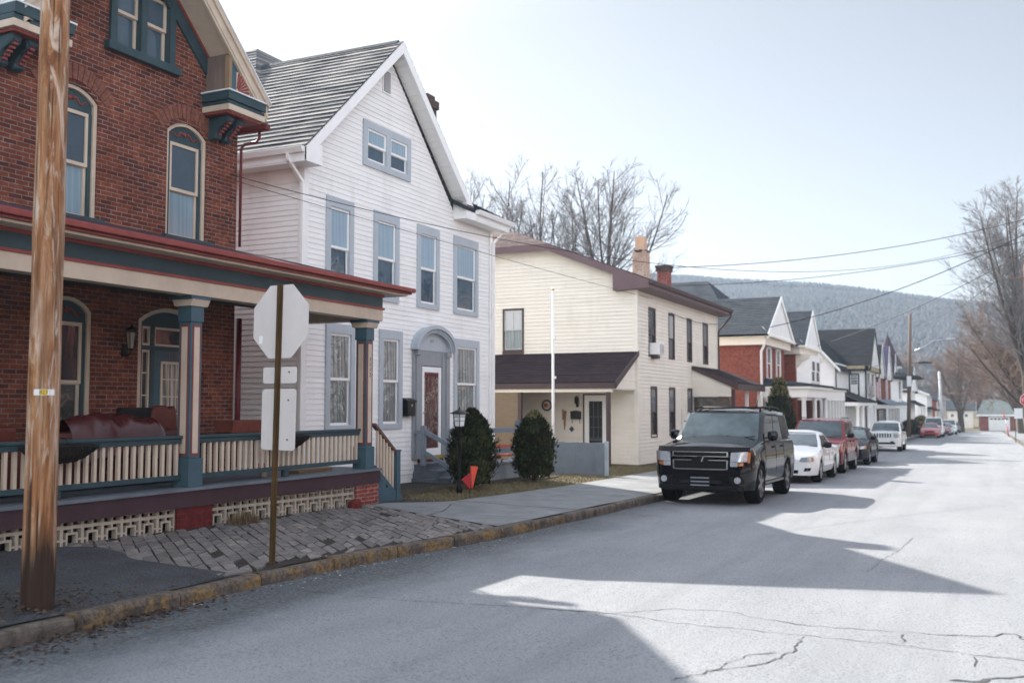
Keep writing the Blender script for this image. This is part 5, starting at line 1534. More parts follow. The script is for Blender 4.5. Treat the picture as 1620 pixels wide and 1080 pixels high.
for o in op: fbox(m,F,o[0]-.1,o[1]+.1,-0.6,-0.5,o[2]-.1,o[3]+.1)
for o in side_w: fbox(m,S,o[0]-.1,o[1]+.1,-0.6,-0.5,o[2]-.1,o[3]+.1)
m.build('backing_wall', M_cream, ch_, recalc=False)
m = MB(); m.box(CX+0.02,CX+0.045,CY0-0.045,CY0+0.09,CB,ZE); m.box(CX-0.09,CX+0.02,CY0-0.045,CY0-0.02,CB,ZE); m.box(CX+0.02,CX+0.045,CY1-0.09,CY1+0.04,CB,ZE); m.build('corner_board', M_cream, ch_)
m = MB(); m.box(CX-0.3,CX+0.03,CY0+0.02,CY1,-1.2,CB); m.build('foundation', M_wallconc, ch_)
G_cu = glass_mat('pane_c_dark', (0.02,0.022,0.026), (0.05,0.05,0.055), 0.15)
G_cb = glass_mat('pane_c_blind', (0.45,0.46,0.47), (0.5,0.5,0.5), 0.06, folds=1)
G_cg = glass_mat('pane_c_grey', (0.14,0.15,0.165), (0.18,0.19,0.2), 0.08)
for i, (a, b) in enumerate(up4): window(ch_, F, a, b, 3.40, 5.0, 0.06, 0.03, M_brown, M_brown, (G_cu,G_cb,G_cg,G_cg)[i], (G_cu,G_cg,G_cu,G_cu)[i], 0.55, 0.04, sash=0.04)
for i, (a, b) in enumerate(lo3): window(ch_, F, a, b, 0.62, 2.28, 0.06, 0.03, M_brown, M_brown, G_cg, G_cu, 0.5, 0.04, sash=0.04)
window(ch_, S, -15.25, -14.57, 3.62, 5.0, 0.07, 0.035, M_brown, pm('putty_sash', (0.45,0.46,0.45), 0.5), G_cb, glass_mat('pane_c_curtain', (0.17,0.21,0.22), (0.24,0.28,0.29), 0.06, folds=1), 0.5, 0.03, muntin=2, sash=0.04)
m = MB(); fbox(m,S,-15.32,-14.5,0.0,0.06,3.36,3.57); m.build('window_apron', M_brown, ch_)
ac = thing('window_air_conditioner', 'white air conditioner in the first upper window of the cream house', 'air conditioner', (CX+0.2, 33.15, 3.4))
m = MB(); m.box(CX-0.05,CX+0.36,32.86,33.46,3.42,3.82); m.build('casing', M_whitetrim, ac, bevel=0.02)
m = MB()
for k in range(9): m.box(CX+0.362,CX+0.372,32.9,33.42,3.47+0.036*k,3.485+0.036*k)
m.build('grille', pm('grey_grille', (0.35,0.35,0.36), 0.5), ac)
m = MB(); m.box(CX+0.02,CX+0.25,33.0,33.3,3.28,3.40); m.build('support', M_brown, ac)
# roof: street slope, back slope, hipped (clipped) ends
XE = -9.88; YA, YB = CY0-0.32, CY1+0.35; HX0, HX1 = -13.45, -19.55; RZc = crz(RDX); HY = CY0+2.3
def P(x, y): return (x, y, crz(x))
m = MB()
slab(m,(XE,YA,crz(XE)),(XE,YB,crz(XE)),(HX0,YB,crz(HX0)),(HX0,YA,crz(HX0)),0.10)
slab(m,(HX0,YA,crz(HX0)),(HX0,YB,crz(HX0)),(RDX,YB-2.3,RZc),(RDX,HY,RZc),0.10)
slab(m,(-23.1,YA,crz(-23.1)),(-23.1,YB,crz(-23.1)),(HX1,YB,crz(HX1)),(HX1,YA,crz(HX1)),0.10)
slab(m,(HX1,YA,crz(HX1)),(HX1,YB,crz(HX1)),(RDX,YB-2.3,RZc),(RDX,HY,RZc),0.10)
m.add([(HX0,YA,crz(HX0)),(HX1,YA,crz(HX1)),(RDX,HY,RZc)], [(0,1,2)])
m.add([(HX0,YB,crz(HX0)),(HX1,YB,crz(HX1)),(RDX,YB-2.3,RZc)], [(0,1,2)])
courses(m,(XE+0.02,YA-0.02,crz(XE)+0.003),(XE+0.02,YB,crz(XE)+0.003),(HX0,YB,crz(HX0)+0.003),(HX0,YA-0.02,crz(HX0)+0.003),0.17,0.022)
courses(m,(HX0,YA-0.02,crz(HX0)+0.003),(HX0,YB,crz(HX0)+0.003),(RDX,YB-2.3,RZc+0.003),(RDX,HY,RZc+0.003),0.17,0.022)
courses(m,(HX1,YA-0.02,crz(HX1)+0.003),(HX0,YA-0.02,crz(HX0)+0.003),(RDX,HY,RZc+0.003),(RDX,HY,RZc+0.003),0.17,0.022)
rf = m.build('roof', M_roofBr, ch_, recalc=False)
m = MB()
q = lambda x, d: (x, crz(x)+d)
m.prism([q(XE+0.02,-0.0), q(HX0,-0.0), q(HX1,-0.0), q(HX1,-0.24), q(HX0,-0.24), q(-11.1,-0.26), (-11.1,ZE-0.02), (XE+0.02,ZE+0.03)], 'y', YA-0.025, YA+0.0)
m.prism([(XE,crz(XE)-0.11),(-11.1,crz(-11.1)-0.11),(-11.1,ZE-0.02),(XE,ZE+0.03)], 'y', YA, CY0-0.03)
m.box(XE-0.012,XE+0.012,YA,YB,crz(XE)-0.26,crz(XE)-0.08)
m.add([(XE,YA,ZE+0.03),(XE,YB,ZE+0.03),(CX-0.02,YB,ZE-0.005),(CX-0.02,YA,ZE-0.005)], [(0,1,2,3)])
m.add([(HX1,YA,crz(HX1)-0.13),(HX0,YA,crz(HX0)-0.13),(HX0,CY0,crz(HX0)-0.13),(HX1,CY0,crz(HX1)-0.13)], [(0,1,2,3)])
m.add([(-11.1,YA,crz(-11.1)-0.13),(HX0,YA,crz(HX0)-0.13),(HX0,CY0,crz(HX0)-0.13),(-11.1,CY0,crz(-11.1)-0.13)], [(0,1,2,3)])
m.build('fascia', M_brownL, rf)
m = MB()
pr = [(0,0),(0,-0.12),(0.09,-0.12),(0.13,-0.02),(0.13,0.0)]
m.prism([(XE+0.013+p[0], crz(XE)-0.02+p[1]) for p in pr], 'y', YA, YB+0.05)
g_ = m.build('gutter', M_brown, ch_)
m = MB(); pts = [(XE+0.07,YB-0.1,crz(XE)-0.12),(XE+0.03,YB-0.1,crz(XE)-0.35),(CX+0.1,CY1+0.02,ZE-0.62),(CX+0.07,CY1+0.03,ZE-0.8),(CX+0.07,CY1+0.03,0.0)]
m.tube(pts, 0.045, 8); m.build('downspout', M_brown, ch_)
def chimney(name, parent, x, y, w, d, z0, z1, mat, pot=None):
    m = MB(); m.box(x-w/2,x+w/2,y-d/2,y+d/2,z0,z1)
    c = m.build(name, mat, parent)
    return c
c1 = chimney('chimney', rf, -11.68, 36.0, 0.52, 0.52, 5.9, 7.48, M_buff)
m = MB(); m.box(-11.86,-11.50,35.82,36.18,7.48,8.06); m.build('flue_tile', pm('clay_flue', (0.55,0.36,0.24), 0.7, 0.12, 3), c1, bevel=0.015)
m = MB()
for k in range(14): 
    a = k*0.45; m.box(-11.68+0.22*math.cos(a)-0.06,-11.68+0.22*math.cos(a)+0.06,36+0.22*math.sin(a)-0.06,36+0.22*math.sin(a)+0.06,7.44,7.50+0.04*(k%2))
m.build('mortar_cap', pm('black_mortar', (0.05,0.05,0.05), 0.9, 0.4, 9), c1)
c2 = chimney('chimney', rf, -11.68, 39.0, 0.46, 0.46, 6.0, 7.15, M_pier)
m = MB(); m.box(-11.95,-11.41,38.73,39.27,7.08,7.24); m.box(-11.98,-11.38,38.70,39.30,7.24,7.33); m.build('sooty_cap', MATS['sooty_brick'], c2)
# lean-to porch on the near side
PYF = 29.2; PXR = -10.45; PXL = -19.0; ZT, ZF = 3.46, 2.40
m = MB()
slab(m,(PXL,PYF,ZF),(PXR+0.12,PYF,ZF),(PXR+0.12,CY0-0.02,ZT),(PXL,CY0-0.02,ZT),0.09)
courses(m,(PXL,PYF-0.02,ZF+0.003),(PXR+0.13,PYF-0.02,ZF+0.003),(PXR+0.13,CY0-0.02,ZT+0.003),(PXL,CY0-0.02,ZT+0.003),0.15,0.012)
pf = m.build('porch_roof', M_roofP, ch_, recalc=False)
m = MB(); m.box(PXL,PXR+0.14,PYF-0.05,PYF-0.021,ZF-0.20,ZF-0.02); 
m.prism([(PYF-0.05,ZF-0.20),(PYF-0.05,ZF+0.02),(CY0-0.03,ZT+0.02),(CY0-0.03,ZT-0.14)], 'x', PXR+0.121, PXR+0.15)
m.build('fascia', M_brown, pf)
m = MB(); clap(m, ('X',PXR), [(PYF+0.1,2.22),(CY0-0.05,2.22),(CY0-0.05,ZT-0.1),(PYF+0.12,ZF-0.05)], (), 0.125); m.box(PXR-0.02,PXR,PYF+0.1,CY0-0.05,2.18,2.23)
m.build('gable_wall', M_cream, pf, recalc=False)
m = MB(); m.box(PXL,PXR,PYF+0.02,PYF+0.12,2.10,2.22); m.build('beam', M_cream, pf)
m = MB(); m.box(PXL,PXR-0.05,PYF+0.12,CY0-0.05,2.24,2.26); m.build('porch_ceiling', M_cream, pf)
for x in (-10.60, -13.62, -16.6):
    m = MB(); m.box(x-0.06,x+0.06,PYF+0.02,PYF+0.14,CB,2.10); m.build('porch_post', M_brown, ch_, bevel=0.006)
m = MB(); m.box(-19,-10.25,PYF-0.1,CY0-0.03,-0.75,-0.27); m.box(-11.5,-9.9,30.4,CY0-0.03,-0.8,-0.31); m.build('porch_floor', pm('brown_deck', (0.045,0.032,0.03), 0.7, 0.25, 4), ch_)
m = MB(); m.box(-18.5,-13.66,PYF+0.05,PYF+0.07,-0.2,2.1); bl = m.build('bamboo_blind', pm('tan_blind', (0.21,0.155,0.105), 0.8, 0.2, 3, (1,1,14)), ch_)
# side door
dr = MB(); a, b, p, q = -12.25, -11.45, -0.27, 2.02; s = 0.16
fbox(dr,S,a,a+s,-0.02,0.03,p,q); fbox(dr,S,b-s,b,-0.02,0.03,p,q); fbox(dr,S,a+s,b-s,-0.02,0.03,p,p+0.62); fbox(dr,S,a+s,b-s,-0.02,0.03,q-0.2,q)
d_ = dr.build('door', M_whitetrim, ch_)
m = MB(); fbox(m,S,a-0.05,a,-0.03,0.045,p,q+0.05); fbox(m,S,b,b+0.05,-0.03,0.045,p,q+0.05); fbox(m,S,a,b,-0.03,0.045,q,q+0.05); m.build('frame', M_brown, d_)
m = MB(); fbox(m,S,a+s,b-s,-0.02,0.0,p+0.6,q-0.2); m.build('pane', pm('door_screen', (0.014,0.016,0.018), 0.45, 0.3, 6), d_)
m = MB()
for k in range(1,3): fbox(m,S,a+s+k*(b-a-2*s)/3-0.008,a+s+k*(b-a-2*s)/3+0.008,0.0,0.006,p+0.85,q-0.2)
for z in (0.6,0.95,1.3): fbox(m,S,a+s,b-s,0.0,0.0065,z-0.008,z+0.008)
fbox(m,S,a+s,b-s,0.0,0.012,p+0.78,p+0.82)
m.build('glazing_bars', pm('dark_bars', (0.12,0.14,0.15), 0.5), d_)
# things hanging on that wall
def place(name, label, cat, parts, loc):
    t = thing(name, label, cat, loc)
    for nm, mb, mt in parts: mb.build(nm, mt, t)
    return t
y = CY0 - 0.03
m1 = MB(); m1.lathe((-12.5,y-0.10,1.72), [(0.03,0),(0.07,0.04),(0.075,0.2),(0.03,0.27),(0.0,0.31)], 6); m2 = MB(); m2.box(-12.54,-12.46,y-0.04,y,1.62,1.9); m2.tube([(-12.5,y-0.02,1.66),(-12.5,y-0.10,1.64),(-12.5,y-0.10,1.72)], 0.012, 5)
place('porch_lantern', 'small dark green lantern on the cream wall left of the white side door', 'lantern', [('lantern', m1, pm('dark_green_metal', (0.015,0.03,0.028), 0.4)), ('bracket', m2, M_black)], (-12.5,y,1.7))
m1 = MB(); m1.box(-12.72,-12.37,y-0.10,y,1.22,1.44); m2 = MB(); m2.prism([(-12.74,1.44),(-12.35,1.44),(-12.38,1.48),(-12.545,1.51),(-12.71,1.48)], 'y', y-0.115, y); m3 = MB()
for x in (-12.68,-12.41): m3.tube([(x,y-0.05,1.22),(x,y-0.05,1.12),(x+0.02,y-0.06,1.08),(x+0.03,y-0.05,1.12)], 0.008, 5)
place('wall_mailbox', 'black mailbox with two hooks on the cream wall below the dark green lantern', 'mailbox', [('box', m1, M_black), ('lid', m2, M_black), ('hooks', m3, M_black)], (-12.55,y,1.3))
m1 = MB(); m1.prism([(-13.02,1.5),(-12.90,1.5),(-12.94,1.0),(-12.965,0.85),(-12.985,1.0)], 'y', y-0.04, y); m1.box(-13.05,-13.01,y-0.03,y,1.2,1.55)
place('wind_chime', 'narrow wooden wind chime on the cream wall left of the black mailbox', 'wind chime', [('chime', m1, pm('chime_wood', (0.30,0.16,0.10), 0.7, 0.3, 8))], (-12.96,y,1.2))
m1 = MB(); m1.prism([(-12.80,0.88),(-12.71,0.98),(-12.62,0.88),(-12.71,0.78)], 'y', y-0.02, y)
place('wall_plaque', 'blue diamond shaped plaque on the cream wall under the wind chime', 'plaque', [('plaque', m1, pm('slate_blue', (0.05,0.08,0.12), 0.5))], (-12.7,y,0.9))
m1 = MB(); m1.tube([(-13.62+0.17*math.cos(a*0.3927),y-0.03,1.68+0.17*math.sin(a*0.3927)) for a in range(17)], 0.03, 6); m2 = MB(); m2.tube([(-13.66,y-0.05,1.68),(-13.66,y-0.02,1.68)], 0.08, 10)
place('wreath', 'round dark wreath with an orange centre on the cream wall behind the flagpole', 'wreath', [('ring', m1, pm('wreath_green', (0.06,0.075,0.06), 0.9)), ('centre', m2, pm('orange_centre', (0.45,0.14,0.07), 0.8))], (-13.62,y,1.68))
m1 = MB(); m1.box(-14.0,-12.9,29.9,30.3,0.55,0.72); m1.box(-13.98,-13.9,29.9,30.3,-0.27,0.55); m1.box(-13.0,-12.92,29.9,30.3,-0.27,0.55)
place('red_bench', 'bright red bench top showing above the grey board fence', 'bench', [('bench', m1, pm('bright_red', (0.42,0.02,0.03), 0.5))], (-13.4,30.1,-0.27))
m1 = MB(); m1.box(-13.0,-12.3,25.6,25.9,0.24,0.30); m1.box(-13.0,-12.3,25.87,25.9,0.42,0.56); m2 = MB(); m2.box(-12.98,-12.92,25.6,25.9,-0.3,0.22); m2.box(-12.28,-12.22,25.6,25.9,-0.3,0.22)
place('patio_seat', 'faded red garden seat behind the timber railing', 'seat', [('seat', m1, pm('faded_red', (0.20,0.045,0.04), 0.7)), ('frame', m2, M_rail)], (-12.6,25.8,-0.3))
# second lean-to porch on the street front
m = MB()
slab(m,(-8.62,38.25,2.52),(-8.62,43.4,2.52),(CX,43.4,3.22),(CX,38.25,3.22),0.08)
courses(m,(-8.60,38.23,2.525),(-8.60,43.4,2.525),(CX,43.4,3.225),(CX,38.23,3.225),0.15,0.012)
p2 = m.build('porch_roof', M_roofP, ch_, recalc=False)
m = MB(); m.prism([(-8.60,2.53),(CX,3.23),(CX,3.08),(-8.60,2.28)], 'y', 38.21, 38.24); m.box(-8.60,-8.57,38.21,43.42,2.26,2.50); m.build('fascia', M_brown, p2)
m = MB(); clap(m, ('y',38.30), [(CX,2.02),(-8.85,2.02),(-8.85,2.42),(CX,3.08)], (), 0.125); m.build('gable_wall', M_cream, p2, recalc=False)
for y in (38.4, 40.8, 43.2):
    m = MB(); m.box(-8.86,-8.74,y-0.06,y+0.06,-0.7,2.3); m.build('porch_post', M_brown if y < 40 else M_whitetrim, ch_)
m = MB(); m.box(CX,-8.7,38.2,43.3,-0.9,-0.32); m.build('porch_floor', M_wallconc, ch_)
m = MB(); m.box(CX+0.05,-8.9,38.42,38.46,1.0,2.0); m.build('porch_screen', glass_mat('porch_screen', (0.03,0.03,0.03), (0.12,0.09,0.07), 0.8), ch_)
# flagpole, board fence, small things near it
fp_ = thing('flagpole', 'slender white flagpole between the cream house and the evergreen shrub', 'flagpole', (-11.28, 26.5, -0.3))
m = MB(); m.tube([(-11.28,26.5,-0.4),(-11.28,26.5,2.2),(-11.28,26.5,5.0)], [0.045,0.042,0.03], 10); m.build('pole', M_whitetrim, fp_)
m = MB(); m.lathe((-11.28,26.5,5.0), [(0.02,0),(0.05,0.03),(0.05,0.06),(0.0,0.09)], 10); m.build('finial', pm('gilt', (0.6,0.5,0.3), 0.35, metal=0.6), fp_)
m = MB()
for z in (2.45, 3.6): m.box(-11.25,-11.20,26.46,26.54,z,z+0.07)
m.build('cleat', M_whitetrim, fp_)
bf = thing('board_fence', 'low grey painted vertical board fence ending at a brown porch post', 'fence', (-9.9, 24.6, -0.3))
m = MB(); nb = 18
for k in range(nb):
    t = k/nb; x0 = -11.1 + 2.05*t; yy = 25.1 - 0.30*t
    m.box(x0+0.004,x0+2.05/nb-0.004,yy-0.012+rnd.uniform(-.003,.003),yy+0.012,-0.45,0.70+rnd.uniform(-.01,.01))
m.build('boards', pm('grey_fence_paint', (0.22,0.245,0.275), 0.6, 0.12, 3, dirt=0.3), bf)
m = MB(); m.box(-9.07,-8.99,24.74,24.84,-0.45,0.74); m.build('post', pm('pale_fence_post', (0.42,0.46,0.50), 0.6), bf)
m = MB(); m.beam((-11.1,25.13,0.45),(-9.05,24.83,0.45),0.04,0.09); m.beam((-11.1,25.13,-0.05),(-9.05,24.83,-0.05),0.04,0.09); m.build('rail', MATS['grey_fence_paint'], bf)
# ------------------------------------------------------------------ the row of houses further on
def block(par, x0, x1, y0, y1, z0, z1, mat, name='wall', sidingf=0):
    m = MB(); m.box(x0, x1, y0, y1, z0, z1)
    if sidingf:
        clap(m, ('X',x1+0.003), rect(y0,y1,z0,z1), (), sidingf); clap(m, ('y',y0-0.003), rect(x0,x1,z0,z1), (), sidingf)
    return m.build(name, mat, par, recalc=False)
def gable_x(par, x0, x1, y0, y1, ze, zr, mat, wmat, over=0.35, t=0.10, trim=None, name='roof'):
    """ridge runs back from the street, gable faces the street (x1) """
    yc = (y0+y1)/2; s = (zr-ze)/(yc-y0); ya, yb = y0-over, y1+over; za = ze-over*s
    m = MB()
    slab(m,(x1+over,ya,za),(x0,ya,za),(x0,yc,zr),(x1+over,yc,zr),t); slab(m,(x1+over,yb,za),(x0,yb,za),(x0,yc,zr),(x1+over,yc,zr),t)
    courses(m,(x0,ya-0.01,za+0.004),(x1+over,ya-0.01,za+0.004),(x1+over,yc,zr+0.004),(x0,yc,zr+0.004),0.22,0.02)
    r = m.build(name, mat, par, recalc=False)
    m = MB(); m.prism([(y0,ze-0.05),(y1,ze-0.05),(yc,zr-t-0.05)], 'x', x1-0.2, x1+over-0.06); m.build('gable', wmat, r)
    m = MB(); d = 0.24
    m.prism([(ya,za),(yc,zr),(yc,zr-d),(ya,za-d)], 'x', x1+over, x1+over+0.03); m.prism([(yb,za),(yc,zr),(yc,zr-d),(yb,za-d)], 'x', x1+over, x1+over+0.03)
    m.build('verge_board', trim or M_whitetrim, r)
    return r
def gable_y(par, x0, x1, y0, y1, ze, zr, mat, wmat, over=0.35, t=0.10, trim=None, name='roof'):
    xc = (x0+x1)/2; s = (zr-ze)/(x1-xc); xa, xb = x0-over, x1+over; za = ze-over*s
    m = MB()
    slab(m,(xb,y0-over,za),(xb,y1+over,za),(xc,y1+over,zr),(xc,y0-over,zr),t); slab(m,(xa,y0-over,za),(xa,y1+over,za),(xc,y1+over,zr),(xc,y0-over,zr),t)
    r = m.build(name, mat, par, recalc=False)
    m = MB(); m.prism([(x0,ze-0.05),(x1,ze-0.05),(xc,zr-t-0.05)], 'y', y0, y0+0.2); m.prism([(x0,ze-0.05),(x1,ze-0.05),(xc,zr-t-0.05)], 'y', y1-0.2, y1); m.build('gable', wmat, r)
    m = MB(); d = 0.24
    for yy in (y0-over-0.03, y1+over): 
        m.prism([(xa,za),(xc,zr),(xc,zr-d),(xa,za-d)], 'y', yy, yy+0.03); m.prism([(xb,za),(xc,zr),(xc,zr-d),(xb,za-d)], 'y', yy, yy+0.03)
    m.build('verge_board', trim or M_whitetrim, r)
    return r
def hip(par, x0, x1, y0, y1, ze, zr, mat, over=0.4, ridge=None, name='roof'):
    x0-=over; x1+=over; y0-=over; y1+=over
    xc, yc = (x0+x1)/2, (y0+y1)/2
    ra, rb = ridge or ((xc, yc), (xc, yc))
    m = MB(); A,B,C,D = (x1,y0,ze),(x1,y1,ze),(x0,y1,ze),(x0,y0,ze); P,Q = (ra[0],ra[1],zr),(rb[0],rb[1],zr)
    m.add([A,B,C,D,P,Q], [(0,1,5,4),(1,2,5),(2,3,4,5),(3,0,4)])
    m.box(x0,x1,y0,y1,ze-0.10,ze-0.001)
    return m.build(name, mat, par, recalc=False)
def columns(par, pts, z0, z1, r=0.11, mat=None):
    for (x, y) in pts:
        m = MB(); m.lathe((x,y,z0), [(r*1.4,0),(r*1.4,0.12),(r,0.16),(r*0.92,z1-z0-0.16),(r*1.3,z1-z0-0.1),(r*1.3,z1-z0)], 10); m.build('porch_column', mat or M_whitetrim, par)
WG = glass_mat('pane_far', (0.06,0.08,0.09), (0.12,0.15,0.17), 0.1)
G_or = glass_mat('pane_orange_curtain', (0.40,0.16,0.07), (0.30,0.13,0.07), 0.05)

# red brick double house
g = gz(52)
rb = thing('red_brick_house', 'orange red brick house with steep dark roof gables and a white porch', 'house', (-9.5, 52, g))
m = MB(); m.box(-22,-9.5,47.0,53.2,g-0.3,4.62); m.box(-22,-10.6,53.2,56.6,g-0.3,4.62); m.box(-22,-9.5,56.6,62.6,g-0.3,4.62); m.build('wall', M_rbrick, rb)
m = MB()
for (x1,y0,y1) in ((-9.2,46.75,53.45),(-10.3,53.45,56.35),(-9.2,56.35,62.9)):
    m.box(-22.2,x1,y0,y1,4.50,4.86); m.box(-22.2,x1+0.25,y0-0.2,y1+0.2,4.86,4.96)
m.build('cornice', M_cream, rb)
m = MB()
for (y0,y1,zr) in ((47.0,53.2,7.05),(57.6,62.6,7.2)):
    yc=(y0+y1)/2; ya,yb=y0-0.45,y1+0.45
    slab(m,(-9.05,ya,4.98),(-21,ya,4.98),(-21,yc,zr),(-9.05,yc,zr),0.10); slab(m,(-9.05,yb,4.98),(-21,yb,4.98),(-21,yc,zr),(-9.05,yc,zr),0.10)
    courses(m,(-21,ya-0.01,4.985),(-9.05,ya-0.01,4.985),(-9.05,yc,zr+0.004),(-21,yc,zr+0.004),0.2,0.02)
# the taller hipped roof behind
A=[(-11.3,48.5,6.0),(-11.3,60.5,6.0),(-20,60.5,5.2),(-20,47.0,5.0)]; Pk=[(-13.2,52.0,8.25),(-15.3,52.0,8.25)]
m.add(A+Pk, [(0,1,4),(1,2,5,4),(2,3,5),(3,0,4,5)])
slab(m,(-9.25,53.3,5.0),(-9.25,57.7,5.0),(-14,57.7,7.4),(-14,53.3,7.4),0.1)
rr_ = m.build('roof', M_roofD, rb, recalc=False)
m = MB()
for (y0,y1,zr) in ((47.0,53.2,7.05),(57.6,62.6,7.2)):
    yc=(y0+y1)/2; m.prism([(y0-0.1,5.0),(y1+0.1,5.0),(yc,zr-0.12)], 'x', -9.6, -9.07)
m.build('gable', M_whitepaint, rr_)
m = MB()
for (y0,y1,zr) in ((47.0,53.2,7.05),(57.6,62.6,7.2)):
    yc=(y0+y1)/2
    for s in (y0-0.45,y1+0.45): m.prism([(s,4.98),(yc,zr),(yc,zr-0.26),(s,4.75)], 'x', -9.05,-9.0)
    m.add([(-9.35,y0-0.3,5.35),(-9.0,y0-0.3,4.98),(-9.0,y1+0.3,4.98),(-9.35,y1+0.3,5.35)], [(0,1,2,3)])
m.build('verge_board', M_whitetrim, rr_)
F = ('X', -9.5)
for a, b in ((48.6,49.5),(51.0,51.9)): window(rb, F, a, b, 2.95, 4.45, 0.10, 0.06, M_whitetrim, M_whitetrim, WG, WG, 0.5, 0.02, sill=0.1, sillm=M_tealL, sash=0.05)
for a, b in ((48.6,49.5),(51.0,51.9)): window(rb, F, a, b, -0.2, 1.6, 0.10, 0.06, M_whitetrim, M_whitetrim, WG, WG, 0.5, 0.02)
# white panelled bay
m = MB(); m.prism([(-9.5,57.0),(-8.85,57.7),(-8.85,61.2),(-9.5,61.9)], 'z', 2.55, 4.5); by = m.build('bay_window', M_whitetrim, rb)
window(by, ('X',-8.85), 57.95, 59.2, 3.0, 4.2, 0.08, 0.03, M_whitetrim, M_whitetrim, WG, WG, 0.5, 0.01); window(by, ('X',-8.85), 59.6, 60.95, 3.0, 4.2, 0.08, 0.03, M_whitetrim, M_whitetrim, WG, WG, 0.5, 0.01)
m = MB()
for y in (56.9, 62.0): m.prism([(-9.5,4.5),(-8.7,4.5),(-8.8,4.25),(-9.1,4.1),(-9.5,3.7)], 'y', y-0.12, y+0.12)
m.build('bracket', M_cream, rb)
m = MB(); m.tube([(-9.2,46.85,4.8),(-9.3,46.9,4.4),(-9.42,46.93,4.2),(-9.42,46.93,g)], 0.06, 8); m.build('downspout', M_whitetrim, rb)
# porch
m = MB(); m.box(-9.5,-7.4,47.2,54.4,2.05,2.45); m.box(-9.5,-7.25,47.05,54.55,2.45,2.55); pb_ = m.build('porch_entablature', M_whitetrim, rb)
hip(rb, -9.6, -7.3, 47.1, 54.5, 2.66, 2.98, M_roofD, 0.1, ((-9.5,48.2),(-9.5,53.4)), 'porch_roof')
columns(rb, [(-7.6,47.4),(-7.6,50.6),(-7.6,54.1),(-9.3,47.4)], g+0.45, 2.05)
m = MB(); m.box(-9.5,-7.3,47.1,54.5,g-0.2,g+0.45); m.build('porch_floor', M_wallconc, rb)
m = MB(); m.box(-9.48,-9.42,52.2,53.0,g+0.5,1.5); m.build('door', pm('maroon_door', (0.12,0.02,0.03), 0.5), rb)
m = MB(); m.box(-9.48,-9.44,50.0,50.9,g+0.5,1.5); m.build('door', G_or, rb)
m = MB(); m.box(-9.0,-8.2,47.6,47.9,-0.05,0.5); m.build('porch_chair', M_black, rb)
# enclosed white porch of the far half
ep = [(-9.5,-8.0,57.2,67.0)]
m = MB(); m.box(-9.5,-8.1,57.2,66.4,1.95,2.5); m.box(-9.5,-8.0,57.1,66.5,2.5,2.6); m.box(-9.5,-8.1,57.2,66.4,g-0.6,0.25)
for k in range(8): m.box(-8.28,-8.12,57.2+k*1.29,57.2+k*1.29+0.28,0.25,1.95)
m.build('enclosed_porch', M_whitetrim, rb)
m = MB(); m.box(-8.6,-8.35,57.3,66.3,0.2,1.95); m.build('porch_glazing', glass_mat('porch_glazing', (0.05,0.05,0.05), (0.16,0.10,0.07), 0.4), rb)
hip(rb, -9.5, -8.0, 57.2, 66.5, 2.70, 2.9, M_roofD, 0.1, ((-9.5,58),(-9.5,66)), 'porch_roof')

# white house with the big black cross roof
g = gz(84)
wb = thing('white_black_roof_house', 'white house with a big black cross gabled roof and dark window trim', 'house', (-9, 84, g))
block(wb, -14.5, -10.4, 80, 100, g-0.3, 4.95, M_white, sidingf=0.2)
block(wb, -14.5, -8.9, 86.5, 94.5, g-0.3, 4.95, M_white, sidingf=0.2)
gable_y(wb, -14.4, -10.4, 80, 100, 4.85, 7.1, M_roofBl, M_white, 0.4, trim=M_whitepaint)
gable_x(wb, -13.8, -8.9, 86.5, 94.5, 4.95, 8.25, M_roofBl, M_white, 0.45, trim=pm('dark_green_trim', (0.03,0.06,0.055), 0.5))
m = MB(); m.box(-10.6,-8.6,86.1,86.45,4.55,4.9); m.box(-8.9,-8.55,86.1,94.9,4.55,4.9); 
m.build('bracketed_cornice', pm('ochre_cornice', (0.42,0.34,0.2), 0.6, 0.3, 6), wb)
window(wb, ('y',86.5), -10.1, -9.5, 2.55, 4.15, 0.12, 0.05, M_black, M_whitetrim, WG, G_or, 0.5, 0.02)
window(wb, ('X',-8.9), 88, 89.2, 2.5, 4.2, 0.12, 0.05, M_black, M_whitetrim, WG, WG, 0.5, 0.02); window(wb, ('X',-8.9), 91.5, 92.7, 2.5, 4.2, 0.12, 0.05, M_black, M_whitetrim, WG, WG, 0.5, 0.02)
m = MB(); m.box(-10.42,-10.34,79.9,80.0,g,4.7); m.box(-8.92,-8.8,86.38,86.5,g,4.6); m.build('corner_board', M_black, wb)
m = MB(); slab(m,(-8.2,75.5,1.95),(-8.2,89,1.95),(-10.4,89,2.9),(-10.4,75.5,2.9),0.08); wpr = m.build('porch_roof', M_roofBl, wb, recalc=False)
m = MB(); m.box(-10.4,-8.25,75.6,88.9,1.62,1.88); m.build('porch_beam', M_whitetrim, wb); columns(wb, [(-8.4,75.9),(-8.4,79.2),(-8.4,83),(-8.4,88.4)], g+0.3, 1.62, 0.12)
m = MB(); m.box(-10.4,-8.2,75.6,88.9,g-0.3,g+0.3); m.build('porch_floor', M_wallconc, wb)
m = MB(); m.box(-10.39,-10.33,81.5,83.0,g+0.3,1.5); m.build('door', G_or, wb)
m = MB(); m.box(-8.32,-8.28,88.95,91.3,2.3,3.6); m.build('awning', pm('faded_pink', (0.55,0.38,0.40), 0.7), wb)

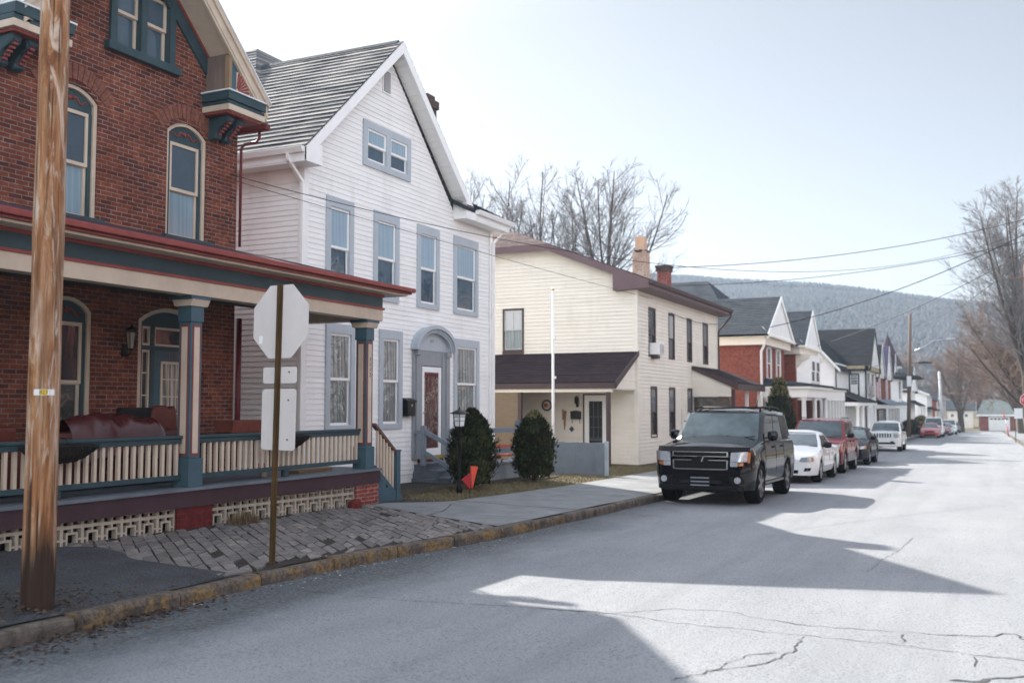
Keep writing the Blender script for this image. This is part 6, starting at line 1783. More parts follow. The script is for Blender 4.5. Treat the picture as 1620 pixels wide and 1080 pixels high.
# row house with turret
g = gz(112)
tw = thing('turret_house', 'row house with a pointed purple turret and narrow steep gables', 'house', (-9, 112, g))
block(tw, -16, -9.0, 96.5, 122, g-0.3, 4.6, M_rbrick)
for (y0,y1,zr,mt) in ((96.8,102.4,7.35,M_roofBl),(104.2,110.4,7.6,pm('violet_slate', (0.055,0.045,0.09), 0.8, 0.2, 3)),(112.5,117,7.2,M_roofP)): gable_x(tw, -14, -9.0, y0, y1, 4.5, zr, mt, M_whitepaint, 0.3)
m = MB(); m.box(-9.0,-8.8,96.5,122,4.2,4.6); m.build('cornice', M_cream, tw)
m = MB(); m.lathe((-10.3,125,g-0.3), [(1.5,0),(1.5,6.25-g+0.3)], 8, smooth=False); t_ = m.build('turret', M_whitepaint, tw)
m = MB(); m.lathe((-10.3,125,6.2), [(1.75,0),(1.0,1.3),(0.45,2.7),(0.06,3.75),(0.03,4.1)], 8, smooth=False); m.build('turret_roof', pm('plum_slate', (0.05,0.032,0.045), 0.8, 0.2, 3), tw)
m = MB(); m.box(-9.1,-8.75,123.6,124.5,4.6,5.9); m.build('window', WG, t_)
for (y0,y1) in ((98.5,99.8),(106,107.4)): window(tw, ('X',-9.0), y0, y1, 2.2, 4.0, 0.15, 0.06, M_whitetrim, M_whitetrim, WG, WG, 0.5, 0.02)
m = MB(); m.prism([(-9.0,111.5),(-8.3,112.5),(-8.3,117),(-9.0,118)], 'z', 2.0, 4.4); bb = m.build('bay_window', M_whitetrim, tw)
window(bb, ('X',-8.3), 113.2, 114.6, 2.5, 4.0, 0.1, 0.04, M_dred, M_whitetrim, WG, WG, 0.5, 0.02)
m = MB(); m.lathe((-9.0,114.8,4.4), [(3.2,0),(2.6,0.4),(1.0,0.7),(0,0.8)], 12); m.build('bay_roof', M_roofBl, tw)
m = MB(); slab(m,(-7.9,96,1.75),(-7.9,126,1.75),(-9.0,126,2.25),(-9.0,96,2.25),0.08); m.build('porch_roof', pm('blue_grey_metal', (0.11,0.15,0.20), 0.45, 0.15, 3), tw, recalc=False)
m = MB(); m.box(-9,-8.0,96.2,125.8,1.35,1.7)
for y in fr(96.3,125.6,3.6): m.box(-8.2,-8.0,y,y+0.35,g+0.2,1.35)
m.box(-8.15,-8.05,96.3,104,g-0.3,-0.1); m.box(-8.15,-8.05,110,125.6,g-0.3,1.3)
m.build('porch_front', M_whitetrim, tw)
m = MB(); m.box(-8.95,-8.9,97,110,g+0.2,1.2); m.build('porch_glazing', WG, tw)

g = gz(150)
h1 = thing('dark_roof_house', 'small pale house with a dark roof behind the leaning utility pole', 'house', (-9, 140, g))
block(h1, -16, -8.6, 131, 144, g-0.3, 3.6, M_white); gable_x(h1, -15, -8.6, 131, 144, 3.5, 6.6, M_roofBl, M_white, 0.4)
m = MB(); slab(m,(-7.3,130.5,1.6),(-7.3,144,1.6),(-8.6,144,2.3),(-8.6,130.5,2.3),0.1); m.build('porch_roof', M_roofBl, h1, recalc=False)
for y in (133,138,142): window(h1, ('X',-8.6), y, y+1.3, 1.9, 3.2, 0.12, 0.05, M_whitetrim, M_whitetrim, WG, WG, 0.5, 0.02)
columns(h1, [(-7.4,131),(-7.4,137),(-7.4,143)], g, 1.55, 0.12)
h2 = thing('plain_white_house', 'plain white house with a dark porch roof left of the grey pole', 'house', (-8, 155, g))
block(h2, -15, -7.4, 150, 164, g-0.3, 3.3, M_whitepaint); gable_y(h2, -15, -7.4, 150, 164, 3.3, 4.9, M_roofD, M_whitepaint, 0.4)
m = MB(); slab(m,(-6.2,149.5,0.9),(-6.2,163,0.9),(-7.4,163,1.4),(-7.4,149.5,1.4),0.1); m.build('porch_roof', M_roofBl, h2, recalc=False)
for y in (152,156,160): window(h2, ('X',-7.4), y, y+1.2, 1.7, 2.9, 0.12, 0.05, M_whitetrim, M_whitetrim, WG, WG, 0.5, 0.02)
columns(h2, [(-6.3,150),(-6.3,156.5),(-6.3,162.5)], g, 0.85, 0.12, M_cream)
h3 = thing('brick_corner_house', 'small reddish brick house beyond the plain white house', 'house', (-7.5, 172, gz(172)))
block(h3, -15, -7.0, 168, 174, gz(172)-0.3, 2.6, M_rbrick); gable_x(h3, -14, -7.0, 168, 174, 2.6, 4.6, M_roofD, M_whitepaint, 0.3)
for y in (169.2,171.8): window(h3, ('X',-7.0), y, y+1.0, 0.6, 2.0, 0.1, 0.05, M_whitetrim, M_whitetrim, WG, WG, 0.5, 0.02)
# garage closing the street
g = gz(180)
ga = thing('garage', 'brick garage with a wide white door closing the far end of the street', 'garage', (1.5, 182, g))
block(ga, -1.0, 4.3, 181, 189, g-0.3, 0.15, M_pier)
m = MB(); slab(m,(-1.5,180.6,0.12),(4.8,180.6,0.12),(3.6,185,2.6),(-0.4,185,2.6),0.1); slab(m,(-1.5,189.4,0.12),(4.8,189.4,0.12),(3.6,185,2.6),(-0.4,185,2.6),0.1)
m.add([(-1.5,180.6,0.1),(-1.5,189.4,0.1),(-0.4,185,2.58)], [(0,1,2)]); m.add([(4.8,180.6,0.1),(4.8,189.4,0.1),(3.6,185,2.58)], [(0,1,2)]); m.build('roof', M_roofG, ga, recalc=False)
m = MB(); m.box(-1.5,4.8,180.55,180.6,-0.15,0.1); m.build('fascia', M_whitetrim, ga)
m = MB(); m.box(0.3,3.4,180.9,180.98,g,-0.25); 
for k in range(1,4): m.box(0.3,3.4,180.88,180.9,g+0.55*k,g+0.55*k+0.03)
gd = m.build('door', M_whitepaint, ga)
for k in range(5):
    m = MB(); m.box(0.55+0.56*k,0.95+0.56*k,180.87,180.895,-0.72,-0.48); m.build('pane', G_dark, gd)
for (x0,x1,y,zt,mm,lb,nm) in ((-6.6,-2.3,205,2.6,M_cream,'cream house front glimpsed behind the street trees','far_cream_house'),(-18,-9,210,4.4,M_whitepaint,'pale house far behind the brick corner house','far_pale_house')):
    hh = thing(nm, lb, 'house', (x0, y, g)); block(hh, x0, x1, y, y+8, g-0.5, zt-1.8, mm); gable_x(hh, x0-0.3, x1+0.3, y, y+8, zt-1.8, zt, M_roofD, mm, 0.3)
    for k in range(3): window(hh, ('y',y), x0+0.5+k*1.2, x0+1.1+k*1.2, -1.2, 0.0, 0.08, 0.05, M_whitetrim, M_whitetrim, WG, WG, 0.5, 0.02)

# houses across the street (to the right of the photograph; they stand in its windows and car doors and throw light back)
def across(nm, label, y0, y1, wm, rm, zt, seed, X0=8.2):
    g = gz((y0+y1)/2)
    h = thing(nm, label, 'house', (X0, (y0+y1)/2, g))
    block(h, X0, X0+9, y0, y1, g-0.3, zt, wm)
    yc=(y0+y1)/2; m = MB()
    slab(m,(X0-0.4,y0-0.4,zt),(X0+9.3,y0-0.4,zt),(X0+9.3,yc,zt+3),(X0-0.4,yc,zt+3),0.1); slab(m,(X0-0.4,y1+0.4,zt),(X0+9.3,y1+0.4,zt),(X0+9.3,yc,zt+3),(X0-0.4,yc,zt+3),0.1); m.build('roof', rm, h, recalc=False)
    m = MB(); m.prism([(y0,zt-0.1),(y1,zt-0.1),(yc,zt+2.85)], 'x', X0, X0+0.2); m.build('gable', wm, h)
    F = ('x', X0); n = 3; w = (y1-y0)/n
    for k in range(n):
        a = y0 + w*(k+0.5)
        for (z0,z1) in ((zt-2.3,zt-0.6),(g+1.0,g+2.7)): window(h, F, a-0.45, a+0.45, z0, z1, 0.12, 0.05, M_whitetrim, M_whitetrim, WG, G_dark, 0.5, 0.01)
    m = MB(); slab(m,(X0-2.4,y0-0.2,g+2.9),(X0-2.4,y1+0.2,g+2.9),(X0,y1+0.2,g+3.4),(X0,y0-0.2,g+3.4),0.08); m.build('porch_roof', rm, h, recalc=False)
    columns(h, [(X0-2.2,y0+0.1),(X0-2.2,yc),(X0-2.2,y1-0.1)], g+0.4, g+2.85, 0.1)
    m = MB(); m.box(X0-2.4,X0,y0,y1,g-0.2,g+0.4); m.build('porch_floor', M_wallconc, h)
across('dark_brick_house', 'dark brick house across the street facing the white house', 13.0, 24.5, M_pier, M_roofD, 7.6, 1)
across('brown_brick_house', 'brown brick house across the street facing the black car', 28, 37, M_pier, M_roofBl, 7.8, 2)
across('white_frame_house', 'white frame house across the street facing the cream house', 40, 49, M_whitepaint, M_roofD, 7.2, 3)
across('buff_house', 'buff house across the street facing the red brick house', 53, 62, M_buff, M_roofBl, 7.0, 4)
across('pale_corner_house', 'pale house standing across the side street behind the photographer', -13, -3, M_whitepaint, M_roofD, 6.2, 5)
across('sky_blocking_house', 'dark brick house added out of view to block low sky from the brick porch', -1.5, 10.5, M_pier, M_roofBl, 8.4, 6, 21.0)  # unseen house added to keep low sky off the brick porch
strip('yard', fr(-6, 13, 2), lambda y: 17.5, lambda y: 60, 6, lambda x, y: gz(y)+0.12, M_lawn)['kind'] = 'structure'
# ------------------------------------------------------------------ vehicles (nose towards -Y, origin on the road under the nose)
def paint(name, col, metal=0.0, rough=0.28, dirt=0.12, coat=0.8, spec=0.22):
    m = pm(name, col, rough, 0.05, 1.5, dirt=dirt, metal=metal, coat=coat, spec=spec)
    return m
M_tyre = pm('tyre_rubber', (0.010,0.010,0.011), 0.85, 0.3, 12, spec=0.08)
M_alloy = pm('alloy', (0.38,0.39,0.41), 0.3, 0.12, 9, metal=0.8)
M_dalloy = pm('dark_alloy', (0.12,0.12,0.13), 0.3, 0.15, 9, metal=0.7)
M_chrome = pm('chrome', (0.62,0.63,0.65), 0.12, 0.06, 5, metal=1.0)
M_plast = pm('black_plastic', (0.010,0.010,0.011), 0.5, 0.25, 9, spec=0.12)
M_lens = pm('lamp_lens', (0.50,0.52,0.54), 0.08, 0.25, 22, metal=0.35, coat=1.0)
M_amber = pm('amber_lens', (0.42,0.13,0.03), 0.12, 0.15, 15, coat=1.0)
M_taill = pm('red_lens', (0.25,0.01,0.012), 0.15, 0.1, 8, coat=1.0)
def car_glass():
    m, nt, b = base_mat('car_glass')
    c = ramp(nt, noise_t(nt, coords(nt, (1,1,1)), 1.3, 3), [(0.35,(0.02,0.032,0.036)),(0.7,(0.075,0.11,0.12))])
    nt.links.new(c, b.inputs['Base Color']); b.inputs['Roughness'].default_value = 0.03; b.inputs['IOR'].default_value = 1.5
    return m
M_cglass = car_glass()

def make_car(name, label, spec, pos, yaw=0.0, group='cars parked along the kerb'):
    S = spec; L, W, wb, wr = S['L'], S['W'], S['wb'], S['wr']; hw = W/2; ax = S['ax']; axr = ax + wb
    zs = S['sill']; belt = S['belt']; hf, hc = S['hf'], S['hc']; yc = S['yc']; M = S['paint']
    t = thing(name, label, 'car', (0,0,0), group)
    rf_ = S.get('rf', 0.45); k0 = S.get('k', 0.22); rr = 0.40
    def hwy(y):
        s = 1.0
        if y < rf_: s -= k0*(1-y/rf_)**2.2
        if y > L-rr: s -= 0.15*((y-(L-rr))/rr)**2.2
        return hw*s
    ra = wr + 0.075
    def zb(y):
        z = zs
        if y < ax-ra: z = S['fb'] if y < ax-ra-0.02 else zs
        if y > axr+ra: z = S['fb']+0.04
        for a in (ax, axr):
            d = abs(y-a)
            if d < ra: z = max(z, wr-0.02 + math.sqrt(max(0, ra*ra-d*d)))
        return z
    ydk = S['ydk']      # start of rear deck (sedan) or None
    def zt(y):
        if y < 0.22: return hf - S.get('nose',0.16)*(1-y/0.22)**2
        if y < yc: return hf + (hc-hf)*((y-0.22)/(yc-0.22))**0.8
        if ydk and y > ydk:
            u = (y-ydk)/(L-ydk); return belt + 0.05*math.sin(u*1.6) - (0.05*max(0,u-0.85)/0.15)
        v = belt if y < L-0.12 else belt - 0.08*((y-(L-0.12))/0.12)**2
        return max(hc-(hc-belt)*(y-yc)/0.5, belt) if y < yc+0.5 and hc > belt else v
    ys = sorted(set([0,0.03,0.08,0.15,0.22,0.32,0.45,0.6] + [ax-ra-0.021, ax-ra-0.0, ax+ra, axr-ra, axr+ra, axr+ra+0.001, yc] + [ax+ra*math.cos(math.pi*i/14) for i in range(15)] + [axr+ra*math.cos(math.pi*i/14) for i in range(15)] + fr(ax+ra, axr-ra, 0.2) + fr(0.6, ax-ra-0.03, 0.15) + fr(axr+ra+0.01, L-0.4, 0.15) + [L-0.4,L-0.3,L-0.2,L-0.12,L-0.06,L-0.02,L]))
    ys = [y for i, y in enumerate(ys) if i == 0 or y - ys[i-1] > 1e-4]
    m = MB(); rows = []; half = 9
    for y in ys:
        h = hwy(y); b = zb(y); T = zt(y); H = T - zs; cr = S.get('crown',0.05)*(0.5 if y < 0.1 else 1)
        zz = [b, zs+0.16*H, zs+0.40*H, zs+0.66*H, zs+0.86*H, zs+0.96*H]
        for i in range(1, 6): zz[i] = max(zz[i], b + 0.012*i)
        ff = [0.955, 0.985, 1.0, 0.992, 0.975, 0.945]
        pts = [(h*f, z) for f, z in zip(ff, zz)] + [(h*0.87, max(T, zz[5]+0.004)), (h*0.5, T+cr*0.75), (0.0, T+cr)]
        full = [(-x, z) for x, z in pts] + [(x, z) for x, z in reversed(pts[:-1])]
        rows.append([(x, y, z) for x, z in full])
    n = len(rows[0]); vs = [p for r in rows for p in r]
    fs = [(j*n+i, j*n+i+1, (j+1)*n+i+1, (j+1)*n+i) for j in range(len(rows)-1) for i in range(n-1)]
    m.add(vs, fs, 0, True)
    m.add(rows[0], [tuple(range(n))], 0); m.add(rows[-1], [tuple(reversed(range(n)))], 0)
    body = m.build('body', M, t)
    bm = bmesh.new(); bm.from_mesh(body.data); bmesh.ops.remove_doubles(bm, verts=bm.verts, dist=0.0005); bmesh.ops.recalc_face_normals(bm, faces=bm.faces)
    for e in bm.edges:
        if len(e.link_faces) == 2 and e.calc_face_angle(0) > 0.7: e.smooth = False
    bm.to_mesh(body.data); bm.free()
    m = MB(); m.box(-hw+0.24,hw-0.24,0.1,L-0.1,S['fb']-0.03,hf-0.25); 
    for a in (ax, axr): m.box(-hw+0.1,hw-0.1,a-ra+0.02,a+ra-0.02,wr+0.02,wr+ra-0.04)
    m.build('underbody', M_plast, t)
    # cabin shell
    y0b, y0r, y1r, y1b = yc, S['yr0'], S['yr1'], S['ye']; zr = S['H']; cb = hw*0.90; crn = hw*S.get('tuck',0.76)
    zB0 = zt(yc)-0.02; zB1 = belt-0.02
    def side(s, u, v, off=0.0):
        """u 0..1 along the car, v 0..1 belt to roof edge"""
        yb_ = y0b + (y1b-y0b)*u; yt_ = y0r + (y1r-y0r)*u
        zbb = zB0 + (zB1-zB0)*min(1,u*2); zz = zbb + (zr-0.075-zbb)*v; y = yb_ + (yt_-yb_)*v
        x = (cb + (crn-cb)*v**1.25)*(1-0.05*max(0,u-0.6)/0.4) + off
        return (s*x, y, zz)
    m = MB(); NU, NV = 12, 5
    for s in (-1, 1):
        g = [[side(s,i/NU,j/NV) for j in range(NV+1)] for i in range(NU+1)]
        m.add([p for r in g for p in r], [(i*(NV+1)+j,i*(NV+1)+j+1,(i+1)*(NV+1)+j+1,(i+1)*(NV+1)+j) for i in range(NU) for j in range(NV)], 0, True)
    NX = 8
    def across_(ua, v, w, bul=0.0):   # between left and right edges at u=ua
        a = Vector(side(-1,ua,v)); b = Vector(side(1,ua,v)); p = a.lerp(b, w); k = 1-(2*w-1)**2
        p.y += bul*k; return p
    for (u, bl) in ((0.0,-0.10),(1.0,0.08)):
        g = [[across_(u,j/NV,i/NX,bl) for j in range(NV+1)] for i in range(NX+1)]
        m.add([p for r in g for p in r], [(i*(NV+1)+j,i*(NV+1)+j+1,(i+1)*(NV+1)+j+1,(i+1)*(NV+1)+j) for i in range(NX) for j in range(NV)], 0, True)
    g = []
    for i in range(NU+1):
        u = i/NU; row = []
        for j in range(NX+1):
            w = j/NX; k = 1-(2*w-1)**4; p = across_(u,1.0,w, -0.10 if i == 0 else 0.08 if i == NU else 0.0)
            p.z += 0.075*k*(0.35 if i in (0,NU) else 1.0) + 0.02*math.sin(math.pi*u)*k
            row.append(p)
        g.append(row)
    m.add([p for r in g for p in r], [(i*(NX+1)+j,i*(NX+1)+j+1,(i+1)*(NX+1)+j+1,(i+1)*(NX+1)+j) for i in range(NU) for j in range(NX)], 0, True)
    cab = m.build('cabin', M, t)
    bm = bmesh.new(); bm.from_mesh(cab.data); bmesh.ops.remove_doubles(bm, verts=bm.verts, dist=0.002); bmesh.ops.recalc_face_normals(bm, faces=bm.faces); bm.to_mesh(cab.data); bm.free()
    def glassgrid(nm, fn, nu, nv):
        mm = MB(); g = [[fn(i/nu,j/nv) for j in range(nv+1)] for i in range(nu+1)]
        mm.add([p for r in g for p in r], [(i*(nv+1)+j,i*(nv+1)+j+1,(i+1)*(nv+1)+j+1,(i+1)*(nv+1)+j) for i in range(nu) for j in range(nv)], 0, True)
        return mm.build(nm, M_cglass, t, recalc=False)
    ws = glassgrid('windscreen', lambda a, b: across_(0.0, 0.04+0.90*b, 0.045+0.91*a, -0.10) + Vector((0,-0.012,0.006)), 8, 4)
    glassgrid('rear_window', lambda a, b: across_(1.0, 0.1+0.80*b, 0.06+0.88*a, 0.08) + Vector((0,0.012,0.004)), 8, 4)
    for s in (-1, 1):
        for (ua, ub, va, vb) in S['wins']:
            glassgrid('side_window', lambda a, b: side(s, ua+(ub-ua)*a, va+(vb-va)*b, 0.006), 5, 3)
    # door seams and handles
    if not S.get('far'):
        for s in (-1, 1):
            m = MB()
            for y in S['seams']:
                h0 = hwy(y)
                zz = [zs+0.06, zs+0.3*(belt-zs), zs+0.62*(belt-zs), zs+0.9*(belt-zs)]; ff = [0.968,0.995,0.995,0.972]
                m.tube([(s*(h0*f+0.001), y, z) for f, z in zip(ff, zz)], 0.0055, 4)
            m.build('door_seam', M_plast, body)
            for y in S['handles']:
                m = MB(); h0 = hwy(y); z = zs+0.84*(belt-zs); m.box(s*(h0*0.975), s*(h0*0.975+0.035), y-0.09, y+0.09, z-0.018, z+0.018); m.build('door_handle', S.get('hm', M_plast), t, bevel=0.008)
        for wv in (-0.35, 0.25):
            m = MB(); a = across_(0.0,0.05,0.5+wv*0.5,-0.10); b = across_(0.0,0.13,0.5+wv*0.5+0.30,-0.10); m.tube([a+Vector((0,-0.02,0.012)),b+Vector((0,-0.025,0.02))], 0.009, 4); m.build('wiper', M_plast, ws)
    # mirrors
    for s in (-1, 1):
        p = Vector(side(s,0.10,0.10)); m = MB()
        pillow(m, (p.x+s*0.15, p.y+0.03, p.z+0.05), 0.115, 0.07, S.get('mir',0.085), n=6)
        m.beam((p.x-s*0.02,p.y+0.03,p.z-0.0),(p.x+s*0.10,p.y+0.03,p.z+0.02),0.06,0.04)
        m.build('wing_mirror', S.get('mm', M_plast), t)
    # front details on the nose surface
    def yf(x):
        q = abs(x)/hw
        lo = 1-k0
        if q <= lo: return 0.0
        return rf_*(1 - ((1-min(q,0.999))/k0)**(1/2.2))
    def patch(quad, proud=0.012, dep=0.05, nu=6, sx=0.0):
        """quad (x,z) corners bl, br, tr, tl laid on the nose"""
        mm = MB(); f_ = []; bk = []
        (a,b,c,d) = quad
        for i in range(nu+1):
            u = i/nu
            for (p, q) in ((a,b),(d,c)):
                x = p[0]+(q[0]-p[0])*u; z = p[1]+(q[1]-p[1])*u; y = yf(x)
                nx_ = 0.6*x/hw if abs(x)/hw > 1-k0 else 0
                f_.append((x+nx_*proud, y-proud+sx*(z-0.6), z)); bk.append((x, y+dep, z))
        vs = f_+bk; o = len(f_); fs = []
        for i in range(nu): fs += [(2*i,2*i+2,2*i+3,2*i+1),(2*i,o+2*i,o+2*i+2,2*i+2),(2*i+1,2*i+3,o+2*i+3,o+2*i+1)]
        fs += [(0,1,o+1,o),(2*nu,o+2*nu,o+2*nu+1,2*nu+1)]
        mm.add(vs, fs, 0); return mm
    for (nm, q, mt, pr_) in S['front']:
        if q[0][0] == 'sym':
            for s in (1, -1):
                qq = [(s*x, z) for x, z in q[1:]]
                patch(qq, pr_).build(nm, mt, t)
        else: patch(q, pr_).build(nm, mt, t)
    for f in S.get('extra', ()): f(t, patch, yf, hwy, side)
    for s in (-1, 1):
        m = MB(); m.box(s*(hw*0.62), s*(hw*0.84), L-0.03, L+0.012, belt-0.28, belt-0.06); m.build('tail_light', M_taill, t)
    # wheels
    for (y, s) in ((ax,-1),(ax,1),(axr,-1),(axr,1)):
        tw_ = S.get('tw', 0.24); xo = s*(hw-0.02); xi = xo - s*tw_
        wroot = MB(); c = (min(xo,xi), y, wr); w_ = tw_
        wroot.lathe(c, [(wr*0.70,0.10),(wr*0.70,0.0),(wr*0.90,-0.004),(wr*0.985,0.03),(wr,0.06),(wr,w_-0.06),(wr*0.985,w_-0.03),(wr*0.90,w_+0.004),(wr*0.70,w_),(wr*0.70,w_-0.10)], 28, axis='x')
        wh_ = wroot.build('wheel', M_tyre, t)
        m = MB(); face = xo - s*0.012; r0 = wr*S.get('rim',0.66)
        ring = [(r0,0),(r0,0.03),(r0*0.92,0.03),(r0*0.90,0.0)]
        m.lathe((face-0.025,y,wr), ring, 28, axis='x')
        ns = S.get('spokes', 5)
        for k in range(ns):
            for dd in ((-0.13,0.13) if S.get('twin') else (0,)):
                a = 2*math.pi*k/ns + 0.3 + dd; m.beam((face-s*0.012,y+0.05*math.cos(a),wr+0.05*math.sin(a)),(face-s*0.006,y+r0*0.95*math.cos(a),wr+r0*0.95*math.sin(a)), S.get('sw',0.05), 0.03, up=(1,0,0))
        m.tube([(face-s*0.03,y,wr),(face+s*0.004,y,wr)], 0.065, 12)
        m.build('rim', S.get('rimm', M_alloy), wh_)
        m = MB(); m.tube([(face-s*0.09,y,wr),(face-s*0.05,y,wr)], r0*0.95, 24); m.build('brake_disc', M_plast, wh_)
    t.location = pos; t.rotation_euler = (-SLOPE, 0, yaw)
    return t

# --- big black four wheel drive
def suv_extra(t, patch, yf, hwy, side):
    for s in (-1, 1):
        m = MB(); m.tube([Vector(side(s,u,1.0)) + Vector((-s*0.10,0,0.075+0.045*math.sin(math.pi*min(1,max(0,(u-0.05)/0.9)))**0.3)) for u in fr(0.06,0.95,0.08)], 0.02, 6)
        for u in (0.08,0.5,0.93): m.tube([Vector(side(s,u,1.0))+Vector((-s*0.10,0,0.0)), Vector(side(s,u,1.0))+Vector((-s*0.10,0,0.11))], 0.02, 6)
        m.build('roof_rail', M_plast, t)
        m = MB(); m.box(s*0.80,s*1.0,1.45,3.45,0.36,0.41); m.build('running_board', M_dalloy, t, bevel=0.01)
        m = MB(); m.box(s*0.995,s*1.008,1.42,3.42,0.66,0.72); m.build('side_moulding', M_dalloy, t)
        m = MB(); m.tube([(s*0.74,yf(0.74)-0.03,0.505),(s*0.74,yf(0.74)+0.05,0.505)], 0.062, 14); m.build('fog_light', M_lens, t)
    m = MB()
    for u in (0.3,0.75): m.tube([Vector(side(-1,u,1.0))+Vector((0.1,0,0.11)), Vector(side(1,u,1.0))+Vector((-0.1,0,0.11))], 0.016, 6)
    m.build('roof_bar', M_plast, t)
    m = MB()   # bow-shaped badge
    z = 0.905; m.prism([(-0.16,z-0.035),(-0.06,z-0.035),(-0.075,z-0.06),(0.065,z-0.06),(0.08,z-0.03),(0.16,z-0.03),(0.185,z+0.035),(0.075,z+0.035),(0.09,z+0.06),(-0.05,z+0.06),(-0.065,z+0.04),(-0.185,z+0.04)], 'y', -0.035, -0.02); m.build('badge', M_plast, t)
    m = MB(); m.prism([(0.02,z-0.05),(0.05,z-0.05),(0.085,z+0.05),(0.055,z+0.05)], 'y', -0.038, -0.034); m.build('badge_trim', M_chrome, t)
    m = MB(); m.box(-0.20,0.20,-0.035,-0.012,0.37,0.56); pl = m.build('licence_plate', M_plast, t)
    m = MB()
    for z in (0.385,0.455,0.53): m.box(-0.185,0.185,-0.042,-0.035,z,z+0.022)
    m.build('plate_strip', pm('plate_grey', (0.25,0.27,0.30), 0.4), pl)
    m = MB(); pts = [(-0.93,0.24),(-0.80,0.09),(-0.5,0.02),(0,0.0),(0.5,0.02),(0.80,0.09),(0.93,0.24)]
    for (a, b) in zip(pts, pts[1:]): m.add([(a[0],a[1]-0.02,1.055),(b[0],b[1]-0.02,1.055),(b[0],b[1]+0.06,1.15),(a[0],a[1]+0.06,1.15),(a[0],a[1]-0.005,1.055),(b[0],b[1]-0.005,1.055),(b[0],b[1]+0.075,1.145),(a[0],a[1]+0.075,1.145)], [(0,1,2,3),(7,6,5,4),(3,2,6,7)])
    m.build('bonnet_deflector', M_plast, t)
    m = MB(); m.tube([(-0.78,1.5,1.30),(-0.80,1.52,1.9)], 0.004, 4); m.tube([(0.62,2.5,1.95),(0.62,2.54,2.12)], 0.012, 5); m.build('aerial', M_plast, t)
    m = MB(); m.box(-0.06,0.06,1.93,1.95,1.50,1.72); m.build('mirror_tag', pm('pale_blue_tag', (0.35,0.55,0.62), 0.5), t)
ch = lambda z0, z1, x: [(-x,z0),(x,z0),(x,z1),(-x,z1)]
suv = dict(L=5.13, W=2.04, wb=2.95, wr=0.405, ax=0.98, H=1.93, sill=0.42, fb=0.30, belt=1.25, hf=1.10, hc=1.27, yc=1.50, yr0=2.15, yr1=4.80, ye=5.06, ydk=None, crown=0.09, k=0.22, rf=0.50, nose=0.17, tuck=0.80,
    paint=paint('black_gloss', (0.004,0.0045,0.006), dirt=0.0, coat=0.8, spec=0.0), wins=[(0.055,0.325,0.12,0.86),(0.35,0.62,0.12,0.86),(0.65,0.96,0.14,0.86)], seams=(1.42,2.55,3.48), handles=(2.35,3.3), mm=None, tw=0.29, rim=0.70, spokes=6, sw=0.075, rimm=M_dalloy, mir=0.11,
    front=[('grille', ch(0.97,1.04,0.52), M_plast, 0.010), ('grille', ch(0.72,0.88,0.52), M_plast, 0.010), ('grille_surround', ch(1.04,1.055,0.55), M_chrome, 0.02), ('grille_surround', ch(0.955,0.97,0.55), M_chrome, 0.02), ('grille_surround', ch(0.88,0.895,0.55), M_chrome, 0.02), ('grille_surround', ch(0.70,0.72,0.51), M_chrome, 0.02),
      ('grille_surround', [('sym',),(0.52,0.70),(0.55,0.72),(0.56,0.895),(0.53,0.88)], M_chrome, 0.02), ('grille_surround', [('sym',),(0.53,0.955),(0.56,0.955),(0.565,1.055),(0.535,1.055)], M_chrome, 0.02),
      ('headlight', [('sym',),(0.60,0.86),(0.90,0.865),(0.915,1.06),(0.62,1.045)], M_lens, 0.014), ('headlight', [('sym',),(0.905,0.84),(0.94,0.85),(0.955,1.05),(0.915,1.05)], M_amber, 0.014), ('side_lamp', [('sym',),(0.60,0.77),(0.74,0.77),(0.75,0.855),(0.60,0.855)], M_lens, 0.014), ('indicator', [('sym',),(0.745,0.78),(0.84,0.79),(0.845,0.85),(0.755,0.845)], M_amber, 0.015),
      ('lower_bumper', [('sym',),(0.0,0.30),(0.86,0.31),(0.86,0.39),(0.0,0.38)], M_plast, 0.010), ('fog_recess', [('sym',),(0.60,0.43),(0.86,0.44),(0.82,0.58),(0.56,0.575)], M_plast, 0.006), ('bumper_vent', ch(0.43,0.49,0.42), M_dark, 0.016)],
    extra=[suv_extra])
suv['mm'] = suv['paint']
make_car('black_suv', 'big glossy black four wheel drive nearest the camera, sun glinting on its bonnet', suv, (-5.16, 19.55, gz(19.6)))

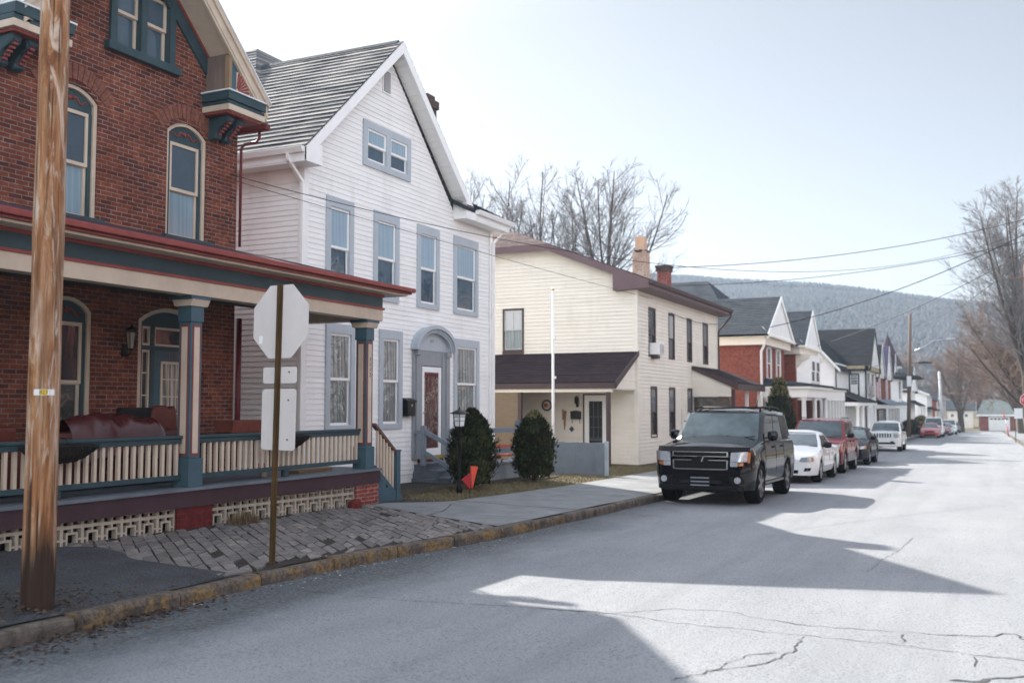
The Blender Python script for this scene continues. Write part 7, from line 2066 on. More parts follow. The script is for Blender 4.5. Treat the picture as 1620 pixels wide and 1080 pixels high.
# --- white saloon with crossed grille
def sedan_extra(t, patch, yf, hwy, side):
    m = MB(); m.box(-0.03,0.03,-0.024,-0.004,0.40,0.66); m.build('grille_bar', MATS['white_gloss'], t)
    for s in (-1, 1):
        m = MB(); m.box(s*0.895,s*0.905,1.3,3.4,0.44,0.49); m.build('side_moulding', MATS['white_gloss'], t)
wsed = dict(L=4.85, W=1.80, wb=2.74, wr=0.325, ax=0.95, H=1.39, sill=0.27, fb=0.22, belt=0.90, hf=0.76, hc=0.93, yc=1.36, yr0=2.15, yr1=3.25, ye=4.05, ydk=4.02, crown=0.06, k=0.26, rf=0.62, nose=0.14, tuck=0.70,
    paint=paint('white_gloss', (0.78,0.78,0.77)), wins=[(0.05,0.44,0.14,0.84),(0.47,0.80,0.14,0.84)], seams=(1.40,2.42,3.2), handles=(2.22,3.05), mm=M_plast, rim=0.70, spokes=7, sw=0.06, rimm=M_alloy, hm=None,
    front=[('grille', [('sym',),(0.03,0.585),(0.34,0.60),(0.32,0.665),(0.03,0.655)], M_plast, 0.008), ('grille', [('sym',),(0.03,0.47),(0.27,0.50),(0.33,0.57),(0.03,0.55)], M_plast, 0.008), ('lower_intake', ch(0.27,0.36,0.42), M_plast, 0.008), ('fog_recess', [('sym',),(0.56,0.33),(0.72,0.34),(0.74,0.42),(0.60,0.42)], M_plast, 0.008),
      ('headlight', [('sym',),(0.45,0.58),(0.74,0.575),(0.74,0.715),(0.50,0.69)], M_lens, 0.012), ('indicator', [('sym',),(0.74,0.575),(0.80,0.60),(0.79,0.70),(0.74,0.71)], M_amber, 0.012)],
    extra=[sedan_extra])
wsed['hm'] = wsed['paint']
make_car('white_sedan', 'white saloon with a crossed grille parked directly behind the black four wheel drive', wsed, (-4.98, 27.3, gz(27.3)))

# --- red sport utility
redp = paint('red_gloss', (0.19,0.010,0.016), coat=0.5, dirt=0.0, spec=0.05)
def red_extra(t, patch, yf, hwy, side):
    for s in (-1, 1):
        m = MB(); m.box(s*0.90,s*0.945,0.85+0.5,3.2,0.36,0.62); m.build('side_cladding', pm('grey_cladding', (0.22,0.22,0.23), 0.5), t, bevel=0.01)
        m = MB(); m.tube([Vector(side(s,u,1.0)) + Vector((-s*0.08,0,0.10)) for u in fr(0.1,0.95,0.1)], 0.016, 5); m.build('roof_rail', M_plast, t)
reds = dict(L=4.80, W=1.86, wb=2.83, wr=0.37, ax=0.90, H=1.74, sill=0.40, fb=0.30, belt=1.10, hf=1.0, hc=1.09, yc=1.35, yr0=2.0, yr1=4.45, ye=4.72, ydk=None, k=0.2, rf=0.42, nose=0.12, tuck=0.78,
    paint=redp, wins=[(0.055,0.32,0.12,0.86),(0.35,0.62,0.12,0.86),(0.66,0.95,0.12,0.86)], seams=(1.3,2.4,3.3), handles=(2.2,3.1), rim=0.66, spokes=5, twin=True,
    front=[('grille', ch(0.72,0.94,0.48), M_plast, 0.01), ('headlight', [('sym',),(0.54,0.76),(0.84,0.77),(0.86,0.94),(0.55,0.93)], M_lens, 0.012), ('indicator', [('sym',),(0.84,0.70),(0.90,0.72),(0.90,0.94),(0.86,0.94)], M_amber, 0.013), ('bumper', ch(0.34,0.64,0.86), M_plast, 0.02)], extra=[red_extra])
make_car('red_suv', 'dark red sport utility with grey lower cladding between the white saloon and the black saloon', reds, (-5.02, 32.6, gz(32.6)))

# --- black saloon
blk = dict(L=4.65, W=1.76, wb=2.65, wr=0.32, ax=0.92, H=1.42, sill=0.28, fb=0.22, belt=0.93, hf=0.80, hc=0.95, yc=1.30, yr0=2.0, yr1=3.2, ye=3.95, ydk=3.92, k=0.26, rf=0.60, nose=0.14, tuck=0.70,
    paint=paint('black_blue_gloss', (0.008,0.009,0.014), coat=0.5, dirt=0.0, spec=0.0), wins=[(0.05,0.44,0.14,0.84),(0.47,0.80,0.14,0.84)], seams=(1.35,2.35,3.15), handles=(2.15,3.0), rim=0.68, spokes=5, twin=True,
    front=[('grille', [('sym',),(0.0,0.58),(0.26,0.60),(0.30,0.70),(0.0,0.71)], M_plast, 0.01), ('lower_intake', ch(0.30,0.46,0.5), M_plast, 0.01), ('headlight', [('sym',),(0.40,0.60),(0.78,0.62),(0.80,0.74),(0.44,0.715)], M_lens, 0.013), ('indicator', [('sym',),(0.74,0.615),(0.80,0.63),(0.80,0.73),(0.76,0.72)], M_amber, 0.016)])
blk['mm'] = blk['paint']
make_car('black_sedan', 'black saloon with clear headlights parked behind the dark red sport utility', blk, (-4.90, 39.3, gz(39.3)))

# --- white sport utility with a slotted grille
def jeep_extra(t, patch, yf, hwy, side):
    m = MB()
    for k in range(7): m.box(-0.44+0.135*k-0.032,-0.44+0.135*k+0.032,-0.02,0.0,0.76,0.96)
    m.build('grille_slots', M_plast, t)
    m = MB(); m.box(0.36,0.52,-0.04,-0.02,0.44,0.56); m.build('tow_cover', M_plast, t)
jp = dict(L=4.42, W=1.80, wb=2.63, wr=0.34, ax=0.86, H=1.64, sill=0.36, fb=0.28, belt=1.08, hf=0.99, hc=1.08, yc=1.25, yr0=1.85, yr1=4.0, ye=4.32, ydk=None, k=0.18, rf=0.4, nose=0.06, tuck=0.78,
    paint=MATS['white_gloss'], wins=[(0.055,0.34,0.12,0.86),(0.37,0.64,0.12,0.86),(0.68,0.93,0.14,0.84)], seams=(1.25,2.25,3.1), handles=(2.05,2.9), rim=0.66,
    front=[('headlight', [('sym',),(0.50,0.75),(0.80,0.76),(0.82,0.97),(0.50,0.97)], M_lens, 0.012), ('lower_intake', ch(0.40,0.50,0.6), M_plast, 0.012), ('bonnet_gap', ch(0.985,1.005,0.80), M_plast, 0.012)], extra=[jeep_extra])
make_car('white_suv', 'white sport utility with a slotted grille parked alone beyond the black saloon', jp, (-5.08, 57.6, gz(57.6)))

far_front = [('grille', ch(0.55,0.68,0.4), M_plast, 0.01), ('headlight', [('sym',),(0.45,0.56),(0.76,0.57),(0.78,0.70),(0.47,0.69)], M_lens, 0.012), ('bumper', ch(0.24,0.42,0.7), M_plast, 0.01)]
def sed(col, nm, **kw):
    d = dict(blk); d.update(paint=paint(nm, col), far=True, front=far_front, mm=None); d['mm'] = d['paint']; d.update(kw); return d
make_car('red_sedan', 'small bright red saloon parked beyond the leaning utility pole', sed((0.42,0.05,0.05), 'bright_red_gloss', H=1.46), (-4.95, 103, gz(103)))
vanspec = dict(reds); vanspec.update(H=2.02, L=5.2, W=1.95, paint=MATS['white_gloss'], far=True, wins=[(0.055,0.30,0.12,0.8)], extra=[], front=[('grille', ch(0.66,0.86,0.5), M_plast, 0.01), ('headlight', [('sym',),(0.54,0.70),(0.84,0.72),(0.86,0.88),(0.55,0.87)], M_lens, 0.012), ('bumper', ch(0.34,0.5,0.86), M_plast, 0.02)], yr1=4.95, ye=5.15, hf=1.05, belt=1.15, hc=1.15)
make_car('white_van', 'white van parked behind the bright red saloon', vanspec, (-4.92, 109.5, gz(109)))
make_car('maroon_sedan', 'maroon saloon partly hidden behind the white van', sed((0.14,0.03,0.035), 'maroon_gloss'), (-4.55, 121, gz(121)))
make_car('silver_sedan', 'silver grey saloon between the maroon saloon and the white pickup sized car', sed((0.42,0.44,0.46), 'silver_gloss', ), (-4.5, 127.5, gz(127)))
make_car('pale_suv', 'pale white tall car near the far end of the parked row', dict(vanspec, H=1.8, L=4.9), (-4.3, 134, gz(134)))
make_car('dark_sedan', 'dark green black saloon last in the parked row before the garage', sed((0.02,0.03,0.03), 'dark_green_gloss', H=1.5), (-4.1, 147, gz(147)))
# ------------------------------------------------------------------ poles, signs, wires
def pole_mat():
    m, nt, b = base_mat('peeled_pole_wood')
    v = coords(nt, (5.5,5.5,0.55)); g = coords(nt, (30,30,1.2))
    n1 = noise_t(nt, v, 1.4, 6, 0.7, 0.9)
    c = ramp(nt, n1, [(0.36,(0.50,0.40,0.33)),(0.47,(0.38,0.21,0.11)),(0.56,(0.27,0.11,0.042)),(0.70,(0.075,0.03,0.014))])
    c = mixc(nt, ramp(nt, noise_t(nt, g, 1.0, 4, 0.65), [(0.42,0.0),(0.66,0.75)]), c, (0.07,0.035,0.02))
    c = mixc(nt, ramp(nt, noise_t(nt, coords(nt,(9,9,1.4),loc=(1,4,2)), 1.1, 4, 0.6, 1.5), [(0.54,0.0),(0.66,0.8)]), c, (0.52,0.41,0.33))
    c = mixc(nt, ramp(nt, noise_t(nt, coords(nt,(6,6,2.5),loc=(3,9,1)), 1.6, 5, 0.8), [(0.64,0.0),(0.72,0.9)]), c, (0.012,0.009,0.008))
    c = mixc(nt, ramp(nt, noise_t(nt, coords(nt,(26,26,0.45),loc=(7,3,2)), 1.5, 3, 0.5), [(0.61,0.0),(0.66,0.9)]), c, (0.03,0.018,0.012))
    sp = nt.nodes.new('ShaderNodeSeparateXYZ'); nt.links.new(coords(nt), sp.inputs[0])
    ad = N(nt, 'ShaderNodeMath', operation='MULTIPLY_ADD'); nt.links.new(noise_t(nt, coords(nt,(10,10,0.5)), 1.2, 4, 0.7), ad.inputs[0]); ad.inputs[1].default_value = -1.0; nt.links.new(sp.outputs[2], ad.inputs[2])
    mr = nt.nodes.new('ShaderNodeMapRange'); nt.links.new(ad.outputs[0], mr.inputs[0]); mr.inputs[1].default_value = -0.12; mr.inputs[2].default_value = 0.16; mr.inputs[3].default_value = 0.93; mr.inputs[4].default_value = 0.0
    c = mixc(nt, mr.outputs[0], c, (0.022,0.013,0.010))
    nt.links.new(c, b.inputs['Base Color']); b.inputs['Roughness'].default_value = 0.72; b.inputs['Specular IOR Level'].default_value = 0.2
    bump(nt, b, noise_t(nt, g, 1.0, 4, 0.7), 0.6, 0.015)
    return m
M_pole = pole_mat()
M_oldpole = pm('weathered_pole', (0.15,0.10,0.075), 0.85, 0.35, 5, (6,6,0.4))
px, py = -6.91, 5.68; pzb = gz(5.7)+0.10
up = thing('utility_pole', 'thick peeled wooden utility pole with a numbered tag, in the left foreground', 'utility pole', (px, py, pzb))
m = MB(); pts = []; rd = []; NP = 60; lx, ly = 0.0005, 0.0
for i in range(NP+1):
    z = pzb - 0.3 + 10.6*i/NP; h = z - pzb
    pts.append((px + lx*h, py + ly*h, z)); rd.append(0.128 - 0.003*h + 0.004*noise.noise(Vector((h*1.4,2,5))))
m.tube(pts, rd, 28); pole_o = m.build('pole', M_pole, up)
for v in pole_o.data.vertices:
    a = math.atan2(v.co.y, v.co.x); k = 0.004*noise.noise(Vector((math.cos(a)*3, math.sin(a)*3, v.co.z*0.8))); v.co.x += math.cos(a)*k; v.co.y += math.sin(a)*k
m = MB(); m.box(px-0.9,px+1.2,py-0.05,py+0.07,pzb+9.4,pzb+9.52); m.build('crossarm', M_oldpole, up)
m = MB()
for x in (-0.8,-0.3,0.6,1.1): m.lathe((px+x,py,pzb+9.52), [(0.03,0),(0.05,0.04),(0.03,0.08),(0.045,0.12),(0,0.16)], 8)
m.build('insulator', pm('brown_glaze', (0.12,0.06,0.04), 0.2), up)
# tag: a curved metal strip with three yellow number squares
vd = Vector((-px, -py)).normalized(); base_a = math.atan2(vd.y, vd.x); tz = 1.80; h = tz-pzb; cx_, cy_ = px+lx*h, py+ly*h; rt = 0.128-0.003*h+0.0045
def arcstrip(a0, a1, z0, z1, r, n=8):
    mm = MB(); vs = []
    for i in range(n+1):
        a = base_a + a0 + (a1-a0)*i/n; vs += [(cx_+r*math.cos(a),cy_+r*math.sin(a),z0),(cx_+r*math.cos(a),cy_+r*math.sin(a),z1)]
    mm.add(vs, [(2*i,2*i+2,2*i+3,2*i+1) for i in range(n)]); return mm
tg = arcstrip(-0.62, 0.66, tz-0.024, tz+0.024, rt).build('number_tag', pm('tag_metal', (0.66,0.66,0.67), 0.4), up)
dig = pm('tag_digit', (0.10,0.07,0.01), 0.6)
for k, ch in enumerate('823'):
    a0 = -0.26 + 0.165*k
    arcstrip(a0, a0+0.155, tz-0.021, tz+0.022, rt+0.0015, 4).build('number_plate', pm('tag_yellow', (0.62,0.44,0.04), 0.5), tg)
    a = base_a + a0 + 0.0775; r = rt+0.0025
    cu = bpy.data.curves.new('d','FONT'); cu.body = ch; cu.size = 0.045; cu.align_x='CENTER'; cu.align_y='CENTER'
    tmp = bpy.data.objects.new('d', cu); COL.objects.link(tmp); me = bpy.data.meshes.new_from_object(tmp.evaluated_get(bpy.context.evaluated_depsgraph_get())); bpy.data.objects.remove(tmp)
    mm = MB(); tx, ty = -math.sin(a), math.cos(a)
    mm.add([(cx_+r*math.cos(a)+tx*v.co.x, cy_+r*math.sin(a)+ty*v.co.x, tz+v.co.y) for v in me.vertices], [tuple(p.vertices) for p in me.polygons]); bpy.data.meshes.remove(me)
    mm.build('digit', dig, tg, recalc=False)

# road sign seen from behind
M_alu = pm('sign_back', (0.62,0.575,0.555), 0.5, 0.07, 2.5, dirt=0.12)
M_signred = pm('sign_red', (0.50,0.02,0.03), 0.35, 0.08, 3); M_signw = pm('sign_white', (0.78,0.78,0.78), 0.4, 0.05, 3)
M_post = pm('sign_post_rust', (0.085,0.048,0.018), 0.75, 0.5, 9, (1,1,0.3), dirt=0.5); M_postg = pm('sign_post_green', (0.055,0.07,0.045), 0.7, 0.4, 9)
sx, sy = -6.92, 8.60; szb = swz(sx, sy); ang = R(-5)
sg = thing('road_sign', 'octagonal sign seen from behind with two blank plates on a rusty green post', 'road sign', (sx, sy, szb))
D = Vector((math.cos(ang), math.sin(ang), 0)); NN = Vector((-math.sin(ang), math.cos(ang), 0))
def SP(u, n, z): 
    hh = z - szb; return Vector((sx,sy,0)) + D*(u + 0.020*hh) + NN*n + Vector((0,0,z))
def sbox(m, u0,u1,n0,n1,z0,z1):
    vs = [SP(u,n,z) for z in (z0,z1) for (u,n) in ((u0,n0),(u1,n0),(u1,n1),(u0,n1))]
    m.add(vs, [(3,2,1,0),(4,5,6,7),(0,1,5,4),(1,2,6,5),(2,3,7,6),(3,0,4,7)])
m = MB(); z0, z1 = szb-0.3, 3.0
sbox(m,-0.005,0.028,-0.035,-0.028,z0,z1); sbox(m,0.022,0.028,-0.028,0.0,z0,z1); sbox(m,0.028,0.046,-0.008,0.0,z0,z1)
ps = m.build('post', M_post, sg)
m = MB(); sbox(m,-0.011,-0.005,-0.034,0.0,z0,z1); sbox(m,-0.032,-0.011,-0.007,0.0,z0,z1); m.build('post_flange', M_postg, ps)
m = MB()
for k in range(90):
    z = szb + 0.2 + k*0.031
    if z < 2.98: sbox(m,-0.027,-0.015,-0.0085,-0.0072,z,z+0.013)
m.build('post_holes', pm('post_hole', (0.22,0.19,0.07), 0.6, 0.4, 20), ps)
def splate(nm, pts, n0, n1, mat, par): 
    mm = MB(); n = len(pts)
    vs = [SP(u,n0,z) for u,z in pts] + [SP(u,n1,z) for u,z in pts]
    mm.add(vs, [tuple(range(n)), tuple(n+i for i in reversed(range(n)))] + [(i,(i+1)%n,n+(i+1)%n,n+i) for i in range(n)]); return mm.build(nm, mat, par)
oc = 2.595; r8 = 0.395; k8 = r8*math.tan(math.pi/8); uo = 0.02
octp = [(uo+a,oc+b) for a,b in ((k8,r8),(r8,k8),(r8,-k8),(k8,-r8),(-k8,-r8),(-r8,-k8),(-r8,k8),(-k8,r8))]
pl = splate('sign_plate', octp, 0.002, 0.006, M_alu, sg)
splate('sign_face', [(uo+(u-uo)*0.995,oc+(z-oc)*0.995) for u,z in octp], 0.0062, 0.008, M_signw, pl); splate('sign_face', [(uo+(u-uo)*0.93,oc+(z-oc)*0.93) for u,z in octp], 0.0082, 0.0095, M_signred, pl)
splate('sticker', [(-0.29,oc-0.23),(-0.235,oc-0.235),(-0.23,oc-0.15),(-0.285,oc-0.145)], -0.001, 0.0015, M_signw, pl)
cu = bpy.data.curves.new('d','FONT'); cu.body = 'STOP'; cu.size = 0.34; cu.align_x='CENTER'; cu.align_y='CENTER'
tmp = bpy.data.objects.new('d', cu); COL.objects.link(tmp); STOPME = bpy.data.meshes.new_from_object(tmp.evaluated_get(bpy.context.evaluated_depsgraph_get())); bpy.data.objects.remove(tmp)
mm = MB(); mm.add([SP(uo - v.co.x*0.8, 0.011, oc + v.co.y) for v in STOPME.vertices], [tuple(p.vertices) for p in STOPME.polygons]); mm.build('lettering', M_signw, pl, recalc=False)
def rrect(u0,u1,z0,z1,r=0.04):
    o = []
    for (cx,cz,a0) in ((u1-r,z1-r,0),(u0+r,z1-r,90),(u0+r,z0+r,180),(u1-r,z0+r,270)):
        for k in range(5): a = R(a0+k*22.5); o.append((cx+r*math.cos(a),cz+r*math.sin(a)))
    return o
splate('small_plate', rrect(-0.21,0.275,1.93,2.105,0.03), 0.002, 0.005, M_alu, sg); splate('large_plate', rrect(-0.215,0.275,1.215,1.87,0.04), 0.002, 0.005, M_alu, sg)
m = MB()
for z in (2.05,1.75,1.33,2.45,2.75): 
    m.tube([SP(0.17 if z < 2.1 else 0.0,-0.002,z),SP(0.17 if z < 2.1 else 0.0,-0.012,z)], 0.008, 6)
m.build('bolts', M_postg, sg)

# leaning pole with street lamp far down the left kerb
lp_ = thing('utility_pole', 'brown leaning utility pole with a lamp arm far down the left kerb', 'utility pole', (-6.5, 100, gz(100)))
m = MB(); m.tube([(-6.62,100,gz(100)-0.3),(-6.2,100,10.2)], [0.19,0.13], 12); m.build('pole', M_oldpole, lp_)
m = MB(); m.tube([(-6.36,100,6.55),(-5.2,99.8,7.0),(-4.2,99.6,7.6),(-3.1,99.5,7.75)], [0.06,0.05,0.045,0.04], 8); m.build('lamp_arm', M_alloy, lp_)
m = MB(); m.box(-3.2,-2.4,99.35,99.6,7.66,7.82); m.build('lamp_head', M_alloy, lp_, bevel=0.03)
m = MB(); m.box(-6.62,-6.22,99.75,99.85,3.4,4.35); m.build('pole_plate', M_signw, lp_)
m = MB(); m.tube([(-6.35,100,5.6),(-5.6,100,5.6)], 0.03, 6); m.prism([(-5.6,5.52),(-4.4,5.52),(-4.4,5.62),(-5.0,5.72),(-5.6,5.66)], 'y', 99.9, 100.1); m.build('cable_box', M_black, lp_)
gp = thing('grey_pole', 'pale grey pole beside the far street tree', 'pole', (-5.6, 150, gz(150)))
m = MB(); m.tube([(-5.5,150,gz(150)),(-5.75,150,6.3)], [0.2,0.16], 10); m.build('pole', pm('grey_pole_paint', (0.45,0.46,0.48), 0.6), gp)
rp_ = thing('utility_pole', 'reddish brown utility pole at the right edge of the picture', 'utility pole', (2.75, 78, gz(78)))
m = MB(); m.tube([(2.75,78,gz(78)-0.2),(2.75,78,11.5)], [0.18,0.13], 12); m.build('pole', pm('red_pole', (0.20,0.10,0.07), 0.85, 0.3, 5, (6,6,0.4)), rp_)
m = MB(); m.box(1.6,3.9,77.95,78.05,10.5,10.62); m.build('crossarm', M_oldpole, rp_)
rs_ = thing('stop_sign', 'red stop sign facing the camera at the right edge of the picture', 'road sign', (2.62, 80, gz(80)))
m = MB(); m.box(2.59,2.65,80,80.05,gz(80)-0.2,2.5); m.build('post', M_postg, rs_)
m = MB(); c8 = 0.42; k8 = c8*math.tan(math.pi/8); o8 = [(2.62+a,2.05+b) for a,b in ((k8,c8),(c8,k8),(c8,-k8),(k8,-c8),(-k8,-c8),(-c8,-k8),(-c8,k8),(-k8,c8))]
m.prism(o8, 'y', 79.96, 79.99); sp_ = m.build('sign_plate', M_signw, rs_)
m = MB(); m.prism([(2.62+(a-2.62)*0.92,2.05+(b-2.05)*0.92) for a,b in o8], 'y', 79.945, 79.96); m.build('sign_face', M_signred, sp_)
mm = MB(); mm.add([(2.62+v.co.x*0.82, 79.94, 2.05+v.co.y) for v in STOPME.vertices], [tuple(p.vertices) for p in STOPME.polygons]); mm.build('lettering', M_signw, sp_, recalc=False)
bpy.data.meshes.remove(STOPME)
ws_ = thing('white_sign', 'blank white square sign below and left of the red stop sign', 'road sign', (2.28, 88, gz(88)))
m = MB(); m.box(2.0,2.06,88,88.05,gz(88)-0.2,2.1); m.build('post', M_oldpole, ws_)
m = MB(); m.box(1.98,2.58,87.93,87.96,0.62,1.42); m.build('sign_plate', M_signw, ws_)
hd = thing('hydrant_marker', 'red and white leaning marker post near the garage door', 'marker', (1.75, 120, gz(120)))
m = MB(); m.tube([(1.6,120,1.0),(1.85,120,0.1)], 0.05, 8); m.build('upper_band', M_signred, hd); m = MB(); m.tube([(1.85,120,0.1),(2.0,120,-0.6)], 0.05, 8); m.build('middle_band', M_signw, hd); m = MB(); m.tube([(2.0,120,-0.6),(2.1,120,gz(120)-0.1)], 0.055, 8); m.build('lower_band', M_signred, hd)

M_wire = pm('cable_black', (0.02,0.02,0.022), 0.6)
def wire(label, a, b, sag, r=0.011, n=36):
    a = Vector(a); b = Vector(b); pts = []
    for i in range(n+1):
        t = i/n; p = a.lerp(b, t); p.z -= sag*4*t*(1-t); pts.append(p)
    m = MB(); m.tube(pts, r*(1.35 if a.x > 1 or b.x > 1 else 1.2), 5)
    tag(m.build('overhead_wire', M_wire), label, 'wire', 'overhead wires')
wire('black service wire crossing in front of the white house at upper window height', (-11.85,13.4,5.72), (2.6,50,9.9), 2.0, 0.0055)
wire('second thinner service wire just under the one crossing the white house', (-11.8,13.45,5.62), (-10.3,33.0,5.35), 0.05, 0.005)
wire('highest wire over the hill at the right, rising from the chimneys', (-11.4,39,7.25), (2.6,50,10.2), 0.5, 0.011)
wire('thick wire to the brick house roof', (-9.6,47,5.2), (2.3,50,9.6), 0.5, 0.014)
wire('wire from the right edge to the leaning pole', (3.0,50,9.7), (-6.25,100,9.4), 1.2, 0.012)
wire('lower wire from the right edge passing above the hill', (2.6,50,9.0), (-9.2,62,5.2), 0.4, 0.012)
wire('wire along the street between the far poles', (-6.3,100,8.2), (-5.75,150,6.0), 0.8, 0.014)
wire('thin wire sagging to the back of the cream house', (-12.5,43,7.0), (2.6,50,9.2), 0.5, 0.010)
wire('lowest wire reaching the turret house from the leaning pole', (-6.3,100,6.6), (-9.3,86.6,4.6), 0.2, 0.012)
wire('faint cable hanging across the front of the cream house', (-10.3,35.2,5.05), (-10.3,42.3,5.15), 0.12, 0.008)
rq = thing('utility_pole', 'brown utility pole on the right pavement just outside the picture, carrying the wires', 'utility pole', (2.6, 50, gz(50)))
m = MB(); m.tube([(2.6,50,gz(50)-0.2),(2.6,50,10.6)], [0.18,0.13], 12); m.build('pole', M_oldpole, rq)
m = MB(); m.box(1.7,3.6,49.95,50.05,9.75,9.87); m.build('crossarm', M_oldpole, rq)

# ------------------------------------------------------------------ trees
M_twig = pm('twigs', (0.19,0.178,0.178), 0.95, 0.3, 2, spec=0.1); M_twigB = pm('budding_twigs', (0.20,0.14,0.11), 0.95, 0.3, 2, spec=0.1)
def bare_tree(label, base, h, spread, seed, lean=(0,0), twig=None, rtrunk=0.22, fork=0.25, dens=1.0, group=None, name='bare_tree', limbs=6, twr=0.012, droop=0.0):
    """trunk, upright limbs, side branches, twigs and twiglets"""
    rt_ = random.Random(seed); T = thing(name, label, 'tree', base, group); mt = MB(); mc = MB()
    def stem(p, d, L, r0, r1, seg, wob, up, dest, n):
        pts = [Vector(p)]; d = Vector(d).normalized(); rad = [r0]
        for i in range(seg):
            d = (d + Vector((rt_.uniform(-1,1), rt_.uniform(-1,1), rt_.uniform(-1,1)))*wob + Vector((0,0,up))).normalized()
            pts.append(pts[-1] + d*L/seg); rad.append(r0 + (r1-r0)*(i+1)/seg)
        dest.tube(pts, rad, n, caps=False)
        return pts, rad
    def at(pts, rad, t):
        i = min(len(pts)-2, int(t*(len(pts)-1))); f = t*(len(pts)-1)-i
        return pts[i].lerp(pts[i+1], f), (pts[i+1]-pts[i]).normalized(), rad[i]+(rad[i+1]-rad[i])*f
    def off(d, a, az):
        o = d.orthogonal().normalized(); o = Matrix.Rotation(az, 3, d) @ o
        return d*math.cos(a) + o*math.sin(a)
    b = Vector(base); b.z -= 0.3
    tp, tr = stem(b, (lean[0], lean[1], 1), h*fork+0.3, rtrunk, rtrunk*0.8, 4, 0.03, 0, mt, 9)
    for k in range(limbs):
        az = 6.283*(k + rt_.uniform(-0.3,0.3))/limbs
        t = 1.0 if k < 3 else rt_.uniform(0.6, 1.0)
        p, d, r = at(tp, tr, t)
        a = (0.08 if k == 0 else rt_.uniform(0.22, 0.62))*spread
        L = h*(1-fork*t)*rt_.uniform(0.85, 1.02)*(1.0 if k == 0 else 0.86)
        lp_, lr_ = stem(p, off(d, a, az), L, r*(0.72 if k < 2 else 0.5), twr*1.6, 8, 0.055, 0.05-droop, mt, 6)
        nb = int(13*dens)
        for q in range(nb):
            t2 = 0.14 + 0.84*(q + rt_.random())/nb
            p2, d2, r2 = at(lp_, lr_, t2)
            L2 = h*0.30*spread**0.5*(1.12-0.75*t2)*rt_.uniform(0.6,1.15)
            bp, br_ = stem(p2, off(d2, rt_.uniform(0.45,0.95), rt_.uniform(0,6.283)), L2, max(twr*1.3, r2*0.45), twr, 4, 0.10, 0.07-droop, mc, 4)
            for w in range(int(7*dens)):
                t3 = 0.15 + 0.85*(w + rt_.random())/7
                p3, d3, r3 = at(bp, br_, min(1,t3))
                L3 = L2*0.42*rt_.uniform(0.5,1.2)
                wp, wr_ = stem(p3, off(d3, rt_.uniform(0.35,0.9), rt_.uniform(0,6.283)), L3, max(twr*0.8, r3*0.6), twr*0.6, 3, 0.14, 0.05-droop, mc, 3)
                for v in range(4):
                    p4, d4, r4 = at(wp, wr_, rt_.uniform(0.25,1.0))
                    stem(p4, off(d4, rt_.uniform(0.3,0.9), rt_.uniform(0,6.283)), L3*rt_.uniform(0.35,0.7), twr*0.6, twr*0.45, 2, 0.15, 0.03-droop, mc, 3)
    mt.build('trunk', M_bark, T, recalc=False); mc.build('crown', twig or M_twig, T, recalc=False)
    return T
bare_tree('bare tree with a stout forked trunk rising behind the cream house ridge', (-21.6,60,-1), 19.2, 0.7, 21, (0.0,0), rtrunk=0.32, fork=0.45, dens=1.0, limbs=6, twr=0.017)
bare_tree('slim bare tree left of the stout forked tree behind the cream house', (-25.0,62,-1), 18.0, 0.75, 5, (-0.03,0), rtrunk=0.22, fork=0.35, dens=0.9, twr=0.017)
bare_tree('slender bare tree second from the left behind the cream house', (-27.6,62,-1), 18.6, 0.75, 8, (0.02,0), rtrunk=0.21, fork=0.35, dens=0.9, twr=0.017)
bare_tree('broad bare tree showing above the middle of the cream house roof', (-29.6,60,-1), 19.0, 0.9, 13, (0.0,0), rtrunk=0.26, fork=0.3, dens=1.0, limbs=6, twr=0.017)
bare_tree('leftmost bare tree, showing just past the white house chimney', (-33.4,62,-1), 19.2, 0.85, 17, (-0.02,0), rtrunk=0.25, fork=0.3, dens=0.95, limbs=6, twr=0.017)
bare_tree('tall bare tree at the right edge rising above the wires', (3.0,84,gz(84)), 20.5, 0.58, 31, (-0.01,0), rtrunk=0.42, fork=0.25, dens=1.7, limbs=8, twr=0.017)
bare_tree('budding tree with low pinkish brown branches at the right edge', (4.6,97,gz(97)), 13.5, 1.55, 41, (-0.2,0), twig=M_twigB, rtrunk=0.36, fork=0.22, dens=1.2, limbs=9, droop=0.0, twr=0.028)
bare_tree('round budding street tree behind the far parked cars', (-3.4,162,gz(162)), 13.5, 1.2, 47, (0,0), twig=M_twigB, rtrunk=0.5, fork=0.22, dens=1.3, twr=0.035)
bare_tree('budding tree on the right pavement in front of the garage', (3.9,140,gz(140)), 13.0, 1.3, 53, (-0.08,0), twig=M_twigB, rtrunk=0.42, fork=0.2, dens=1.3, twr=0.03)
bare_tree('brown budding tree behind the plain white house', (-13.0,190,gz(176)), 14.0, 1.2, 59, (0,0), twig=M_twigB, rtrunk=0.4, fork=0.2, dens=1.3, twr=0.035)
bare_tree('budding tree behind the garage roof', (6.5,200,gz(176)), 13.0, 1.2, 61, (-0.05,0), twig=M_twigB, rtrunk=0.4, fork=0.2, dens=1.3, twr=0.035)
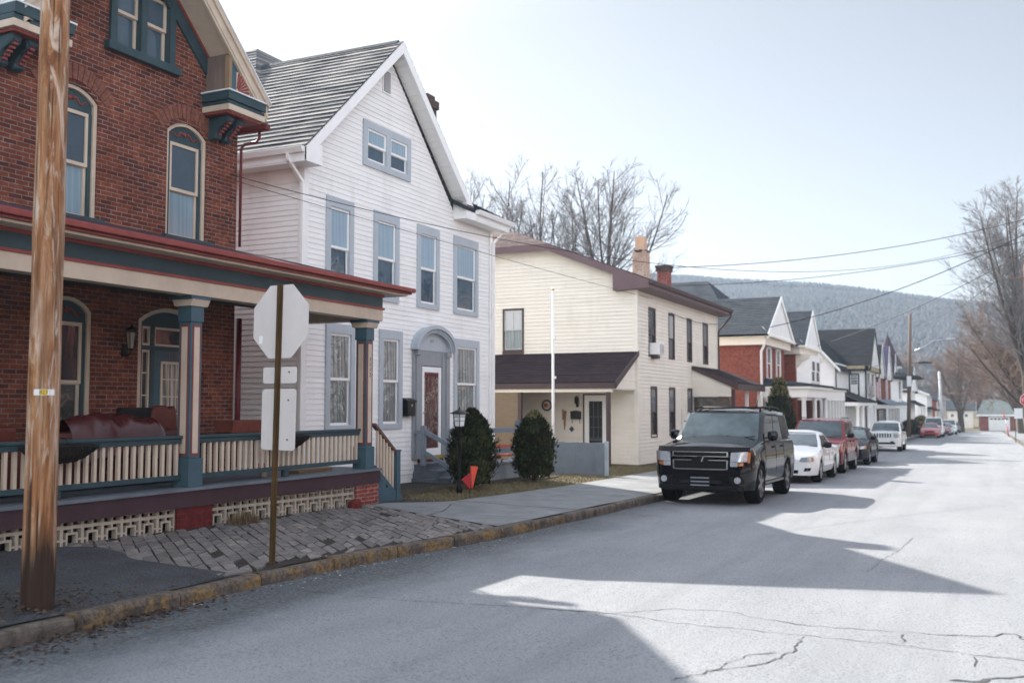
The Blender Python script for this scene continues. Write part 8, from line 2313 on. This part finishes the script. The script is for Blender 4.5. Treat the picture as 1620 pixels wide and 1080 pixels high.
bare_tree('far budding tree between the grey pole and the garage', (-1.0,215,gz(176)), 12.0, 1.2, 67, (0,0), twig=M_twigB, rtrunk=0.4, fork=0.2, dens=1.3, twr=0.04)
cone = lambda f: (1-f)**0.85*0.98 + 0.03
evergreen('tall pointed dark evergreen with yellow green flecks behind the black four wheel drive', -8.0, 43.6, gz(43)+0.15, 1.65, 3.2, 7500, 14, lambda f: min(1, (1.05-f)**0.75)*(0.75+0.25*min(1,f*4)), tips=0.25, leaf=0.16)
hedge_y = [(108,0.7)]
evergreen('dark clipped hedge bush behind the bright red saloon', -6.9, 107, gz(107)+0.1, 2.2, 1.5, 2500, 15, egg, leaf=0.2)
evergreen('yellow green bush in front of the plain white house', -6.9, 126, gz(126)+0.1, 2.4, 2.0, 2500, 16, egg, tips=0.9, leaf=0.22)
pf_ = thing('picket_fence', 'short white picket fence beside the leaning utility pole', 'fence', (-6.9, 98, gz(98)))
m = MB()
for k in range(8): m.box(-6.95+0.0*k,-6.9,93+k*0.7,93.25+k*0.7,gz(97),gz(97)+1.1)
m.build('pickets', M_whitetrim, pf_); m = MB(); m.box(-6.99,-6.95,92.8,98.6,gz(97)+0.3,gz(97)+0.4); m.box(-6.99,-6.95,92.8,98.6,gz(97)+0.8,gz(97)+0.9); m.build('rail', M_whitetrim, pf_)

# ------------------------------------------------------------------ haze
m = MB(); m.box(-900, 900, -90, 1100, -8, 135)
hz = m.build('haze', None)
hm_ = bpy.data.materials.new('haze_air'); hm_.use_nodes = True; nt = hm_.node_tree; nt.nodes.clear()
ho = nt.nodes.new('ShaderNodeOutputMaterial'); pv = nt.nodes.new('ShaderNodeVolumePrincipled')
pv.inputs['Color'].default_value = (0.62,0.77,0.95,1); pv.inputs['Density'].default_value = 0.00034; pv.inputs['Anisotropy'].default_value = 0.3
nt.links.new(pv.outputs[0], ho.inputs['Volume'])
hz.data.materials.clear(); hz.data.materials.append(hm_)
hz['kind'] = 'stuff'; hz['label'] = 'thin pale haze over the whole street and hill'
